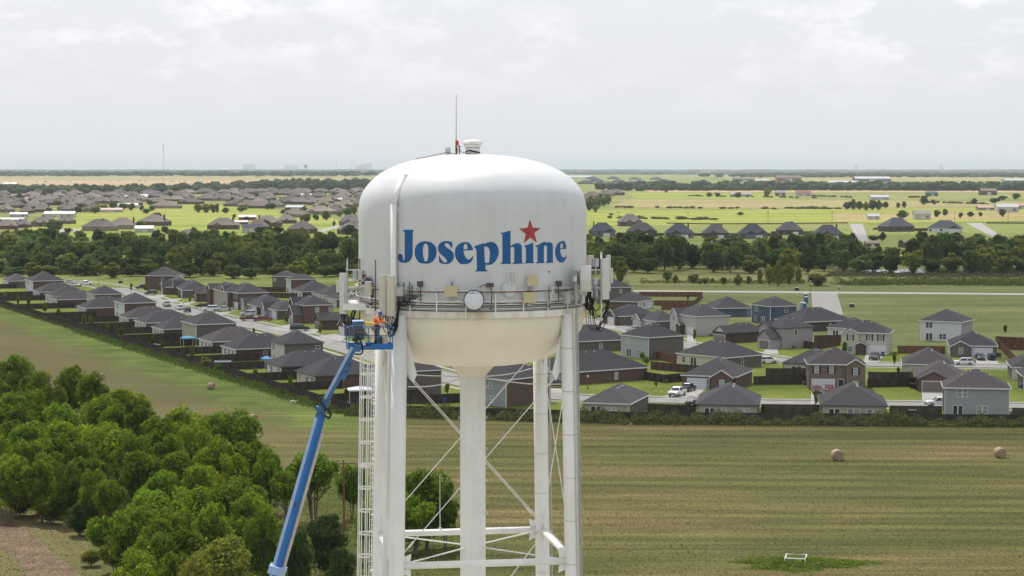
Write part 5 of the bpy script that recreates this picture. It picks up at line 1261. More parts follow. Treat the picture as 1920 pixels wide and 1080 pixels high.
H('two_storey_house', 'pale grey sided two-storey house with grey brick side', (1215.6, 633), 1161, 1286, 2, 35, wl='gsid2', wr='grey', wins=[('pair', 'L', -2.6, 3.5, 1.8, 1.6), ('slider', 'L', -3.0, .1, 1.9, 2.1), ('pair', 'L', 3.8, .6, 2.0, 1.7)], roof=1)
H('brick_house', 'low house right of the tower above the reddish fence', (1052, 642), None, 1186, 1, 28, wl='white', wr='grey', L=13, wins=[('win', 'R', 11.5, .5, 1.0, 1.6)], roof=3)
H('brick_house', 'cream backed low house left of the brick house with maroon cars', (1552, 683), 1465, None, 1, 66, wl='cream', wr='grey', W=14, wins=[('slider', 'L', -3.0, .1, 2.3, 2.0), ('win', 'L', 4.2, .6, 1.1, 1.6, {'m': 'glass'})], trim=False, roof=1)
SH = {'sh': 1}
H('two_storey_house', 'mixed brick two-storey house with black shutters and maroon cars', (1626, 683.5), 1513.5, None, 2, 85, wl='mixed', wr='mixed', W=11, gables=[('L', .1, 3.9, .7)], wins=[('garage', 'L', -3.0, .02, 4.7, 2.2), ('win', 'L', -1.6, 3.5, .95, 1.55, SH), ('win', 'L', -4.7, 3.5, .95, 1.55, SH), ('win', 'L', 2.0, 3.3, .95, 1.5, {'sh': 1, 'v': .7}), ('door', 'L', 5.0, .05, 1.1, 2.2), ('win', 'L', 2.0, .6, 1.2, 1.4, {'v': .7})], vents=2, roof=2)
H('garage_house', 'red brick gabled house with brown garage door', (1815, 709), 1714, None, 1, 80, wl='red', wr='red', W=14, gables=[('L', -6.6, -.5, 2.6, {'pitch': .5, 'trim': False})], wins=[('garage', 'L', -3.55, .02, 4.6, 2.2, {'m': 'brown', 'v': 2.6})], vents=4, roof=2, trim=False)
H('bungalow', 'cream backed bungalow behind the brown garage house', (1792, 684), 1691, None, 1, 80, wl='pale', wr='grey', W=14, wins=[('pair', 'L', -2.6, .7, 2.0, 1.4), ('slider', 'L', 3, .1, 1.9, 2.1)], vents=4, roof=2)
H('garage_house', 'grey brick house with dark saloon and jeep in front', (1872, 649), 1779, None, 1, 80, wl='grey', wr='white', W=14, gables=[('L', -4.9, -.1, .9, {'pitch': .5})], wins=[('garage', 'L', 3.4, .02, 4.8, 2.2), ('door', 'L', 6.6, .05, 1.1, 2.2), ('win', 'L', -2.5, .8, 1.1, 1.6, {'v': .9})], vents=4, roof=1)
H('bungalow', 'cream walled bungalow cut by the right picture edge', (1992, 690), 1895, None, 1, 80, wl='cream', wr='grey', W=15, wins=[('pair', 'L', -3, .7, 1.8, 1.4)], vents=2, roof=0)
H('bungalow', 'pale bungalow corner at the right edge above the front fence', (2010, 706), 1916, None, 1, 82, wl='gsid2', wr='grey', W=12, wins=[('win', 'L', 3, .7, 1.0, 1.4)], roof=2)
# --- third row
H('two_storey_house', 'cream brick two-storey house with black shutters and dark pickup', (1668, 625), 1576, None, 2, 74, wl='creamb', wr='pale', W=10, gables=[('L', -4.2, -.1, .8, {'pitch': .5}), ('L', 5.4, 7.9, 1.0, {'E': 2.75, 'pitch': .4, 'wall': 'dark'})], wins=[('garage', 'L', 2.9, .02, 4.7, 2.2), ('win', 'L', 1.8, 3.5, .95, 1.6, SH), ('win', 'L', 4.6, 3.5, .95, 1.6, SH), ('win', 'L', -2.1, 3.5, .95, 1.6, {'sh': 1, 'v': .8}), ('win', 'L', 7.2, 3.7, .45, 1.3, {'m': 'glass'}), ('door', 'L', 6.7, .05, 1.1, 2.2), ('win', 'L', -2.1, .6, 1.3, 1.5, {'v': .8})], vents=2, roof=1)
H('brick_house', 'low white sided house peeking out left of the cream brick two-storey', (1604, 616), 1549, None, 1, 62, wl='white', wr='white', W=15, wins=[('slider', 'L', -2.2, .1, 1.7, 2.0), ('win', 'L', -5.2, .7, .9, 1.5, {'m': 'glass'})], roof=3)
H('two_storey_house', 'white sided two-storey house alone before the open lot', (1803.7, 604), 1722.5, 1827.5, 2, 60, wl='white', wr='lilac', wins=[('pair', 'L', -2.4, 3.5, 2.0, 1.6, {'m': 'glass'}), ('slider', 'L', -2.4, .1, 1.9, 2.1), ('pair', 'L', 5.0, .6, 2.0, 1.5, {'m': 'glass'})], roof=1)
H('brick_house', 'low dark roofed house in front of the blue toilets', (1502, 604), None, 1600, 1, 26, wl='white', wr='dark', L=13, wins=[('win', 'R', 10, .7, 1, 1.4)], roof=3, vents=2)
H('two_storey_house', 'lilac brick two-storey house with lower brown garage gable', (1466, 615), 1424, 1527.5, 2, 31, wl='lilac', wr='lilac', gables=[('L', -4.5, -.2, 1.0, {'trim': False}), ('L', .3, 6.0, 3.4, {'E': 2.9, 'trim': False, 'pitch': .75})], wins=[('garage', 'L', 3.1, .02, 4.0, 2.1, {'m': 'brown', 'v': 3.4}), ('win', 'L', -2.3, 3.4, .9, 1.5, {'v': 1.0}), ('win', 'L', 4.6, 3.6, .9, 1.4), ('win', 'R', 4.5, 3.4, 1.0, 1.5, {'m': 'glass'})], roof=1, trim=False)
H('garage_house', 'dark brown house with cream gable tops and brown garage', (1372, 624), 1336, 1442, 1, 32, wl='dark', wr='dark', gables=[('L', .4, 6.0, 1.6, {'infill': 'cream', 'trim': False}), ('L', -4.5, -.5, .8, {'infill': 'cream', 'trim': False})], wins=[('garage', 'L', 3.2, .02, 4.3, 2.1, {'m': 'brown', 'v': 1.6}), ('win', 'R', -2, .6, .8, 1.8, {'m': 'glass'})], roof=0, trim=False)
H('two_storey_house', 'slate blue two-storey house with many white framed windows', (1443.7, 574.7), 1406, 1497.5, 2, 25, wl='blue', wr='blue', wins=[('pair', 'L', -2.6, 3.5, 1.8, 1.6, {'m': 'glass'}), ('win', 'L', -2.2, .7, 1.0, 1.5, {'m': 'glass'}), ('slider', 'L', -6.2, .1, 1.9, 2.1), ('win', 'L', 3.6, .7, 1.0, 1.5, {'m': 'glass'}), ('win', 'R', 5.6, 3.5, 1.1, 1.5, {'m': 'glass'})], roof=0)
H('brick_house', 'low slate blue house behind the pale brick two-storey', (1341, 578), None, 1412, 1, 13, wl='blue', wr='blue', L=13, wins=[('win', 'R', -1.0, .4, .9, 1.9, {'m': 'glass'})], roof=0)
H('two_storey_house', 'pale brick two-storey house with narrow left gable', (1303, 593.5), 1258, 1370, 2, 23, wl='pale', wr='pale', gables=[('L', -4.6, -.1, 1.0, {'pitch': .75}), ('L', 6.4, 9.0, 1.4, {'E': 2.75, 'pitch': .45, 'wall': 'dark'})], wins=[('garage', 'L', 3.0, .02, 4.4, 2.1), ('win', 'L', 2.0, 3.6, .95, 1.5), ('win', 'L', 5.0, 3.6, .95, 1.5), ('win', 'L', -2.3, 3.5, .95, 1.5, {'v': 1.0, 'm': 'glass'}), ('win', 'L', -2.3, .7, 1.1, 1.5, {'v': 1.0})], roof=1)
H('garage_house', 'low pale gabled house left of the pale brick two-storey', (1228.7, 602.5), 1188, 1285, 1, 24, wl='pale', wr='grey', gables=[('L', -5.0, -.1, 1.0)], wins=[('garage', 'L', 3.2, .02, 4.4, 2.1), ('win', 'L', -2.4, .8, 1.0, 1.5, {'v': 1.0})], roof=1)
H('garage_house', 'low brick house with white garage right of the antenna cluster', (1160, 593), 1128, 1236, 1, 22, wl='brown', wr='grey', gables=[('L', .3, 6.4, 1.2), ('L', -5, -1, .6)], wins=[('garage', 'L', 3.3, .02, 4.4, 2.2, {'v': 1.2})], roof=3)
H('brick_house', 'low white backed house above the cedar fence right of the tank', (1196, 566), 1140, 1227, 1, 62, wl='brown', wr='white', wins=[('pair', 'R', 5.5, .8, 1.7, 1.4, {'m': 'glass'}), ('win', 'R', 2.5, .8, 1.2, 1.4)], roof=1)
H('two_storey_house', 'two-storey brick house behind the right antenna cluster', (1116, 539.3), None, 1187, 2, 15, wl='white', wr='grey', L=12, wins=[('win', 'R', 9, 3.4, 1, 1.4)], roof=3)
# --- left side, far side of the street
H('two_storey_house', 'tall brick two-storey house by itself at the upper left', (331, 517), 270, None, 2, 84, wl='brown', wr='white', W=11, wins=[('win', 'L', 5.2, 3.4, 1.1, 1.4, {'m': 'glass'})], roof=0)
H('garage_house', 'gabled house with white garage right of the tall brick house', (310.6, 538.5), 297, 372, 1, 15, wl='red', wr='red', gables=[('L', .3, 5.5, 1.4, {'infill': 'cream', 'pitch': .9})], wins=[('garage', 'L', 3, .02, 4.2, 2.2, {'v': 1.4})], roof=0)
H('garage_house', 'gabled house with a bin beside its white garage on the left', (340, 544), 323, 400, 1, 15, wl='grey', wr='grey', gables=[('L', -5, -.2, 1.2, {'pitch': .9})], wins=[('garage', 'L', 3, .02, 4.4, 2.2)], roof=1)
H('garage_house', 'small brick house with brown garage in the left street', (371, 551), 361, 402, 1, 18, wl='brown', wr='red', gables=[('L', .4, 6.2, .8, {'trim': False})], wins=[('garage', 'L', 3.2, .02, 4.4, 2.2, {'m': 'brown', 'v': .8})], roof=2, trim=False)
H('two_storey_house', 'brown two-storey house with white porch post on the left street', (424, 547.5), 386, 474, 2, 22, wl='beige', wr='brown', gables=[('L', -4.5, -.2, 1.2, {'wall': 'brown', 'pitch': .8})], wins=[('win', 'L', 3, 3.5, 1.0, 1.5, {'m': 'glass'}), ('win', 'L', 5.2, 3.5, 1.0, 1.5, {'m': 'glass'}), ('garage', 'L', 3.4, .02, 4.4, 2.2, {'m': 'brown'})], roof=0)
H('two_storey_house', 'red brick two-storey house with white garage behind the silver pickup', (445.6, 549.7), 419, 506.5, 2, 24, wl='red', wr='red', gables=[('L', -5.0, -.3, 1.4, {'pitch': .8})], wins=[('garage', 'L', 3.0, .02, 4.4, 2.2), ('win', 'L', 2.2, 3.5, 1.0, 1.5, {'m': 'glass'}), ('win', 'L', 5.2, 3.5, 1.0, 1.5, {'m': 'glass'}), ('win', 'L', -2.5, 3.4, 1.0, 1.5, {'v': 1.4, 'm': 'glass'}), ('door', 'L', 6.6, .05, 1.0, 2.1)], roof=1)
H('garage_house', 'low gabled house behind the maroon pickup', (479, 574), 455, 548, 1, 22, wl='beige', wr='dark', gables=[('L', -4.8, -.2, 1.2, {'pitch': .85})], wins=[('garage', 'L', 3.0, .02, 4.4, 2.2), ('win', 'L', -2.4, .8, 1.2, 1.5, {'v': 1.2})], roof=1)
H('garage_house', 'low grey house with small arched dormer behind the maroon saloon', (517, 582), 493, 576, 1, 22, wl='gsid', wr='grey', gables=[('L', -4.6, -.2, 1.2, {'pitch': .85})], wins=[('garage', 'L', 3.0, .02, 4.4, 2.2), ('win', 'L', -2.4, .8, 1.2, 1.5, {'v': 1.2})], roof=1)
H('two_storey_house', 'brick two-storey house with lower white garage gable left of the antennas', (568, 572.7), 543, 628, 2, 24, wl='red', wr='red', gables=[('L', -4.6, -.2, .8, {'pitch': .9}), ('L', .2, 6.6, 3.2, {'E': 2.7, 'pitch': .9})], wins=[('garage', 'L', 3.3, .02, 4.6, 2.3, {'v': 3.2}), ('win', 'L', 3.5, 3.7, 1.1, 1.4, {'m': 'glass'}), ('win', 'R', 4.2, 3.2, 1.3, 1.6), ('win', 'R', 8.6, 3.2, 1.3, 1.6)], roof=1)
H('garage_house', 'low dark gabled house right of the brick two-storey with lower garage', (603.7, 600.6), 589.5, 668, 1, 22, wl='brown', wr='dark', gables=[('L', .6, 5.8, .8, {'pitch': .8, 'trim': False})], wins=[('garage', 'L', 3.2, .02, 3.6, 2.1, {'m': 'brown', 'v': .8})], roof=0, trim=False)
H('garage_house', 'white garage house peeking between the left antennas', (652, 611), 637, 725, 1, 24, wl='brown', wr='grey', gables=[('L', .3, 6.0, 1.0)], wins=[('garage', 'L', 3.1, .02, 4.4, 2.2, {'v': 1.0})], roof=1)
H('two_storey_house', 'grey brick two-storey house at the back before the woods', (545, 518), 508.5, None, 2, 80, wl='grey', wr='grey', W=10, wins=[('win', 'L', 6, 3.4, 1.0, 1.4)], roof=0)
H('two_storey_house', 'white fronted two-storey house with red brick side before the woods', (543.7, 524), 534.5, 594.5, 2, 22, wl='white', wr='red', wins=[('win', 'L', 3, 3.5, 1.0, 1.4), ('slider', 'L', 4, .1, 1.8, 2.1), ('win', 'R', 8.5, 3.4, 1.1, 1.5, {'m': 'glass'})], roof=2)
H('brick_house', 'low white backed house below the white fronted two-storey', (565, 547), 544.5, 634, 1, 22, wr='dark', wins=[('win', 'L', 2.2, .8, 1.2, 1.4, {'m': 'glass'}), ('win', 'L', -2.2, .8, 1.2, 1.4), ('win', 'L', 6.2, .8, 1.2, 1.4)], roof=1)
H('brick_house', 'middle of three low houses left of the leftmost antenna', (605, 553.5), 583.5, 668, 1, 22, wr='dark', wins=[('win', 'L', 3, .8, 1.2, 1.4, {'m': 'glass'})], roof=0)
H('brick_house', 'nearest of three low houses left of the leftmost antenna', (629, 561), 606.5, 700, 1, 22, wr='brown', wins=[('win', 'L', 2.2, .8, 1.2, 1.4, {'m': 'glass'}), ('win', 'L', -3.0, .8, 1.2, 1.4, {'m': 'glass'})], roof=3)
# ================================================================== FENCES
FMAT = {'dark': mat('weathered_fence', (.052, .042, .036), rough=.95, vary=.35, vscale=1.2, spec=.1, stretch=(3, 3, .4)), 'mid': mat('brown_fence', (.085, .055, .042), rough=.95, vary=.3, vscale=1.2, spec=.1, stretch=(3, 3, .4)),
        'cedar': mat('cedar_fence', (.135, .065, .04), rough=.95, vary=.3, vscale=1.2, spec=.1, stretch=(3, 3, .4))}
FPM = {}
def fence_mesh(k, hgt):
    if (k, hgt) in FPM: return FPM[k, hgt]
    rj = random.Random(len(FPM)); q = MB(); n = 16; w = 2.4 / n
    for i in range(n):
        t = hgt + rj.uniform(-.03, .03); q.bb((i * w + .004, -.012 + rj.uniform(-.006, .006), .04), ((i + 1) * w - .004, .012, t))
    for z in (.35, hgt * .55, hgt - .3): q.bb((0, .015, z), (2.4, .055, z + .09))
    p = MB(); p.bb((-.05, .02, 0), (.05, .12, hgt + .06))
    FPM[k, hgt] = (q.mesh('fence_panel', FMAT[k]), p.mesh('fence_post', mat('fence_post_wood', (.15, .135, .115), rough=.9, vary=.2))); return FPM[k, hgt]
def fence(label, pts, k='dark', hgt=1.85, group=None):
    pts = [Vector((p[0], p[1], 0)) for p in pts]
    t = thing('wooden_fence', label, 'fence', pts[0], 0, group); pm, po = fence_mesh(k, hgt); prev = pts[0]
    for b in pts[1:]:
        d = b - prev; n = max(1, round(d.length / 2.4)); sx = d.length / n / 2.4; rz = math.atan2(d.y, d.x)
        for i in range(n):
            p = prev + d * i / n - pts[0]; o = link('panel', pm, t, p, rz); o.scale = (sx, 1, 1); link('post', po, t, p, rz)
        prev = b
    link('post', po, t, prev - pts[0], 0); return t
def pf(label, px, k='dark', hgt=1.85): return fence(label, [gp(*p) for p in px], k, hgt)
fence('long weathered fence running diagonally behind the left row of houses', [FA, FA + (FB - FA) * .33, FA + (FB - FA) * .66, FB], 'dark', 1.9)
fence('dark fence behind the weeds along the hay field', [FB, FM, FM2, FC], 'dark', 1.8)
ORD = ['at the far left end', 'second from the far left', 'third from the far left', 'fourth from the far left', 'below the far cream two-storey', 'beside the low red brick house', 'beside the white backed two-storey', 'below the white backed two-storey', 'in the middle of the row', 'left of the beige two-storey', 'beside the blue canopy', 'right of the blue canopy', 'beside the small dark window', 'beside the cream two-storey', 'left of the jib', 'behind the jib', 'behind the white tent']
kk = 0
for i, (h, base, uR, uL, WW, LL, st) in enumerate(HOUSES[:18]):
    if i in (3, 5): continue
    p = base - uL * 1.6; d = (p - FB).dot(FN)               # distance to the outer fence
    p0 = p - FN * d; p1 = p + uR * (3.0 + (i % 3) * 2.5)
    fence('side yard fence reaching in from the diagonal fence, ' + ORD[kk], [p0, p1], 'dark', 1.85); kk += 1
pf('reddish cedar fence right of the cream brick two-storey', [(1683, 663), (1772, 664)], 'cedar', 2.0)
pf('dark fence between the brick house with maroon cars and the brown garage', [(1627, 727), (1716, 725)], 'dark', 1.9)
pf('taller back fence behind the yard right of the shuttered brick house', [(1628, 713), (1660, 714), (1716, 713)], 'dark', 1.9)
pf('dark fence left of the shuttered brick house', [(1413, 722), (1513, 721)], 'dark', 1.9)
pf('long dark fence below the cream backed low house', [(1436, 706), (1516, 706)], 'dark', 1.9)
pf('almost black fence wrapped round a small lawn', [(1204, 712), (1245, 718.5), (1279, 716)], 'dark', 1.9)
pf('grey brown fence right of the pale grey sided house', [(1220, 693), (1276, 698), (1310, 701)], 'mid', 1.9)
pf('reddish fence below the pale grey sided house', [(1217, 670), (1268, 683)], 'cedar', 2.0)
pf('reddish fence above the red brick house right of the tower', [(1062, 660), (1120, 657), (1165, 655)], 'cedar', 1.9)
pf('cedar fence turning the corner at the far right', [(1925, 648), (1866, 645), (1884, 664), (1904, 684)], 'cedar', 2.1)
pf('inner cedar fence at the far right edge', [(1925, 657), (1872, 655)], 'cedar', 2.0)
pf('farthest cedar fence along the pale path', [(1199, 556), (1317, 556.5)], 'cedar', 1.8)
pf('middle cedar fence between two grass strips right of the tank', [(1226, 573), (1304, 573.5)], 'cedar', 1.8)
pf('nearest of the three cedar fences right of the tank', [(1240, 581), (1296, 581), (1317, 557)], 'cedar', 1.8)
pf('brown fence behind the lilac brick two-storey', [(1527, 642), (1577, 641)], 'mid', 1.9)
pf('brown fence in front of the small lawn by the lilac brick house', [(1507, 652), (1530, 656), (1576, 648)], 'mid', 1.9)
pf('brown fence by the woods left of the grey brick two-storey', [(470, 547), (540, 548)], 'mid', 1.9)
pf('brown fence below the fronts of the left back houses', [(500, 558), (560, 560)], 'mid', 1.9)
pf('dark fence at the right end of the front row', [(1898, 783), (1930, 784)], 'dark', 1.9)
pf('dark fence beside the black trailer', [(1214, 775), (1305, 778)], 'dark', 1.9)
pf('dark fence between the second and third bungalows', [(1428, 776), (1536, 777)], 'dark', 1.9)
pf('dark fence between the third bungalow and the grey two-storey', [(1668, 779), (1766, 780)], 'dark', 1.9)
pf('dark yard fence seen between the left legs', [(722, 757), (800, 758), (862, 755)], 'dark', 1.9)
# far row of houses: short brown fences
for x0, x1, y, nm in ((1156, 1178, 441.5, 'first'), (1222, 1245, 442, 'second'), (1294, 1322, 442.5, 'third'), (1360, 1387, 443, 'fourth'), (1436, 1458, 443, 'fifth'), (1446, 1528, 439, 'sixth'), (1574, 1594, 446, 'seventh'), (1700, 1752, 433, 'eighth')):
    pf('short brown fence in the far row of grey houses, %s from the left' % nm, [(x0, y), (x1, y)], 'mid', 2.0)

# black silt fence along the edge of the bright pasture
M_silt = mat('silt_fabric', (.02, .02, .022), rough=.8)
for lab, px in (('low black silt fence behind the far row of houses', [(1250, 419.5), (1330, 421), (1450, 420.5), (1590, 419)]), ('low black silt fence at the far right field edge', [(1850, 419), (1960, 419.5)])):
    P = [gp(*p) for p in px]; t = thing('silt_fence', lab, 'fence', P[0])
    for a_, b_ in zip(P, P[1:]):
        q = MB(); q.bar(a_ - P[0] + Vector((0, 0, .5)), b_ - P[0] + Vector((0, 0, .5)), .05, 1.0); q.build('fabric', M_silt, t)
        n_ = max(2, int((b_ - a_).length / 12))
        for i in range(n_): c_ = a_.lerp(b_, i / n_) - P[0]; q = MB(); q.box((c_.x, c_.y - .05, .6), (.06, .06, 1.2)); q.build('stake', M_rust, t)

# ================================================================== VEHICLES
M_tyre = mat('tyre', (.015, .015, .016), rough=.9); M_rim = mat('alloy_rim', (.35, .35, .36), rough=.35, metal=.7); M_cglass = mat('car_glass', (.02, .027, .035), rough=.06, spec=.7)
M_lamp = mat('headlamp', (.7, .72, .75), rough=.15); M_tail = mat('tail_lamp', (.35, .01, .01), rough=.2)
PAINT = {'white': (.72, .73, .75), 'silver': (.46, .50, .55), 'maroon': (.13, .008, .02), 'black': (.012, .014, .018), 'navy': (.02, .03, .06), 'dark': (.03, .04, .045), 'tan': (.38, .34, .28), 'red': (.25, .02, .03), 'grey': (.09, .10, .12), 'teal': (.035, .055, .06)}
SPEC = {'pickup': dict(L=5.7, W=2.0, low=[(-2.85, .45), (2.75, .45), (2.85, .72), (2.8, 1.02), (2.6, 1.12), (1.35, 1.2), (-2.85, 1.2)], cab=(-.95, 1.35, -.78, .55, 1.18, 1.88), wx=(-1.75, 1.85), r=.41),
        'suv': dict(L=4.9, W=1.95, low=[(-2.45, .42), (2.35, .42), (2.45, .75), (2.35, 1.0), (1.25, 1.12), (-2.45, 1.14)], cab=(-2.4, 1.3, -2.1, .5, 1.1, 1.8), wx=(-1.45, 1.5), r=.38),
        'saloon': dict(L=4.8, W=1.84, low=[(-2.4, .35), (2.3, .35), (2.4, .6), (2.25, .82), (1.1, .95), (-1.9, .98), (-2.4, .92)], cab=(-2.0, 1.15, -1.15, .25, .93, 1.43), wx=(-1.4, 1.45), r=.33)}
VM = {}
def vehicle(kind, label, px, py, hd, col, scale=1.0, spare=False):
    S = SPEC[kind]; W = S['W']
    t = thing({'pickup': 'pickup_truck', 'suv': 'estate_car', 'saloon': 'saloon_car'}[kind], label, 'pickup' if kind == 'pickup' else 'car', gp(px, py, .05), R_(hd)); t.scale = (scale,) * 3
    m_ = mat('car_paint_' + col, PAINT[col], rough=.25, spec=.6)
    if (kind, col) not in VM:
        q = MB(); q.prism(S['low'], W); body = q.mesh('body', m_)
        bm = bmesh.new(); bm.from_mesh(body); bmesh.ops.recalc_face_normals(bm, faces=bm.faces)
        bmesh.ops.bevel(bm, geom=bm.edges[:], offset=.09, segments=2, affect='EDGES', profile=.6); bm.to_mesh(body); bm.free()
        a, b, c_, d, z0, z1 = S['cab']; q = MB(); w0, w1 = W * .47, W * .39
        cab = [(a, -w0, z0), (b, -w0, z0), (b, w0, z0), (a, w0, z0), (c_, -w1, z1 - .06), (d, -w1, z1 - .06), (d, w1, z1 - .06), (c_, w1, z1 - .06)]
        q.add(cab, [(0, 1, 5, 4), (1, 2, 6, 5), (2, 3, 7, 6), (3, 0, 4, 7), (4, 5, 6, 7)]); glass = q.mesh('window', M_cglass)
        q = MB(); q.add([(c_ - .03, -w1 - .02, z1 - .06), (d + .05, -w1 - .02, z1 - .06), (d + .05, w1 + .02, z1 - .06), (c_ - .03, w1 + .02, z1 - .06), (c_ + .08, -w1 + .1, z1), (d - .05, -w1 + .1, z1), (d - .05, w1 - .1, z1), (c_ + .08, w1 - .1, z1)], [(0, 1, 5, 4), (1, 2, 6, 5), (2, 3, 7, 6), (3, 0, 4, 7), (4, 5, 6, 7), (3, 2, 1, 0)])
        for y in (-1, 1):
            for (x0, x1) in ((a, c_), (b, d)): q.bar((x0, y * w0, z0), (x1, y * w1, z1 - .05), .09, .07, up=(0, 1, 0))
            mx0 = (a + b) / 2 - .1; mx1 = (c_ + d) / 2 - .05; q.bar((mx0, y * (w0 + .005), z0), (mx1, y * (w1 + .005), z1 - .05), .1, .05, up=(0, 1, 0))
        roof = q.mesh('roof', m_)
        r = S['r']; q = MB(); q.tube([(0, -.12, 0), (0, .12, 0)], r, 18); tyre = q.mesh('tyre', M_tyre); q = MB(); q.tube([(0, -.13, 0), (0, .13, 0)], r * .62, 12); rim = q.mesh('rim', M_rim)
        q = MB(); fx = S['L'] / 2; q.box((fx - .02, 0, .52), (.12, W * .96, .2)); q.box((-fx + .02, 0, .55), (.12, W * .96, .2)); q.box((fx - .06, 0, .84 if kind != 'saloon' else .66), (.1, W * .55, .22)); bump = q.mesh('bumper', M_dark)
        q = MB(); q.box((fx - .07, 0, 0), (.1, .34, .17)); lamp = q.mesh('headlamp', M_lamp); q = MB(); q.box((-fx + .03, 0, 0), (.08, .16, .3)); tail = q.mesh('tail_lamp', M_tail)
        bed = None
        if kind == 'pickup': q = MB(); q.bb((-2.7, -W * .42, 1.10), (-1.05, W * .42, 1.215)); bed = q.mesh('bed', M_dark)
        VM[kind, col] = (body, glass, roof, tyre, rim, bump, lamp, tail, bed)
    body, glass, roof, tyre, rim, bump, lamp, tail, bed = VM[kind, col]
    link('body', body, t); link('window', glass, t); link('roof', roof, t); link('bumper', bump, t)
    zl = .84 if kind != 'saloon' else .68
    for y in (-1, 1):
        link('headlamp', lamp, t, (0, y * W * .38, zl)); link('tail_lamp', tail, t, (0, y * W * .43, zl + .05))
        for x in S['wx']: wh = link('wheel', tyre, t, (x, y * (W / 2 - .1), S['r'])); link('rim', rim, wh)
    if bed: link('bed', bed, t)
    if spare: q = MB(); q.tube([(-S['L'] / 2 - .02, 0, 1.0), (-S['L'] / 2 - .25, 0, 1.0)], .38, 16); q.build('spare_wheel', M_tyre, t)
    return t
V = vehicle
V('pickup', 'white pickup side on at the far left cross street', 161, 534.5, 5, 'white')
V('saloon', 'silver car half hidden behind the far left two-storey roof', 133, 531, -25, 'silver')
V('saloon', 'white car below the far left silver car', 142, 537, -30, 'white')
V('suv', 'navy estate car by the tall brick house at upper left', 266, 541.5, 200, 'navy')
V('suv', 'dark estate car on the drive near the yellow shrub', 283, 552.5, 190, 'dark')
V('pickup', 'tan pickup facing the camera on the left street', 313, 575, -70, 'tan')
V('pickup', 'white truck parked ahead of the dark jeep on the left street', 337, 580.5, 120, 'white', .85)
V('suv', 'dark jeep seen from behind on the left street', 352, 585, 105, 'dark', .9)
V('saloon', 'dark saloon on a drive behind the white estate car', 378, 576, 190, 'black')
V('suv', 'white estate car side on beside the silver pickup', 394, 583.5, 190, 'white', 1.1)
V('pickup', 'silver pickup side on beside the white estate car', 420, 583.5, 188, 'silver')
V('suv', 'pale estate car just above the maroon pickup', 465, 592.5, 188, 'silver', 1.05)
V('pickup', 'maroon pickup parked nose to tail with a maroon saloon', 467, 601.5, 10, 'maroon')
V('saloon', 'maroon saloon parked behind the maroon pickup', 495, 601.5, 10, 'maroon', 1.1)
V('suv', 'black estate car on a drive left of the lift basket', 562, 620.5, 8, 'black', 1.15)
V('pickup', 'dark pickup seen between the right tower legs', 1043, 726, 5, 'black', .9)
V('pickup', 'white pickup facing the camera on the garage drive', 1270, 742, -116, 'white')
V('pickup', 'dark teal pickup parked behind the white pickup', 1290, 733, 64, 'teal', .9)
V('suv', 'white estate car at the kerb behind the long cream house', 1440, 681, 15, 'white', .95)
V('pickup', 'dark pickup on the drive of the cream brick two-storey', 1640, 674, -110, 'grey')
V('saloon', 'maroon car facing the white garage door', 1532, 737, -97, 'maroon', 1.05)
V('saloon', 'pale red car beside the maroon car', 1556, 735, -97, 'red', 1.05)
V('suv', 'white off-roader with spare wheel parked on the second street', 1807, 684, 176, 'white', .95, True)
V('saloon', 'dark saloon facing out of the right hand garage', 1838, 674.5, -95, 'dark', 1.05)
V('suv', 'dark jeep with spare wheel beside the dark saloon', 1859, 674.5, 83, 'black', .95, True)
V('pickup', 'white pickup half hidden by the grey sided two-storey', 1762, 762, 186, 'white')
V('pickup', 'silver pickup behind the roof of the pale grey sided house', 1192, 622, 20, 'silver', .9)
V('saloon', 'black car in front of a far grey house garage', 1413, 447, -80, 'black', 1.3)
V('saloon', 'maroon car beside a far grey house', 1373, 445.5, 10, 'maroon', 1.3)
V('saloon', 'black car beside the far dark roofed house', 1644, 431, 15, 'black', 1.3)
V('saloon', 'grey car under the trees before the far grey houses', 1418, 455, 10, 'grey', 1.2)

# ================================================================== SMALL THINGS
def lamp_post(label, x, y0, y1, m_=M_dark, r=.08):
    p = gp(x, y1); h = zat(y0, p.y); t = thing('street_lamp', label, 'street lamp', p)
    q = MB(); q.tube([(0, 0, 0), (0, 0, h - .25)], [r, r * .7], 8); q.build('pole', m_, t, True)
    q = MB(); q.lathe([(.001, 0), (.12, .02), (.2, .25), (.16, .42), (.001, .45)], 10, (0, 0, h - .3)); q.build('lantern', mat('lamp_globe', (.75, .75, .72), rough=.3), t, True)
    q = MB(); q.lathe([(.15, 0), (.13, .3), (.09, .5)], 8); q.build('base', m_, t)
lamp_post('street lamp by the white pickup at the far left', 184, 512.5, 537)
lamp_post('street lamp by the dark jeep on the left street', 345, 565, 590)
lamp_post('street lamp in front of the red brick house right of the tower', 1102, 705, 730)
lamp_post('tall green lamp post beside the concrete road stub', 1519, 527, 553, mat('green_pole', (.04, .09, .05)), .1)
def toilet(label, x, y, m_, rz):
    t = thing('portable_toilet', label, 'toilet', gp(x, y), R_(rz)); q = MB(); q.box((0, 0, 1.1), (1.1, 1.1, 2.2)); q.build('cabin', m_, t)
    q = MB(); q.box((0, 0, 2.27), (1.16, 1.16, .14)); q.lathe([(.5, .06), (.2, .18), (.001, .2)], 8, (0, 0, 2.28)); q.build('roof', M_wpaint, t)
    q = MB(); q.box((0, -.57, 1.05), (.75, .05, 1.9)); q.box((.25, -.61, 1.05), (.05, .04, .12)); q.build('door', m_, t)
    q = MB(); q.box((0, 0, .06), (1.2, 1.2, .12)); q.build('skid', M_dark, t)
M_bt = mat('toilet_blue', (.03, .09, .28), rough=.5)
toilet('farthest blue portable toilet beside the road stub', 1510.5, 563, M_bt, 5)
toilet('second blue portable toilet just below the farthest', 1511.5, 569, M_bt, 5)
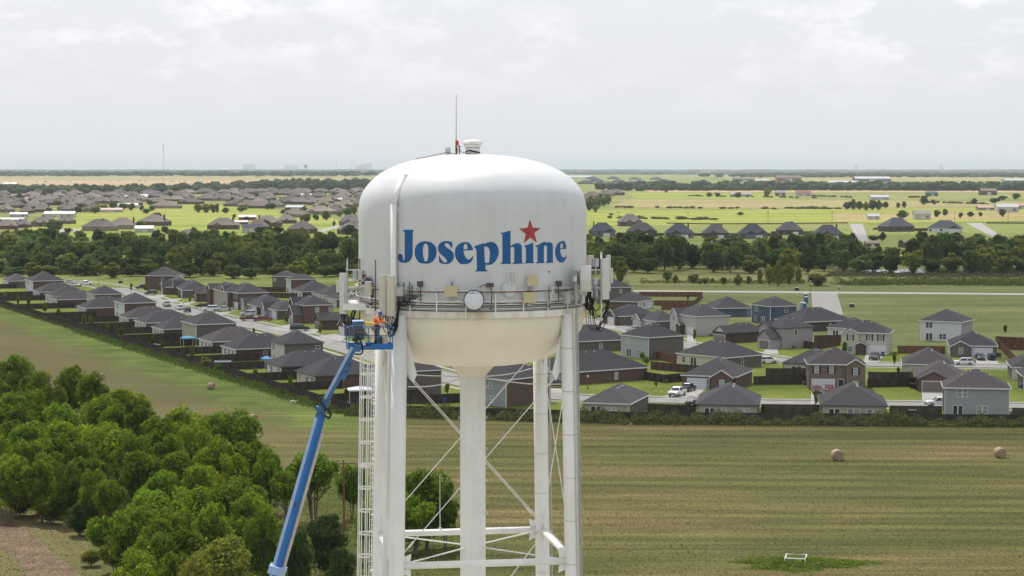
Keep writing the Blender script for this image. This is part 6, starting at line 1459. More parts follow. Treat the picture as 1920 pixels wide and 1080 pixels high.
toilet('nearest blue portable toilet behind the dark roof', 1508.5, 581, M_bt, 5)
toilet('pale grey portable toilet beside the nearest blue one', 1503, 580, mat('toilet_grey', (.33, .36, .40)), 5)
p = gp(1573.5, 552); t = thing('stop_sign', 'red stop sign with street name blades at the road stub', 'sign', p)
q = MB(); q.tube([(0, 0, 0), (0, 0, 3.0)], .04, 6); q.build('post', M_galv, t)
q = MB(); q.prism([(.38 * math.cos(R_(22.5 + 45 * i)), 2.2 + .38 * math.sin(R_(22.5 + 45 * i))) for i in range(8)], .03, Matrix.Translation((0, -.06, 0))); q.build('plate', mat('sign_red', (.45, .03, .03)), t)
q = MB(); q.box((0, -.02, 2.95), (1.2, .03, .22)); q.box((0, .03, 2.72), (.03, 1.2, .2)); q.build('name_blade', M_trim, t)
p = gp(235, 538); t = thing('street_sign', 'small white street sign at the far left corner', 'sign', p)
q = MB(); q.tube([(0, 0, 0), (0, 0, 3.4)], .04, 6); q.build('post', M_galv, t); q = MB(); q.box((0, -.05, 3.1), (.8, .03, .75)); q.build('plate', M_trim, t)
# hay bales
M_hay = mat('hay', (.31, .24, .15), rough=.95, vary=.3, vscale=5, bump=.5, bscale=9)
def bale(label, x, y, d, rz):
    p = gp(x, y); r = d / 2 * .93 * p.y / F; t = thing('hay_bale', label, 'hay bale', p, R_(rz))
    q = MB(); n = 26; w = r * 1.7; rj = random.Random(int(x))
    rings = [(-w / 2, .90), (-w / 2 + .06, 1.0), (-w / 6, 1.0), (w / 6, 1.005), (w / 2 - .06, 1.0), (w / 2, .90)]
    jit = [1 + rj.uniform(-.02, .02) for _ in range(n)]
    vs = [(math.cos(2 * math.pi * j / n) * r * s * jit[j], yy, r * .96 + math.sin(2 * math.pi * j / n) * r * s * jit[j]) for yy, s in rings for j in range(n)]
    q.add(vs, [(i * n + j, i * n + (j + 1) % n, (i + 1) * n + (j + 1) % n, (i + 1) * n + j) for i in range(len(rings) - 1) for j in range(n)]); q.build('roll', M_hay, t, True, fix=True)
    for s in (-1, 1):
        k = MB(); k.add([(math.cos(2 * math.pi * j / n) * r * .9, s * w / 2, r * .96 + math.sin(2 * math.pi * j / n) * r * .9) for j in range(n)], [tuple(range(n))])
        for f_ in (.3, .5, .7, .85): k.tube([(math.cos(2 * math.pi * j / 20) * r * f_, s * (w / 2 + .005), r * .96 + math.sin(2 * math.pi * j / 20) * r * f_) for j in range(21)], .03, 4, cap=False)
        k.build('end_face', M_hay, t)
bale('round hay bale at the left of the two on the right field', 1570, 863, 22.5, 8)
bale('round hay bale near the right picture edge', 1875, 858, 21, 12)
bale('round hay bale alone in the middle of the left field', 396, 730, 14, 70)
bale('hay bale half hidden behind the trees at upper left', 189, 712, 13, 60)
bale('hay bale peeking out right of the left trees', 475, 790, 15, 40)
# white pipe guard in the weeds, and a small one by the fence
def guard(label, x, y, w, h_, d):
    p = gp(x, y); s = p.y / F; t = thing('pipe_guard', label, 'guard rail', p, R_(-12)); W, D, Hh = w * s, d, h_ * s
    for a_, b_ in ((-1, -1), (1, -1), (1, 1), (-1, 1)): q = MB(); q.tube([(a_ * W / 2, b_ * D / 2, 0), (a_ * W / 2, b_ * D / 2, Hh)], .07, 8); q.build('post', M_wpaint, t)
    q = MB(); q.tube([(-W / 2, -D / 2, Hh), (W / 2, -D / 2, Hh), (W / 2, D / 2, Hh), (-W / 2, D / 2, Hh), (-W / 2, -D / 2, Hh)], .07, 8); q.build('rail', M_wpaint, t)
    q = MB(); q.box((W * .25, -D / 2 - .08, Hh * .7), (.3, .03, .3)); q.build('notice', mat('yellow_notice', (.55, .42, .04)), t)
    q = MB(); q.lathe([(.001, 0), (.12, 0), (.12, .5), (.001, .6)], 8); q.build('valve', M_dark, t)
guard('white pipe guard round a valve in the weeds, lower right', 1492, 1057, 38, 14, 2.8)
guard('small white pipe guard by the green verge left of the boom', 552, 756, 10, 5, 1.6)
# patio umbrella, canopies, tent
p = gp(1111, 780); t = thing('patio_umbrella', 'white patio umbrella behind the first bungalow', 'umbrella', p); q = MB(); q.tube([(0, 0, 0), (0, 0, 2.6)], .04, 6); q.build('pole', M_dark, t)
q = MB(); n = 8; q.lathe([(1.45, 2.05), (.02, 2.6)], n); q.build('canopy', mat('umbrella_white', (.7, .72, .72)), t); q = MB(); q.lathe([(.3, 0), (.3, .1), (.001, .12)], 10); q.build('base', M_dark, t)
def canopy(label, x, y, w, hgt, m_, rz=25, d=3.0, wall=False, name='canopy_tent'):
    p = gp(x, y); W = w * p.y / F; t = thing(name, label, 'canopy', p, R_(rz))
    for a_ in (-1, 1):
        for b_ in (-1, 1): q = MB(); q.tube([(a_ * W / 2, b_ * d / 2, 0), (a_ * W / 2, b_ * d / 2, hgt)], .05, 6); q.build('leg', M_wpaint, t)
    q = MB(); q.add([(-W / 2 - .1, -d / 2 - .1, hgt), (W / 2 + .1, -d / 2 - .1, hgt), (W / 2 + .1, d / 2 + .1, hgt), (-W / 2 - .1, d / 2 + .1, hgt), (-W * .12, 0, hgt + .5), (W * .12, 0, hgt + .5)], [(0, 1, 5, 4), (1, 2, 5), (2, 3, 4, 5), (3, 0, 4)]); q.build('roof', m_, t)
    q = MB()
    for k in range(4):
        c_ = [(-W / 2 - .1, -d / 2 - .1), (W / 2 + .1, -d / 2 - .1), (W / 2 + .1, d / 2 + .1), (-W / 2 - .1, d / 2 + .1)]; a_, b_ = c_[k], c_[(k + 1) % 4]
        q.add([(*a_, hgt - .28), (*b_, hgt - .28), (*b_, hgt), (*a_, hgt)], [(0, 1, 2, 3)])
    q.build('valance', m_, t)
    if wall: q = MB(); q.box((0, d / 2 - .1, hgt / 2), (W * .9, .05, hgt * .9)); q.box((0, 0, .45), (1.6, .8, .7)); q.build('screen', M_dark, t)
canopy('bright blue canopy behind the beige two-storey house', 353, 650, 24, 2.4, mat('canopy_blue', (.07, .26, .42)))
canopy('small blue canopy beside the cream two-storey house', 500, 690, 14, 2.3, mat('canopy_blue2', (.10, .24, .52)))
canopy('white tent with dark screens left of the caged ladder', 675, 756, 44, 2.9, mat('tent_white', (.66, .69, .76)), 12, 3.5, True)
p = gp(294, 652); t = thing('shed_roof', 'tilted grey sheet lying in a yard below the middle fence houses', 'sheet', p, R_(25)); q = MB(); q.box((0, 0, .9), (2.2, 1.6, .06), ry=R_(10)); q.build('sheet', M_box, t); q = MB(); q.box((.3, 0, .4), (.1, 1.2, .8)); q.build('support', M_dark, t)
p = gp(418, 684); t = thing('trampoline', 'flat pale blue trampoline behind the small window house', 'trampoline', p); q = MB(); q.lathe([(1.6, .8), (2.1, .82), (2.1, .9), (1.6, .92)], 18); q.build('pad', mat('pad_blue', (.22, .32, .50)), t)
q = MB(); q.lathe([(.001, .86), (1.6, .86)], 18); q.build('mat', M_dark, t)
for k in range(6): q = MB(); a_ = k * 1.047; q.tube([(1.8 * math.cos(a_), 1.8 * math.sin(a_), 0), (1.8 * math.cos(a_), 1.8 * math.sin(a_), .85)], .04, 5); q.build('leg', M_galv, t)
# bins and air conditioners
def bin_(label, x, y, col):
    t = thing('wheelie_bin', label, 'bin', gp(x, y), R_(10)); q = MB(); q.add([(-.28, -.3, .08), (.28, -.3, .08), (.28, .3, .08), (-.28, .3, .08), (-.36, -.38, 1.05), (.36, -.38, 1.05), (.36, .4, 1.05), (-.36, .4, 1.05)], [(0, 1, 5, 4), (1, 2, 6, 5), (2, 3, 7, 6), (3, 0, 4, 7), (3, 2, 1, 0)]); q.build('body', mat('bin_' + col, {'blue': (.03, .08, .2), 'black': (.02, .022, .025), 'green': (.03, .07, .05)}[col]), t)
    q = MB(); q.box((0, 0, 1.09), (.78, .86, .08)); q.build('lid', mat('bin_' + col, (0, 0, 0)), t)
    for s in (-1, 1): q = MB(); q.tube([(s * .3, .36, .12), (s * .36, .36, .12)], .12, 10); q.build('wheel', M_tyre, t)
bin_('blue bin beside the dark pickup', 1655, 668, 'blue'); bin_('black bin left of the brown garage house', 1713.5, 729, 'black'); bin_('dark bin beside the white garage far left', 337, 559, 'black'); bin_('blue bin in the yard seen between the legs', 833, 757, 'blue'); bin_('second dark bin left of the brown garage house', 1709.5, 728, 'black')
def ac(label, x, y):
    t = thing('air_conditioner', label, 'air conditioner', gp(x, y), R_(20)); q = MB(); q.box((0, 0, .45), (.85, .85, .8)); q.build('case', mat('ac_grey', (.10, .12, .12), vary=.2, vscale=20), t); q = MB(); q.lathe([(.001, .87), (.36, .87), (.4, .85)], 12); q.build('fan_grille', M_dark, t); q = MB(); q.box((0, 0, .03), (1, 1, .06)); q.build('pad', M_walk, t)
for lab, x, y in (('air conditioner beside the pale brick two-storey', 1332, 631), ('air conditioner beside the lilac brick two-storey', 1489, 654), ('air conditioner left of the shuttered brick house', 1508, 722), ('air conditioner right of the grey brick garage house', 1873, 668), ('air conditioner near the right edge of the second row', 1914, 728), ('air conditioner by the small dark window wall', 1133, 716)): ac(lab, x, y)
def ubox(label, x, y):
    t = thing('utility_box', label, 'utility box', gp(x, y)); q = MB(); q.box((0, 0, .55), (1.5, 1.2, 1.1)); q.build('case', mat('utility_green', (.02, .04, .035)), t); q = MB(); q.box((0, 0, 1.14), (1.6, 1.3, .1)); q.build('lid', M_box, t)
for lab, x, y in (('utility box in the open lot right of the road stub', 1597, 576), ('utility box on the verge above the pale path', 1494, 545), ('utility box on the verge at the far left', 226, 531), ('utility box above the first fence gap at the front right', 1710, 779)): ubox(lab, x, y)
# black flat trailers
p = gp(1290, 773); t = thing('trailer', 'black flatbed trailer parked beside the second bungalow', 'trailer', p, R_(5))
q = MB(); q.box((0, 0, .75), (4.6, 1.9, .12)); q.build('deck', M_black, t); q = MB()
for z in (1.15, 1.5): q.tube([(-2.3, -.95, z), (2.3, -.95, z), (2.3, .95, z), (-2.3, .95, z), (-2.3, -.95, z)], .05, 6)
for x in (-2.3, -.8, .8, 2.3):
    for y in (-.95, .95): q.box((x, y, 1.1), (.07, .07, .8))
q.build('side_rails', M_black, t)
for x in (-.5, .5):
    for y in (-1.05, 1.05): q = MB(); q.tube([(x, y - .1, .36), (x, y + .1, .36)], .36, 14); q.build('wheel', M_tyre, t)
q = MB(); q.tube([(2.3, -.6, .7), (3.6, 0, .6), (2.3, .6, .7)], .06, 6); q.build('drawbar', M_black, t)
p = gp(1297, 762); t = thing('utility_buggy', 'small dark buggy with roll bars behind the trailer', 'buggy', p, R_(15))
q = MB(); q.box((0, 0, .75), (2.4, 1.3, .5)); q.box((.8, 0, 1.1), (.8, 1.2, .3)); q.build('body', M_dark, t); q = MB()
for y in (-.6, .6): q.tube([(-.7, y, .9), (-.5, y, 1.9), (.6, y, 1.9), (.9, y, 1.1)], .04, 6)
q.build('roll_bar', M_black, t)
for x in (-.8, .8):
    for y in (-.65, .65): q = MB(); q.tube([(x, y - .12, .35), (x, y + .12, .35)], .35, 12); q.build('wheel', M_tyre, t)
# wooden power pole among the trees
p = gp(645, 1010); t = thing('utility_pole', 'wooden power pole with crossarm beside the caged ladder', 'utility pole', p); hh = zat(862, p.y)
q = MB(); q.tube([(0, 0, 0), (0, 0, hh)], [.15, .10], 8); q.build('pole', M_rust, t); q = MB(); q.box((.4, 0, hh - .5), (2.4, .1, .12)); q.build('crossarm', M_rust, t)
for k in (-.6, .1, .8, 1.5): q = MB(); q.lathe([(.03, 0), (.06, .08), (.03, .16)], 6, (k, 0, hh - .44)); q.build('insulator', M_box, t)
# ================================================================== TREES AND WEEDS
def leafmat(name, c1, c2, obv=.25, tr=.35): return mat(name, c1, rough=.8, spec=.08, c2=c2, vscale=.9, detail=4, lo=.36, hi=.64, trans=tr, obvar=obv)
M_leafA = leafmat('leaf_near', (.068, .125, .009), (.225, .305, .018), .30, .52)
M_leafY = leafmat('leaf_yellow_green', (.13, .165, .02), (.26, .28, .04), .2, .42)
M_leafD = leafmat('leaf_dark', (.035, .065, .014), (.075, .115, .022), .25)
M_leafM = leafmat('leaf_wood', (.055, .092, .024), (.138, .185, .04), .45, .45)
M_leafMY = leafmat('leaf_wood_light', (.13, .155, .03), (.23, .245, .045), .3)
M_leafF = leafmat('leaf_far', (.032, .052, .020), (.07, .092, .028), .3)
M_bark = mat('bark', (.16, .135, .105), rough=.95, vary=.3, vscale=3, bump=.4, bscale=8)
def quads_mesh(name, ctr, nrm, size, m_, rng):
    """one small bent leaf clump face per centre"""
    n = len(ctr); a = rng.normal(size=(n, 3)); u = np.cross(nrm, a); u /= np.linalg.norm(u, axis=1)[:, None] + 1e-9; v = np.cross(nrm, u)
    s = size[:, None]; asp = rng.uniform(.55, 1.0, (n, 1))
    P = np.stack([ctr - u * s * .5, ctr + v * s * .5 * asp - u * s * .05, ctr + u * s * .55, ctr - v * s * .5 * asp + u * s * .08], 1).reshape(-1, 3)
    me = bpy.data.meshes.new(name); me.vertices.add(4 * n); me.vertices.foreach_set('co', P.ravel())
    me.loops.add(4 * n); me.loops.foreach_set('vertex_index', np.arange(4 * n, dtype=np.int32))
    me.polygons.add(n); me.polygons.foreach_set('loop_start', np.arange(0, 4 * n, 4, dtype=np.int32)); me.polygons.foreach_set('loop_total', np.full(n, 4, dtype=np.int32))
    me.materials.append(m_); me.update(calc_edges=True); return me
def crown_points(rng, nl, per, H0, H1, RX, lobe=(1.0, 1.9), spread=1.0):
    C, N = [], []
    zc = (H0 + H1) / 2; rz = (H1 - H0) / 2
    for i in range(nl):
        while True:
            p = rng.uniform(-1, 1, 3)
            if np.linalg.norm(p) < 1 and (np.linalg.norm(p) > .35 or i % 4 == 0): break
        if p[2] < -.2: p[:2] *= .85
        c = np.array([p[0] * RX * .78, p[1] * RX * .78, zc + p[2] * rz * .80]); r = rng.uniform(*lobe) * (1.1 - .25 * abs(p[2]))
        d = rng.normal(size=(per, 3)); d /= np.linalg.norm(d, axis=1)[:, None]; d[:, 2] = np.abs(d[:, 2]) * rng.choice([1, 1, 1, -1], per)
        d /= np.linalg.norm(d, axis=1)[:, None]
        rad = r * rng.uniform(.5, 1.08, (per, 1)) ** .7 * np.where(rng.uniform(0, 1, (per, 1)) < .12, rng.uniform(1.0, 1.35, (per, 1)), 1.0)
        C.append(c + d * rad * np.array([1, 1, .95])); nn = d + rng.normal(size=(per, 3)) * .55 + np.array([0, 0, .35]); N.append(nn / np.linalg.norm(nn, axis=1)[:, None])
    return np.concatenate(C), np.concatenate(N)
def tree_proto(seed, nl, per, leaf, H0, H1, RX, m_, lobe=(1.0, 1.9), stems=3):
    rng = np.random.default_rng(seed); C, N = crown_points(rng, nl, per, H0, H1, RX, lobe)
    cm_ = quads_mesh('crown', C, N, np.clip(rng.lognormal(-.12, .38, len(C)), .35, 2.0) * leaf, m_, rng)
    q = MB()
    for s in range(stems):
        a = rng.uniform(0, 6.28); k = rng.uniform(.05, .35); b = Vector((.25 * math.cos(a), .25 * math.sin(a), -.1)) if stems > 1 else Vector((0, 0, -.1))
        top = Vector((RX * k * math.cos(a), RX * k * math.sin(a), H0 + (H1 - H0) * rng.uniform(.55, .8))); mid = b.lerp(top, .5) + Vector(rng.normal(size=3)) * .25
        r0 = .26 if stems == 1 else .17; P = smoothline([b, mid, top], 4); q.tube(P, [r0 * (1 - .8 * i / (len(P) - 1)) for i in range(len(P))], 7)
        for j in range(4):
            t = rng.uniform(.35, .85); o_ = P[int(t * (len(P) - 1))]; a2 = rng.uniform(0, 6.28); e = o_ + Vector((RX * .55 * math.cos(a2), RX * .55 * math.sin(a2), rng.uniform(.8, 2.4)))
            q.tube([o_, o_.lerp(e, .5) + Vector((0, 0, .25)), e], [r0 * .5, r0 * .32, .03], 5)
    return cm_, q.mesh('trunk', M_bark, True)
# prototypes are 10 m high; a copy of crown and trunk meshes makes each tree
NEAR = [tree_proto(s, nl, per, lf, h0, 10, rx, M_leafA, lobe, st) for s, nl, per, lf, h0, rx, lobe, st in ((1, 34, 480, .29, 1.6, 3.5, (1.1, 1.9), 3), (2, 28, 520, .29, 2.2, 3.7, (1.1, 2.1), 4), (3, 40, 420, .28, 1.0, 3.3, (.9, 1.7), 2), (4, 30, 480, .30, 1.8, 3.8, (1.1, 1.9), 4))]
NEARY = tree_proto(5, 30, 460, .29, 1.4, 10, 3.6, M_leafY, (1.1, 2.0), 3)
OPEN = tree_proto(6, 32, 340, .28, 4.0, 10, 3.8, M_leafA, (.9, 1.6), 5)
DENSE = tree_proto(7, 34, 460, .28, .6, 10, 3.2, M_leafD, (1.0, 1.7), 2)
MIDS = [tree_proto(s, 24, 130, .72, h0, 10, rx, M_leafM, (1.1, 2.1), 2) for s, h0, rx in ((11, .3, 3.5), (12, .8, 3.8), (13, .2, 3.2), (14, .5, 3.6))]
MIDY = [tree_proto(s, 24, 130, .72, .1, 10, rx, M_leafMY, (1.0, 2.0), 2) for s, rx in ((15, 3.6), (16, 3.0))]
def tree(name, label, X, Y, h, wid, proto, group=None, rz=None, sxy=1.0, cat='tree'):
    t = thing(name, label, cat, (X, Y, 0), random.uniform(0, 6.28) if rz is None else rz, group)
    t.scale = (wid / 8.8, wid / 8.8, h / 10.0); link('crown', proto[0], t); link('trunk', proto[1], t); return t
def near_tree(x, ytop, d, wpx, proto, label, group=None):
    h = (10.8 if ytop < 760 else 10.0 if ytop < 840 else 9.4) if x > 225 or ytop < 830 else 8.3
    if x > 500: h = zat(ytop, d)
    if x <= 500 or h < 7: h = max(h, 7.0); d = (CAMH - h) / -ray(x, ytop).z
    return tree('broadleaf_tree', label, ray(x, ytop).x * d, d, h + .5, wpx * d / F * 1.0, proto, group)
GN = 'trees of the thicket at lower left'; LN = 'green broadleaf tree in the dense thicket at lower left'
lst = [(30, 664, 352, 105), (75, 700, 345, 90), (135, 685, 347, 100), (172, 704, 342, 80), (10, 738, 335, 100), (62, 735, 331, 100), (112, 755, 326, 105), (188, 748, 331, 100), (240, 728, 336, 105), (265, 758, 325, 90), (5, 790, 315, 110), (60, 798, 309, 115), (130, 790, 311, 120), (195, 798, 306, 125), (300, 780, 318, 115), (345, 768, 325, 100), (392, 778, 316, 110), (440, 771, 310, 115),
       (470, 826, 293, 130), (405, 828, 296, 110), (330, 845, 300, 100), (28, 858, 293, 115), (95, 848, 294, 125), (160, 858, 291, 125), (218, 876, 285, 115), (270, 846, 293, 105), (20, 905, 281, 110), (80, 900, 277, 115), (138, 896, 276, 110), (440, 903, 263, 160), (360, 912, 259, 150), (290, 925, 256, 140), (252, 952, 249, 120), (330, 962, 247, 140), (470, 922, 263, 120), (255, 1042, 233, 120), (180, 925, 272, 90), (-20, 700, 345, 110), (-25, 820, 305, 110), (330, 1035, 236, 110), (215, 765, 322, 85), (320, 812, 309, 90), (365, 800, 312, 85), (100, 720, 338, 85), (40, 765, 324, 85), (150, 825, 301, 95), (240, 812, 303, 95), (435, 850, 285, 95), (500, 850, 288, 75), (375, 870, 281, 95), (60, 880, 286, 95), (125, 880, 284, 90), (300, 890, 275, 95), (400, 945, 254, 110), (490, 960, 252, 90), (215, 990, 243, 90), (290, 1000, 241, 100), (0, 870, 290, 90), (50, 830, 300, 90)]
random.seed(21)
lst = [t_ for t_ in lst if not (t_[0] < 235 and t_[1] > 865)] + [(20, 852, 270, 95), (75, 862, 268, 90), (125, 868, 266, 85), (175, 880, 264, 80), (205, 905, 258, 75)]
for i, (x, y, d, w) in enumerate(lst):
    lab = {0: 'tallest tree at the upper left corner of the thicket', 8: 'bright round topped tree at the top right of the thicket', 18: 'broad tree at the right end of the thicket', 29: 'big spreading tree in front at the right of the thicket'}.get(i, LN)
    if lab == LN: lab = 'green broadleaf tree %s of the thicket at lower left, %s part' % ('at the back' if y < 760 else 'in the middle' if y < 860 else 'at the front', 'left' if x < 130 else 'central' if x < 310 else 'right')
    near_tree(x, y, d, w, (NEAR[2] if x < 235 and y > 840 else NEAR[i % 4]) if i % 9 else OPEN if y > 880 else NEAR[2], lab, GN)
near_tree(425, 1012, 236, 165, NEARY, 'yellow green tree at the bottom left of the lift boom')
near_tree(365, 1045, 231, 95, NEARY, 'smaller yellow green tree at the bottom edge')
near_tree(588, 853, 264, 125, OPEN, 'open crowned tree with many bare stems right of the boom')
near_tree(535, 890, 262, 75, OPEN, 'narrow tree just left of the open crowned tree')
near_tree(660, 876, 268, 70, NEAR[1], 'tree standing behind the caged ladder')
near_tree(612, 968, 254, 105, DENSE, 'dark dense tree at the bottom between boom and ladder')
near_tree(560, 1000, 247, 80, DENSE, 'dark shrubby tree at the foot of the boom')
near_tree(798, 878, 246, 130, NEAR[0], 'tree seen between the left legs and the riser')
near_tree(775, 935, 244, 110, NEAR[3], 'shorter tree below the one between the legs')
near_tree(835, 905, 248, 70, NEAR[2], 'slim tree just left of the riser column')
near_tree(700, 945, 250, 80, NEAR[1], 'tree hidden behind the left legs')
near_tree(640, 1030, 240, 80, DENSE, 'small dark tree left of the ladder foot')
# the two woods in the middle distance
GW = ('trees of the left middle wood', 'trees of the right middle wood')
LW = ('dark green tree in the long wood left of the tank', 'dark green tree in the long wood right of the tank'); LY = ('light green tree in the long wood left of the tank', 'light green tree in the long wood right of the tank')
rw = random.Random(5)
for s, x0, x1, rows in ((0, -15, 690, [(862, 7), (885, 11), (925, 12.5), (970, 13), (1020, 13), (1075, 12.5), (1135, 12.5)]), (1, 1090, 1940, [(900, 11), (925, 14), (955, 14.5), (990, 14), (1030, 12)])):
    for ri, (d, h) in enumerate(rows):
        x = x0 + rw.uniform(0, 10); step = (9.0, 7.6)[s] * F / d
        while x < x1:
            dd = d + rw.uniform(-14, 14); hh = h * rw.uniform(.72, 1.22)
            skip = (s == 1 and 1185 < x < 1330 and ri == 0 and rw.random() < .6) or (s == 1 and ri >= 3 and 1300 < x < 1350) or (s == 1 and ri >= 2 and 1620 < x < 1725)
            if not skip:
                yel = rw.random() < (.28 if ri < 2 else .12); pr = rw.choice(MIDY) if yel else rw.choice(MIDS)
                tree('wood_tree', (LY if yel else LW)[s] + (', front edge' if ri < 2 else ', back edge' if ri > 4 - s else ', middle') + (', left third' if x - x0 < (x1 - x0) / 3 else ', right third' if x - x0 > (x1 - x0) * .667 else ', central third'), ray(x, 500).x * dd, dd, hh, rw.uniform(9.5, 14), pr, GW[s], rw.uniform(0, 6.28))
            x += step * rw.uniform(.75, 1.3)
# single trees and shrubs that can be told apart
def solo(name, label, x, yb, ytop, wpx, proto, group=None, cat='tree'):
    p = gp(x, yb); h = max(1.0, zat(ytop, p.y)); return tree(name, label, p.x, p.y, h, max(.8, wpx * p.y / F), proto, group, rw.uniform(0, 6.28), cat=cat)
for i, (x, yb, yt, w) in enumerate(((1322, 533, 519, 18), (1336, 530, 521, 12), (1357, 534, 518, 16), (1383, 535, 513, 24), (1252, 528, 505, 24), (1266, 531, 514, 14), (1300, 531, 512, 26), (1312, 533, 522, 12), (1442, 534, 492, 22), (1460, 536, 485, 26), (1480, 534, 489, 28), (1425, 532, 503, 16), (1497, 531, 498, 18), (1404, 533, 517, 14), (1470, 529, 496, 22), (1450, 530, 502, 20))):
    solo('meadow_tree', 'scrubby young tree in the meadow above the pale path', x, yb, yt, w, MIDY[i % 2], 'scrubby trees in the meadow')
solo('bush', 'large rounded light green bush above the road stub', 1532, 536, 511, 52, MIDY[0], cat='bush')
solo('bush', 'rounded green tree at the left end of the right wood', 1165, 530, 486, 34, MIDY[1], cat='tree')
for lab, x, yb, yt, w, pr in (('slim young street tree below the cedar fence', 1677, 686, 658, 9.5, NEAR[2]), ('yellowish young street tree in front of the maroon cars', 1530, 764, 729, 12, NEARY), ('young tree beside the pale brick two-storey', 1302, 640, 617, 9, NEARY), ('bush by the white garage right of the tank', 1162, 609, 592, 14, NEAR[0]), ('shrubby plant at the corner of the red fence', 1205, 678, 660, 12, NEAR[1]), ('leafy shrubs beside the pale grey sided house', 1212, 684, 668, 16, NEARY),
                              ('evergreen shrub in front of the white garage house', 1347, 725, 706, 20, DENSE), ('shrub at the right wall of the second bungalow', 1430, 785, 757, 12, DENSE), ('yellow shrub by the tall brick house at upper left', 273, 545, 534, 12, NEARY), ('green bush left of the brick house with lower garage gable', 537, 606, 587, 14, NEARY), ('bare young tree in the verge before the low dark gabled house', 600, 628, 604, 11, NEARY), ('young tree right of the pale estate car', 431, 584, 573, 7, NEARY),
                              ('small yellow street tree beside the left street', 476, 632, 614, 7, NEARY), ('small street tree near the far left cross street', 246, 547, 530, 6, NEARY), ('small tree by the white truck on the left street', 356, 568, 555, 7, NEARY), ('street tree before the arched dormer house', 332, 557, 544, 6, NEARY), ('shrub beside the dark brown house', 1396, 640, 622, 9, DENSE), ('climbing shrub on the fence by the second street', 1715, 716, 690, 22, NEAR[0]), ('dark shrub behind the yard fence of the shuttered house', 1684, 708, 687, 9, DENSE),
                              ('small round shrub at the almost black fence', 1250, 720, 714, 8, NEARY), ('thin sapling on the lawn by the two pickups', 1230, 726, 714, 3, NEAR[0]), ('small conifer in the open lot at the right', 1885, 624, 609, 10, DENSE), ('small tree in the yard between the cedar fences', 1290, 564, 552, 6, DENSE), ('shrub in front of the cream brick two-storey', 1584, 666, 640, 13, NEAR[1]), ('small tree seen beside the riser between the legs', 838, 741, 716, 12, NEARY)):
    solo('small_tree', lab, x, yb, yt, w, pr)
for i, (x, yb, yt, w) in enumerate(((10, 562, 544, 9), (34, 571, 551, 9), (54, 578, 557, 9), (84, 590, 567, 12), (110, 596, 577, 12), (158, 614, 590, 12), (170, 617, 590, 12), (200, 628, 602, 11), (228, 634, 612, 12), (262, 650, 637, 9), (286, 654, 628, 10), (304, 660, 636, 9), (360, 676, 644, 13), (385, 690, 668, 26), (412, 700, 682, 22), (480, 718, 690, 13), (545, 738, 702, 13), (650, 755, 728, 12))):
    solo('yard_tree', 'young tree or shrub along the inside of the diagonal fence', x, yb, yt, w, (MIDY + NEAR)[i % 6], 'yard trees along the diagonal fence')

for i, (x, yb, yt, w) in enumerate(((95, 985, 925, 70), (150, 1005, 940, 75), (190, 1040, 965, 80), (40, 968, 915, 70), (215, 1075, 1000, 80), (170, 1062, 1030, 50))):
    solo('bush', ('leafy bush at the foot of the thicket, second along the brown track', 'leafy bush at the foot of the thicket, third along the brown track', 'leafy bush at the foot of the thicket, fourth along the brown track', 'leafy bush at the foot of the thicket, first along the brown track', 'lowest leafy bush by the brown track at the bottom edge', 'small yellow green bush beside the brown track')[i], x, yb, yt, w, NEARY if i == 5 else DENSE if i % 2 else NEAR[2], cat='bush')
# tall weeds along the fences (nobody could count them)
def weeds(name, label, line, n, depth, hgt, m_, seed, leaf=.4, off=0.0):
    rng = np.random.default_rng(seed); P = [Vector((p[0], p[1], 0)) for p in line]; seg = [(a, b, (b - a).length) for a, b in zip(P, P[1:])]; tot = sum(s[2] for s in seg); C = []
    for a, b, ln in seg:
        k = int(n * ln / tot); t = rng.uniform(0, 1, k); dv = (b - a).normalized(); nv = Vector((-dv.y, dv.x, 0)); nv = -nv if nv.y > 0 else nv
        along = t * ln; w = off + depth * rng.beta(1.3, 2.0, k)
        clump = .62 + .38 * np.sin(along * .31 + seed) * np.sin(along * .113 + 2) + .15 * np.sin(along * 1.7)
        hh = hgt * np.clip(clump, .25, 1.1) * (1 - .55 * (w - off) / depth)
        z = rng.uniform(0, 1, k) ** .7 * hh
        C.append(np.stack([a.x + dv.x * along + nv.x * w, a.y + dv.y * along + nv.y * w, z], 1))
    C = np.concatenate(C); N = rng.normal(size=C.shape) + np.array([0, -.3, .5]); N /= np.linalg.norm(N, axis=1)[:, None]
    me = quads_mesh(name, C, N, rng.uniform(.5, 1.4, len(C)) * leaf, m_, rng); o = link(name, me); o['kind'] = 'stuff'; o['label'] = label; o['category'] = 'weeds'; return o
M_weed = leafmat('weed_green', (.05, .07, .018), (.11, .12, .04), 0, .3); M_weedd = leafmat('weed_dull', (.06, .068, .026), (.13, .13, .05), 0, .4); M_weedl = leafmat('weed_lush', (.06, .11, .015), (.12, .18, .03), 0, .35)
M_weedf = leafmat('weed_front', (.065, .08, .024), (.15, .155, .055), 0, .4)
weeds('tall_weeds', 'tall weeds and saplings in front of the dark fence along the hay field', [FB + Vector((0, -1, 0)), FM + Vector((0, -1, 0)), FM2 + Vector((0, -1, 0)), FC + Vector((0, -1, 0))], 30000, 4.6, 2.9, M_weedf, 31, .36, .2)
weeds('tall_weeds', 'dull brown green weeds along the outside of the diagonal fence', [FA, FB], 10000, 2.6, 1.35, M_weedd, 32, .42, .2)
weeds('lush_weeds', 'lush green weeds at the near end of the diagonal fence', [FA + (FB - FA) * .5, FB, FB + Vector((14, -3, 0))], 9000, 4.5, 1.3, M_weedl, 33, .4, .3)
M_weedl2 = leafmat('weed_patch_green', (.11, .165, .022), (.19, .25, .04), 0, .45)
rng = np.random.default_rng(8); pc = gp(1500, 1058)
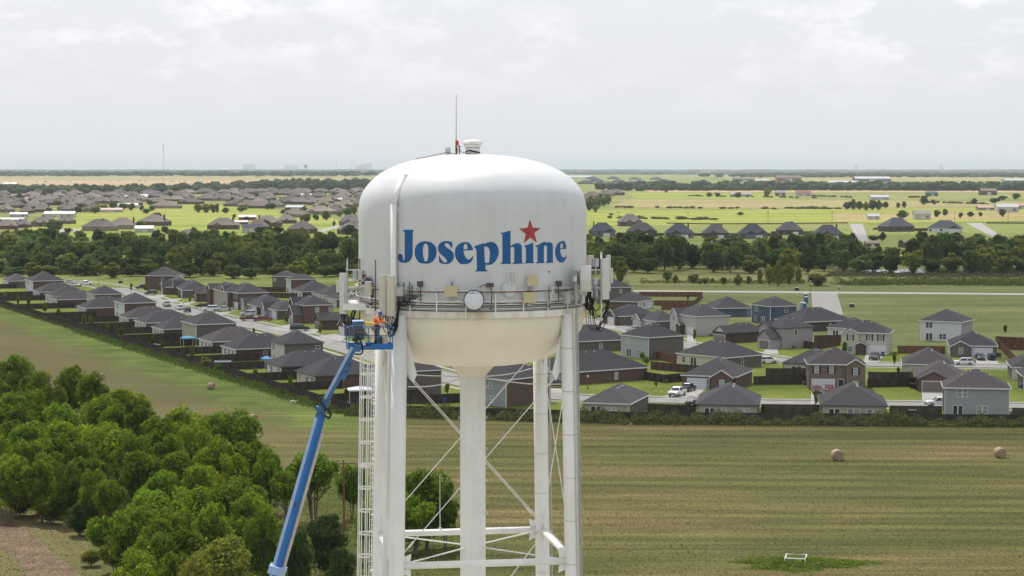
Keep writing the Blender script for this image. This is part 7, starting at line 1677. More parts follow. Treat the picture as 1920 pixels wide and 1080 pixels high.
aa = rng.uniform(0, 6.28, 9000); rr_ = rng.uniform(0, 1, 9000) ** .62 * (.8 + .22 * np.sin(aa * 3 + 1) + .14 * np.sin(aa * 7) + rng.normal(size=9000) * .10)
C = np.stack([pc.x + 9.0 * rr_ * np.cos(aa), pc.y + 4.6 * rr_ * np.sin(aa), rng.uniform(0, 1, 9000) * .8 * np.clip(1.05 - rr_, .06, 1)], 1); N = rng.normal(size=C.shape) + np.array([0, -.3, .6]); N /= np.linalg.norm(N, axis=1)[:, None]
o = link('weed_patch', quads_mesh('weed_patch', C, N, rng.uniform(.15, .38, 9000), M_weedl2, rng)); o['kind'] = 'stuff'; o['label'] = 'oval patch of tall green weeds round the white pipe guard'; o['category'] = 'weeds'
# undergrowth at the foot of the thicket and of the woods
def scatter_low(name, label, poly, n, hgt, leaf, m_, seed):
    rng = np.random.default_rng(seed); P = [gp(*p) for p in poly]; x0, x1 = min(p.x for p in P), max(p.x for p in P); y0, y1 = min(p.y for p in P), max(p.y for p in P)
    X = rng.uniform(x0, x1, n * 3); Y = rng.uniform(y0, y1, n * 3); ins = np.zeros(len(X), bool)
    for i in range(len(P)):
        a, b = P[i], P[i - 1]; c_ = ((a.y > Y) != (b.y > Y)) & (X < (b.x - a.x) * (Y - a.y) / (b.y - a.y + 1e-9) + a.x); ins ^= c_
    X, Y = X[ins][:n], Y[ins][:n]; k = .5 + .5 * np.sin(X * .5 + seed) * np.sin(Y * .37); Z = rng.uniform(0, 1, len(X)) * hgt * np.clip(k, .15, 1)
    C = np.stack([X, Y, Z], 1); N = rng.normal(size=C.shape) + np.array([0, -.2, .7]); N /= np.linalg.norm(N, axis=1)[:, None]
    o = link(name, quads_mesh(name, C, N, rng.uniform(.5, 1.4, len(X)) * leaf, m_, rng)); o['kind'] = 'stuff'; o['label'] = label; o['category'] = 'undergrowth'
scatter_low('undergrowth', 'low undergrowth between the thicket and the tower', [(200, 1010), (300, 950), (520, 880), (700, 900), (870, 960), (870, 1120), (230, 1120)], 34000, 1.0, .20, M_weedl2, 41)
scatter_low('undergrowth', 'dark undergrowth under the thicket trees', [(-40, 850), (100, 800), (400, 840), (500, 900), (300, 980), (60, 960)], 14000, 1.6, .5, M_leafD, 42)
scatter_low('undergrowth', 'leafy undergrowth along the front edge of the thicket', [(-30, 955), (60, 955), (130, 985), (215, 1025), (235, 1060), (260, 990), (180, 930), (60, 915), (-30, 920)], 16000, 2.6, .3, M_leafA, 48)
scatter_low('undergrowth', 'shadowy undergrowth at the foot of the right wood', [(1100, 520), (1190, 500), (1640, 500), (1960, 497), (1960, 490), (1100, 492)], 9000, 3.5, 1.3, M_leafM, 43)
scatter_low('undergrowth', 'undergrowth at the foot of the left wood', [(-20, 517), (690, 515), (690, 496), (-20, 496)], 12000, 3.0, 1.3, M_leafM, 44)
scatter_low('hedge', 'ragged hedge of low bushes above the pale path', [(1555, 533), (1620, 530), (1740, 528), (1960, 530), (1960, 537), (1740, 535), (1600, 536)], 12000, 3.4, .7, M_leafM, 46)
scatter_low('hedge', 'low scrub in the meadow left of the big bush', [(1200, 528), (1510, 527), (1510, 533), (1200, 532)], 3500, 1.6, .6, M_leafMY, 47)
scatter_low('reeds', 'dull reeds along the pond edge', [(1540, 519), (1960, 521), (1960, 516), (1560, 512)], 7000, 1.6, .7, M_weedd, 45)

# cut stubble and grass tufts standing in the mown field, thickest along the windrows
rng = np.random.default_rng(91); n = 60000
Y = 228 + (372 - 228) * rng.uniform(0, 1, n) ** 1.15; X = rng.uniform(-1, 1, n) * Y * .27
row = np.sin(2 * math.pi * (Y + X * .07 + 1.2 * np.sin(X * .05)) / 4.3); keep = (rng.uniform(-1, 1, n) < row * .7 + .2) & ((Y < 362) | (X > 25)) & ~((X < -5) & (Y > 300) & (X < -(Y - 250) * .25))
X, Y = X[keep], Y[keep]
Z = rng.uniform(.02, .11, len(X)); C = np.stack([X, Y, Z], 1); N = rng.normal(size=C.shape) * np.array([1, 1, .35]); N /= np.linalg.norm(N, axis=1)[:, None]
for k, (nm, c1, c2) in enumerate((('stubble_tan', (.10, .085, .034), (.14, .115, .05)), ('stubble_green', (.055, .07, .016), (.085, .098, .024)))):
    sl = slice(k, None, 2); o = link('stubble', quads_mesh('stubble', C[sl], N[sl], rng.uniform(.08, .2, len(C[sl])), leafmat(nm, c1, c2, 0, .3), rng)); o['kind'] = 'stuff'; o['category'] = 'stubble'; o['label'] = ('dry tan', 'green')[k] + ' stubble in rows on the mown field'
# ================================================================== THE FAR COUNTRY
rf = random.Random(77)
FROOF = [mat('far_roof_%d' % i, c, rough=.95, vary=.12, vscale=1.5, spec=.1, obvar=.15) for i, c in enumerate([(.20, .17, .155), (.17, .148, .14), (.225, .19, .165), (.15, .135, .13), (.19, .15, .135)])]
FWALL = [mat('far_wall_%d' % i, c, rough=.9, vary=.12, vscale=1.2, spec=.1) for i, c in enumerate([(.10, .085, .075), (.16, .13, .11), (.22, .19, .16), (.13, .085, .07)])]
M_metal = mat('metal_roof', (.40, .40, .41), rough=.5, vary=.05); M_metalb = mat('blue_metal_roof', (.26, .30, .34), rough=.5, vary=.05); M_pinkr = mat('pink_metal_roof', (.38, .25, .22), rough=.5); M_redw = mat('barn_red', (.25, .05, .045), rough=.8); M_slate = mat('slate_roof', (.055, .06, .075), rough=.9, vary=.12, vscale=1.5)
FPROTO = {}
def far_mesh(kind):
    """unit building: 1 wide, 1 deep, eave at .22, made once and scaled"""
    if kind in FPROTO: return FPROTO[kind]
    r = random.Random(kind); q = MB()
    E = .20; o = .03; w, l = .5, .36 + .05 * (kind % 3)
    q.bb((-w, -l, 0), (w, l, E)); 
    if kind % 2: q.bb((-.30, -l - .16, 0), (.02, -l + .1, E))
    if kind % 3 == 0: q.bb((.12, -l - .10, 0), (.44, -l + .1, E))
    wall = q
    q = MB(); rise = .33
    q.add([(-w - o, -l - o, E), (w + o, -l - o, E), (w + o, l + o, E), (-w - o, l + o, E), (-.16, 0, E + rise), (.16, 0, E + rise)], [(0, 1, 5, 4), (1, 2, 5), (2, 3, 4, 5), (3, 0, 4), (3, 2, 1, 0)])
    def wing(x0, x1, p):
        c_ = (x0 + x1) / 2; rz = E + (x1 - x0) / 2 * .75
        q.add([(x0 - o, -l - p - o, E - .01), (c_, -l - p - o, rz), (x1 + o, -l - p - o, E - .01), (x1 + o, 0, E - .01), (c_, 0, rz), (x0 - o, 0, E - .01)], [(0, 1, 4, 5), (1, 2, 3, 4), (0, 2, 1)])
    if kind % 2: wing(-.30, .02, .16)
    if kind % 3 == 0: wing(.12, .44, .10)
    roof = q
    q = MB(); cx = (-.34, .3, .05, -.1, .4, .22)[kind % 6]; q.bb((cx, -.06, E), (cx + .055, .0, E + rise * 1.05)); chim = q
    q = MB()
    q.bb((-.035, -l - .008, .07), (.035, -l + .01, .16))
    win = q
    FPROTO[kind] = (wall, roof, chim, win, {}); return FPROTO[kind]
def far_house(label, x, yb, wpx, kind, rm, wm, rz, group, chimney=True, hs=1.0, name='distant_house'):
    p = gp(x, yb); W = wpx * p.y / F; t = thing(name, label, 'house', p, rz, group); t.scale = (W, min(W, 17), min(W, 17) * hs)
    wa, ro, ch, wi, cache = far_mesh(kind)
    def g(nm, mb, m_):
        if (nm, m_.name) not in cache: cache[nm, m_.name] = mb.mesh(nm, m_)
        return cache[nm, m_.name]
    link('wall', g('wall', wa, wm), t); link('roof', g('roof', ro, rm), t)
    if name == 'row_house':
        for x_ in (-.42, -.1, .2, .36): link('window', g('window', wi, M_glass), t, (x_, 0, 0))
    if chimney: link('chimney', g('chimney', ch, FWALL[3]), t)
    return t
LF = 'brown roofed house of the far subdivision'; GF = 'houses of the sunlit far subdivision'
FH = [(129, 380, 36), (156, 376, 24), (174, 373, 33), (204, 370, 29), (221, 368, 26), (248, 369, 30), (280, 368, 30), (292, 367, 26), (315, 368, 30), (333, 368, 25), (14, 385, 31), (41, 385, 38), (96, 378, 36), (103, 385, 36), (188, 382, 36), (218, 378, 34), (248, 385, 33), (312, 391, 54), (11, 398, 28), (51, 400, 25), (80, 398, 28), (135, 398, 32), (174, 398, 31), (14, 430, 36), (41, 427, 31), (85, 425, 46), (124, 420, 30), (188, 433, 62), (230, 430, 50), (290, 423, 54), (30, 390, 30), (64, 390, 30), (264, 378, 30), (330, 378, 28),
      (353, 364, 31), (387, 362, 33), (421, 364, 31), (451, 364, 25), (471, 362, 33), (490, 362, 27), (509, 360, 31), (529, 366, 36), (552, 364, 27), (571, 362, 34), (602, 362, 33), (634, 362, 29), (657, 366, 27), (672, 360, 27), (359, 383, 44), (391, 373, 31), (422, 373, 32), (452, 387, 62), (490, 391, 44), (512, 389, 40), (501, 375, 31), (535, 383, 33), (559, 383, 29), (574, 377, 36), (589, 384, 27), (629, 400, 32), (647, 389, 30), (602, 402, 52), (555, 408, 40), (419, 430, 56), (501, 425, 50), (537, 419, 33), (484, 432, 40), (567, 438, 46), (657, 423, 42), (660, 439, 44), (351, 446, 30), (440, 378, 30), (470, 376, 28), (340, 374, 28), (620, 378, 30)]
for yy, n_ in ((361, 15), (365, 17), (370, 17), (376, 17), (382, 15), (389, 13), (396, 9)):      # the rest of the estate, row behind row
    for k in range(n_):
        x_ = (k + rf.uniform(.1, .9)) * 690 / n_
        if (yy > 379 and 300 < x_ < 450) or (yy > 386 and (x_ > 520 and x_ < 590)) or (yy > 392 and x_ > 150 and x_ < 620): continue
        FH.append((x_, yy + rf.uniform(-1.5, 1.5), 24 + (yy - 360) * .28 + rf.uniform(-3, 6)))
for i, (x, y, w) in enumerate(FH):
    far_house(LF + (', front row' if y > 405 else ', middle rows' if y > 374 else ', back rows') + (', left end' if x < 160 else ', left of the centre' if x < 340 else ', right of the centre' if x < 520 else ', end nearest the tank'), x, y, w, rf.randrange(6), rf.choice(FROOF), rf.choice(FWALL), R_(rf.uniform(-28, 28)), GF)
def barn(label, x, yb, wpx, hpx, rm, wm, rz=0, depth=.6, name='metal_building'):
    p = gp(x, yb); W = wpx * p.y / F; Hh = hpx * p.y / F; D = max(6, W * depth); t = thing(name, label, 'building', p, R_(rz))
    q = MB(); e = Hh * .62; q.bb((-W / 2, -D / 2, 0), (W / 2, D / 2, e)); q.add([(-W / 2, -D / 2, e), (-W / 2, D / 2, e), (-W / 2, 0, Hh)], [(0, 2, 1)]); q.add([(W / 2, -D / 2, e), (W / 2, D / 2, e), (W / 2, 0, Hh)], [(0, 1, 2)]); q.build('wall', wm, t)
    q = MB(); o = .4; q.add([(-W / 2 - o, -D / 2 - o, e), (W / 2 + o, -D / 2 - o, e), (W / 2 + o, 0, Hh + .1), (-W / 2 - o, 0, Hh + .1), (W / 2 + o, D / 2 + o, e), (-W / 2 - o, D / 2 + o, e)], [(0, 1, 2, 3), (3, 2, 4, 5)]); q.build('roof', rm, t)
    q = MB(); q.bb((-W * .12, -D / 2 - .06, 0), (W * .12, -D / 2 + .02, e * .75)); q.build('door', M_box, t)
    q = MB(); q.bb((W * .25, -D / 2 - .05, e * .4), (W * .36, -D / 2 + .02, e * .7)); q.build('window', M_glass, t)
WP = mat('pale_wall', (.42, .41, .38), rough=.8, vary=.06)
for a in (('white roofed long shed among the brown roofs, far left', 113, 408, 56, 12, M_metal, WP, 5), ('blue grey metal roofed shed left of the far white shed', 255, 374, 44, 8, M_metalb, FWALL[0], 8), ('white metal roofed building behind the blue grey shed', 283, 371, 38, 7, M_metal, FWALL[1], 8), ('low white roofed building below the blue grey shed', 241, 391, 36, 10, M_metal, WP, 4), ('pinkish low building left of the low white roofed one', 209, 398, 42, 8, M_pinkr, WP, 4),
          ('white roofed cottage at the right end of the long brown roofs', 271, 436, 34, 13, M_metal, WP, 6), ('white roofed shed at the left picture edge', 24, 417, 46, 9, M_metal, WP, -5), ('pale shed above the left edge houses', 36, 407, 32, 9, M_metal, WP, 3), ('pale blue roofed shed right of the far lawn', 554, 394, 34, 9, M_metalb, FWALL[0], -15), ('white roofed barn left of the tank top', 642, 378, 34, 7, M_metal, FWALL[3], 4), ('white roofed shed in the far brown roofs', 578, 370, 27, 7, M_metal, FWALL[1], 5), ('red barn with white roof on the far lawn', 464, 413, 32, 10, M_metal, M_redw, 5), ('white roofed shed behind the dark blue roofed house', 447, 421, 36, 8, M_metal, FWALL[0], 4), ('greenhouse with blue roof and pale walls on the far lawn', 473, 437, 38, 17, M_slate, WP, 8), ('small pale farm building at the far left ridge', 20, 349, 26, 7, M_metal, WP, 0),
          ('white metal shed behind the bushes on the right pasture', 1648, 375, 34, 9, M_metal, WP, 4), ('dark green barn on the right pasture', 1747, 368, 20, 9, mat('green_roof', (.05, .08, .07)), mat('green_wall', (.06, .09, .08)), 10), ('white shed left of the dark roofed far house', 1637, 412, 22, 11, M_metal, WP, 0), ('pale metal shed behind the dark roofed far houses', 1728, 412, 30, 18, mat('grey_roof', (.25, .23, .22)), WP, 2), ('long white roofed shed at the right', 1887, 398, 40, 16, M_metal, WP, 0), ('pink roofed low sheds at the right', 1850, 394, 36, 8, M_pinkr, FWALL[2], 0), ('pink roofed shed at the right picture edge', 1916, 392, 22, 10, M_pinkr, FWALL[2], 0),
          ('white farm house with red roof on the brown strip', 1506, 368, 28, 10, M_redw, WP, 0), ('grey barn beside the round tree on the brown strip', 1463, 368, 18, 11, mat('grey_roof', (.25, .23, .22)), FWALL[1], 0), ('low farm house among dark trees on the brown strip', 1388, 369, 40, 8, mat('grey_roof', (.25, .23, .22)), WP, 0), ('brown gabled farm house at the right', 1852, 366, 30, 13, FROOF[4], FWALL[3], 5), ('long grey shed at the right horizon', 1902, 343, 42, 8, M_metal, mat('blue_grey_wall', (.20, .23, .28)), 0), ('white shed among the far grey estate', 1254, 348, 26, 5, M_metal, WP, 0),
          ('brick school building on the right horizon', 1478, 340, 46, 11, FROOF[4], M_redw, 0), ('wide white roofed store on the right horizon', 1634, 341, 66, 10, M_metal, FWALL[1], 0), ('second white roofed store before the wide one', 1580, 346, 58, 7, M_metal, FWALL[2], 0), ('low dark store left of the white roofed ones', 1395, 341, 40, 8, FROOF[3], FWALL[0], 0), ('pale roofed store between school and dark store', 1428, 342, 26, 6, M_metal, FWALL[2], 0), ('pale roof just above the right wood', 1357, 462, 50, 11, mat('grey_roof', (.25, .23, .22)), WP, -4), ('small dark shed with tan roof in the right wood', 1635, 462, 26, 10, FROOF[2], FWALL[0], 0), ('grey roof among the trees right of the dark shed', 1702, 464, 30, 15, FROOF[0], FWALL[0], 25)): barn(*a)
p = gp(1714, 371); t = thing('shipping_container', 'red shipping container on the right pasture', 'container', p); q = MB(); W = 21 * p.y / F; q.bb((-W / 2, -1.4, .1), (W / 2, 1.4, 3.2)); q.build('box', mat('container_red', (.22, .045, .05)), t); q = MB()
for k in range(10): q.bb((-W / 2 + W * k / 10, -1.46, .2), (-W / 2 + W * (k + .5) / 10, -1.4, 3.1))
q.build('corrugation', mat('container_red', (.22, .045, .05)), t)
p = gp(1272, 460); t = thing('caravan', 'white caravans parked before the right wood', 'caravan', p); q = MB(); q.prism([(-5, .6), (5, .6), (5, 2.8), (4.4, 3.2), (-4.6, 3.2), (-5, 2.6)], 2.6); q.build('body', M_wpaint, t); q = MB(); q.bb((-3, -1.34, 1.6), (2.5, -1.3, 2.3)); q.build('window', M_glass, t)
for x in (-1, 1): q = MB(); q.tube([(x, -1.3, .4), (x, -1.1, .4)], .4, 10); q.build('wheel', M_tyre, t)
# row of grey houses beyond the right wood
GR = [('low gabled house nearest the tank in the far row', 1129, 443, 50, 0), ('wide twin gabled house second in the far row', 1203, 443, 56, 3), ('tall grey house third in the far row', 1273, 446, 52, 1), ('grey house fourth in the far row', 1341, 446, 46, 5), ('steep grey house fifth in the far row', 1411, 447, 52, 3), ('low grey house sixth in the far row', 1480, 440, 44, 2), ('big grey house last in the far row', 1551, 448, 52, 1)]
for k, (lab, x, y, w, kd) in enumerate(GR):
    t = far_house(lab, x, y, w, kd, [M_slate, mat('slate_roof_b', (.075, .07, .075), rough=.9, vary=.12, vscale=1.5)][k % 2], [mat('row_grey_brick', (.16, .15, .15), rough=.9, vary=.15, vscale=3), FWALL[0]][k % 2], R_(-3 + k), None, k % 3 != 1, 1.05, 'row_house')
    q = MB(); q.bb((.05, -.56, 0), (.30, -.545, .13)); q.build('garage_door', M_gdoor, t)
far_house('brown fronted house behind the far row', 1181, 424, 42, 3, FROOF[1], FWALL[1], R_(8), None, False, 1.1, 'row_house')
far_house('dark roofed house left of the pale metal shed', 1680, 434, 54, 2, M_slate, FWALL[0], R_(20), None, False, 1.15, 'row_house')
far_house('dark roofed white walled house beside the right road stub', 1772, 436, 62, 0, M_slate, mat('white_wall', (.6, .61, .64), rough=.8), R_(-15), None, False, 1.0, 'row_house')
LG = 'grey roofed house of the hazy estate on the right horizon'
for i, (x, y, w) in enumerate(((1098, 345, 30), (1118, 341, 26), (1140, 347, 28), (1160, 342, 24), (1183, 347, 28), (1200, 343, 24), (1220, 347, 26), (1243, 342, 24), (1262, 346, 24), (1110, 336, 24), (1150, 336, 22), (1190, 337, 22), (1230, 337, 22), (1110, 372, 34), (1135, 368, 30), (1155, 366, 30), (1100, 378, 30), (680, 345, 22), (655, 343, 22))):
    far_house(LG if x > 800 else 'small house on the ridge left of the tank dome', x, y, w, i % 6, [FROOF[3], M_slate, FROOF[1]][i % 3] if y < 350 else FROOF[0], FWALL[i % 3], R_(rf.uniform(-30, 30)), 'hazy estate on the right horizon' if x > 800 else 'small houses on the left ridge', False, 1.2)
# trees among the far houses and fields
LT = 'dark tree among the sunlit far houses'; GT = 'trees among the sunlit far houses'
FT = [(8, 398, 384, 18), (33, 377, 362, 20), (42, 393, 386, 12), (65, 397, 385, 16), (92, 400, 388, 18), (120, 390, 381, 16), (150, 392, 381, 18), (185, 397, 386, 15), (212, 393, 375, 22), (265, 396, 384, 10), (285, 396, 385, 14), (295, 413, 396, 21), (24, 451, 435, 26), (35, 448, 428, 26), (70, 450, 430, 36), (78, 448, 424, 26), (106, 442, 428, 16), (128, 440, 426, 18), (152, 441, 431, 9), (320, 443, 430, 14), (573, 420, 399, 27), (593, 414, 400, 15), (612, 414, 394, 20), (652, 408, 386, 20), (663, 404, 383, 16), (637, 407, 396, 16), (532, 403, 392, 17), (463, 418, 404, 16), (439, 410, 400, 9), (403, 440, 430, 14), (470, 446, 435, 20), (490, 446, 433, 16), (598, 449, 432, 20), (548, 446, 436, 14), (626, 425, 413, 8), (515, 446, 437, 16), (371, 447, 434, 20), (606, 388, 376, 10)]
for k in range(70):
    x_ = rf.uniform(0, 685); y_ = rf.choice((364, 369, 374, 380, 386, 393, 400, 428, 440)) + rf.uniform(-2, 2); h_ = 6 + (y_ - 355) * .13 + rf.uniform(0, 4); FT.append((x_, y_, y_ - h_, h_ * rf.uniform(1.0, 1.7)))
for i, (x, yb, yt, w) in enumerate(FT): solo('distant_tree', LT + (', left end' if x < 110 else ', left of the centre' if x < 340 else ', right of the centre' if x < 560 else ', end nearest the tank'), x, yb, yt, w, MIDS[i % 4] if i % 4 else MIDY[i % 2], GT)
for i, (x, w) in enumerate(((372, 20), (385, 24), (400, 22), (407, 12))): solo('distant_tree', 'light green tree of the rounded clump on the far lawn', x, 399, 381, w, MIDY[i % 2], 'light green clump on the far lawn')
for i, (x, yb, yt, w) in enumerate(((1104, 396, 376, 16), (1112, 393, 370, 18), (1122, 391, 366, 18), (1132, 388, 366, 18), (1140, 384, 364, 16), (1108, 386, 366, 18), (1125, 384, 363, 16), (1117, 398, 382, 14))): solo('distant_tree', 'green tree of the clump touching the right edge of the tank', x, yb, yt, w, MIDY[i % 2] if i % 3 else MIDS[i % 4], 'clump at the right edge of the tank')
for i, (x, yb, yt, w) in enumerate(((1588, 393, 378, 18), (1600, 393, 372, 20), (1612, 394, 376, 18), (1624, 395, 377, 18), (1636, 394, 374, 20), (1648, 394, 374, 20), (1660, 391, 377, 16), (1684, 390, 379, 12), (1695, 390, 377, 12))): solo('distant_tree', 'tree of the long clump on the bright right pasture', x, yb, yt, w, MIDY[i % 2] if i % 2 else MIDS[i % 4], 'long clump on the right pasture')
for i, (lab, x, yb, yt, w) in enumerate((('large round dark tree right of the long clump', 1733, 384, 366, 22), ('smaller tree beside the large round dark tree', 1751, 384, 373, 13), ('dark tree by the far dark roofed house', 1692, 411, 393, 26), ('leafy tree left of the pale sheds', 1757, 407, 393, 18), ('tree right of the pale metal shed', 1772, 405, 391, 13), ('bare brownish tree on the right pasture', 1801, 410, 397, 10), ('flat topped tree on the right pasture', 1820, 407, 396, 16), ('brownish small tree on the right pasture', 1838, 407, 396, 10), ('round tree before the long white shed', 1880, 407, 390, 16), ('round tree beside the grey barn', 1438, 370, 351, 20), ('tree left of the low farm house', 1330, 370, 360, 16), ('tree beside the left farm tree', 1345, 370, 360, 14), ('dark tree right of the low farm house', 1384, 371, 360, 18), ('lone dark bush on the brown strip', 1249, 362, 354, 8), ('dark tree in front of the long shed at right', 1826, 383, 371, 14), ('tree before the brown farm house', 1880, 376, 365, 20), ('tree right of the brown farm house', 1905, 374, 362, 20), ('bushy trees by the white long shed', 1865, 382, 370, 24), ('pair of shrubs in the bright pasture', 1388, 404, 397, 16), ('small shrub in the bright pasture left', 1146, 404, 399, 12), ('dark round tree above the right wood', 1728, 462, 432, 30), ('dark tree right of the dark round tree', 1752, 464, 440, 22), ('dark tree at the edge of the far road stub', 1654, 453, 434, 18), ('tree clump left of the dark shed', 1638, 452, 440, 26), ('dark bush above the right wood near the edge', 1880, 458, 442, 26), ('green tree near the far right road stub', 1835, 455, 437, 30), ('dark tree between the far right trees', 1790, 458, 434, 44))): solo('distant_tree', lab, x, yb, yt, w, MIDY[i % 2] if i in (3, 8, 9, 25) else MIDS[i % 4])
# continuous tree lines on the plain
def tree_line(label, px, n, spread, h, seed, zb=0.0, m_=M_leafF, wid=(7, 13)):
    rng = np.random.default_rng(seed); bm = bmesh.new(); bmesh.ops.create_icosphere(bm, subdivisions=2, radius=1); base = np.array([v.co[:] for v in bm.verts]); fc = [tuple(v.index for v in f.verts) for f in bm.faces]; bm.free()
    pts = [gp(*p) for p in px]; V_, F_ = [], []
    ln = np.cumsum([0] + [(b - a).length for a, b in zip(pts, pts[1:])])
    for k in range(n):
        s = rng.uniform(0, ln[-1]); i = int(np.searchsorted(ln, s) - 1); i = max(0, min(i, len(pts) - 2)); t = (s - ln[i]) / max(1e-6, ln[i + 1] - ln[i]); p = pts[i].lerp(pts[i + 1], t)
        hh = h * rng.uniform(.55, 1.15); w = rng.uniform(*wid); nz = 1 + rng.uniform(-.28, .28, (len(base), 1))
        b = base * nz * np.array([w, w, hh * .52]) + np.array([p.x + rng.normal() * spread * .3, p.y + rng.uniform(-spread, spread), zb + hh * .5])
        o = len(V_) and sum(len(x) for x in V_); V_.append(b); F_ += [tuple(j + o for j in f) for f in fc]
    me = bpy.data.meshes.new('tree_line'); me.from_pydata(np.concatenate(V_).tolist(), [], F_); me.materials.append(m_); o = link('tree_line', me); o['kind'] = 'stuff'; o['label'] = label; o['category'] = 'trees'
tree_line('dense tree line above the left brown roofs', [(-20, 362), (120, 363), (340, 361), (440, 359)], 190, 70, 15, 51)
tree_line('dense tree line between the tan field and the brown roofs', [(430, 357), (560, 356), (700, 355)], 130, 110, 17, 52)
tree_line('dark upper tree line at the left of the tank dome', [(450, 350), (560, 350), (690, 347)], 80, 150, 18, 57)
tree_line('long tree line below the stores on the right', [(1190, 357), (1500, 356), (1830, 357)], 260, 120, 17, 53)
tree_line('short tree line near the brown farm house', [(1810, 357), (1940, 356)], 60, 90, 16, 58)
for k, (lab, px_) in enumerate((('thin hedge across the bright pasture', [(1480, 391), (1570, 392)]), ('low hedge left on the olive strip', [(1140, 389), (1330, 391), (1500, 392)]), ('hedge line behind the far row of grey houses', [(1150, 410), (1330, 412)]), ('hedge left of the red container', [(1520, 368), (1600, 371)]), ('hedge in the green pasture right of the container', [(1730, 380), (1850, 383)]), ('scrub line below the brown strip', [(1290, 368), (1480, 371), (1540, 372)]), ('scrub below the far stores', [(1390, 349), (1600, 350), (1720, 349)]), ('scrub on the left tan field', [(20, 341), (300, 340), (420, 342)]))):
    tree_line(lab, px_, 24, 14, 2.6, 80 + k, 0, M_weed, (2, 5))
def ridge(label, px0, px1, d, h, zr, seed):
    a, b = ray(px0, 330).x * d, ray(px1, 330).x * d; q = MB(); N = 24; vs = []
    for i in range(N + 1):
        x = a + (b - a) * i / N; k = math.sin(math.pi * min(1, max(0, i / N))) ** .35
        for dy, z in ((-1100, 0), (-300, zr * .8), (200, zr), (1400, 0)): vs.append((x, d + dy, z * k))
    q.add(vs, [(4 * i + j, 4 * i + 4 + j, 4 * i + 5 + j, 4 * i + 1 + j) for i in range(N) for j in range(3)]); o = q.build('hill', M_olive, None, True); struct(o, label=label)
    rng = np.random.default_rng(seed)
    tree_line(label.replace('low ridge', 'wooded crest'), [(px0 + (px1 - px0) * .03, 314 + 47 * F / d), (px1 - (px1 - px0) * .03, 314 + 47 * F / d)], int((px1 - px0) * .42), 420, h, seed, zr * .80, M_leafF, (12, 26))
ridge('low ridge on the left horizon', -60, 720, 8400, 17, 17, 61)
ridge('low ridge on the right horizon', 1380, 2000, 8200, 15, 12, 62)
tree_line('far blue belt of woods along the whole horizon', [(-100, 326), (960, 326), (2020, 326)], 420, 1500, 16, 63, 0, M_leafF, (40, 110))
tree_line('faint woods nearly at the horizon', [(-100, 321.5), (960, 321.5), (2020, 321.5)], 300, 3500, 22, 64, 0, M_leafF, (120, 300))
# masts, a far water tower and the hazy skyline
def mast(label, x, ytop, d, w=1.2, lat=True, name='radio_mast'):
    top = zat(ytop, d); t = thing(name, label, 'mast', (ray(x, 316).x * d, d, 0)); q = MB()
    if lat:
        for k in range(3): a_ = k * 2.094; q.tube([(w * math.cos(a_), w * math.sin(a_), 0), (w * .5 * math.cos(a_), w * .5 * math.sin(a_), top)], .18, 4)
        for z in np.arange(4, top - 2, 6): q.tube([(w * .8 * math.cos(k * 2.094), w * .8 * math.sin(k * 2.094), z) for k in range(4)], .12, 4)
    else: q.tube([(0, 0, 0), (0, 0, top)], [w * .5, w * .3], 6)
    q.build('lattice' if lat else 'pole', M_galv, t)
    if lat:
        for f_ in (.98, .92, .85): q = MB(); q.lathe([(w * 1.2, -1.5), (w * 1.5, 0), (w * 1.2, 1.5)], 8, (0, 0, top * f_ - 2)); q.build('antenna_array', M_box, t)
mast('tall radio mast on the left horizon', 307, 270, 5600, 1.3)
for lab, x, yt, d in (('steel mast just right of the tank dome', 1079, 316, 4600), ('lattice tower above the far stores', 1513, 316, 5200), ('thin mast right of the white roofed store', 1655, 315, 6000), ('thin mast near the school', 1412, 318, 5600), ('left one of two faint masts left of the dome', 631, 302, 9000), ('right one of two faint masts left of the dome', 659, 298, 9000)): mast(lab, x, yt, d, 1.5 if d < 5500 else 1.0)
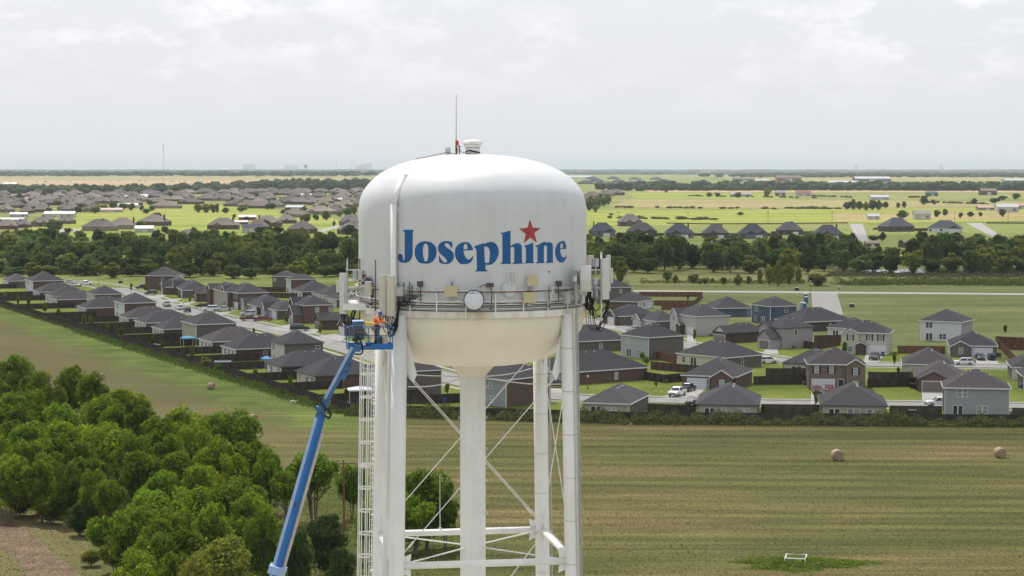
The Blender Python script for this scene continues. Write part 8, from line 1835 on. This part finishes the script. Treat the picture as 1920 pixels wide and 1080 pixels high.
p = Vector((ray(573, 316).x * 9000, 9000, 0)); t = thing('distant_water_tower', 'tiny water tower on the left horizon', 'water tower', p); q = MB(); q.lathe([(6, 0), (2.2, 8), (2.2, 46)], 16); q.build('stem', M_box, t, True); q = MB(); q.lathe([(2.2, 44), (8, 50), (9, 55), (8, 60), (.01, 63)], 20); q.build('tank', M_box, t, True)
for i, (x, w, yt) in enumerate(((462, 14, 309), (472, 10, 307), (468, 24, 311), (682, 12, 308), (692, 10, 306), (676, 20, 310.5), (540, 10, 310), (552, 14, 311), (1605, 8, 310), (1765, 6, 308))):
    d = 34000 + i * 300; W = w * d / F; hgt = zat(yt, d); t = thing('tower_block', 'faint high-rise block of the skyline in the haze', 'building', (ray(x, 316).x * d, d, 0), 0, 'hazy skyline blocks'); q = MB(); q.bb((-W / 2, -30, 0), (W / 2, 30, hgt)); q.build('wall', M_box, t); q = MB(); q.bb((-W / 4, -15, hgt), (W / 4, 15, hgt + 6)); q.build('roof_plant', M_box, t)
# power lines on poles across the far fields
for i, x in enumerate((1160, 1290, 1440, 1560, 1690, 1790, 1890, 60, 190, 330, 450, 560)):
    yb = 421 if x > 1000 else 352; p = gp(x, yb); t = thing('field_pole', 'thin wooden pole in the far fields', 'utility pole', p, 0, 'thin poles in the far fields'); q = MB(); q.tube([(0, 0, 0), (0, 0, 11)], .16, 5); q.build('pole', M_rust, t); q = MB(); q.bb((-1.2, -.08, 10), (1.2, .08, 10.2)); q.build('crossarm', M_rust, t)
p0, p1 = gp(1090, 420), gp(1940, 418.5)
# ================================================================== HAZE
def haze():
    mb = MB(); mb.bb((-61000, -3500, -1.5), (61000, 60500, 130))
    m = bpy.data.materials.new('haze_air'); m.use_nodes = True
    n, l = m.node_tree.nodes, m.node_tree.links; n.clear()
    v = n.new('ShaderNodeVolumePrincipled'); v.inputs['Density'].default_value = HAZE
    v.inputs['Color'].default_value = (.65, .74, .875, 1); v.inputs['Anisotropy'].default_value = 0.0
    o = n.new('ShaderNodeOutputMaterial'); l.new(v.outputs['Volume'], o.inputs['Volume'])
    ob = mb.build('haze', m, fix=True); struct(ob, 'stuff', 'thin summer haze in the air'); return ob
HAZE = 3.8e-5
haze()
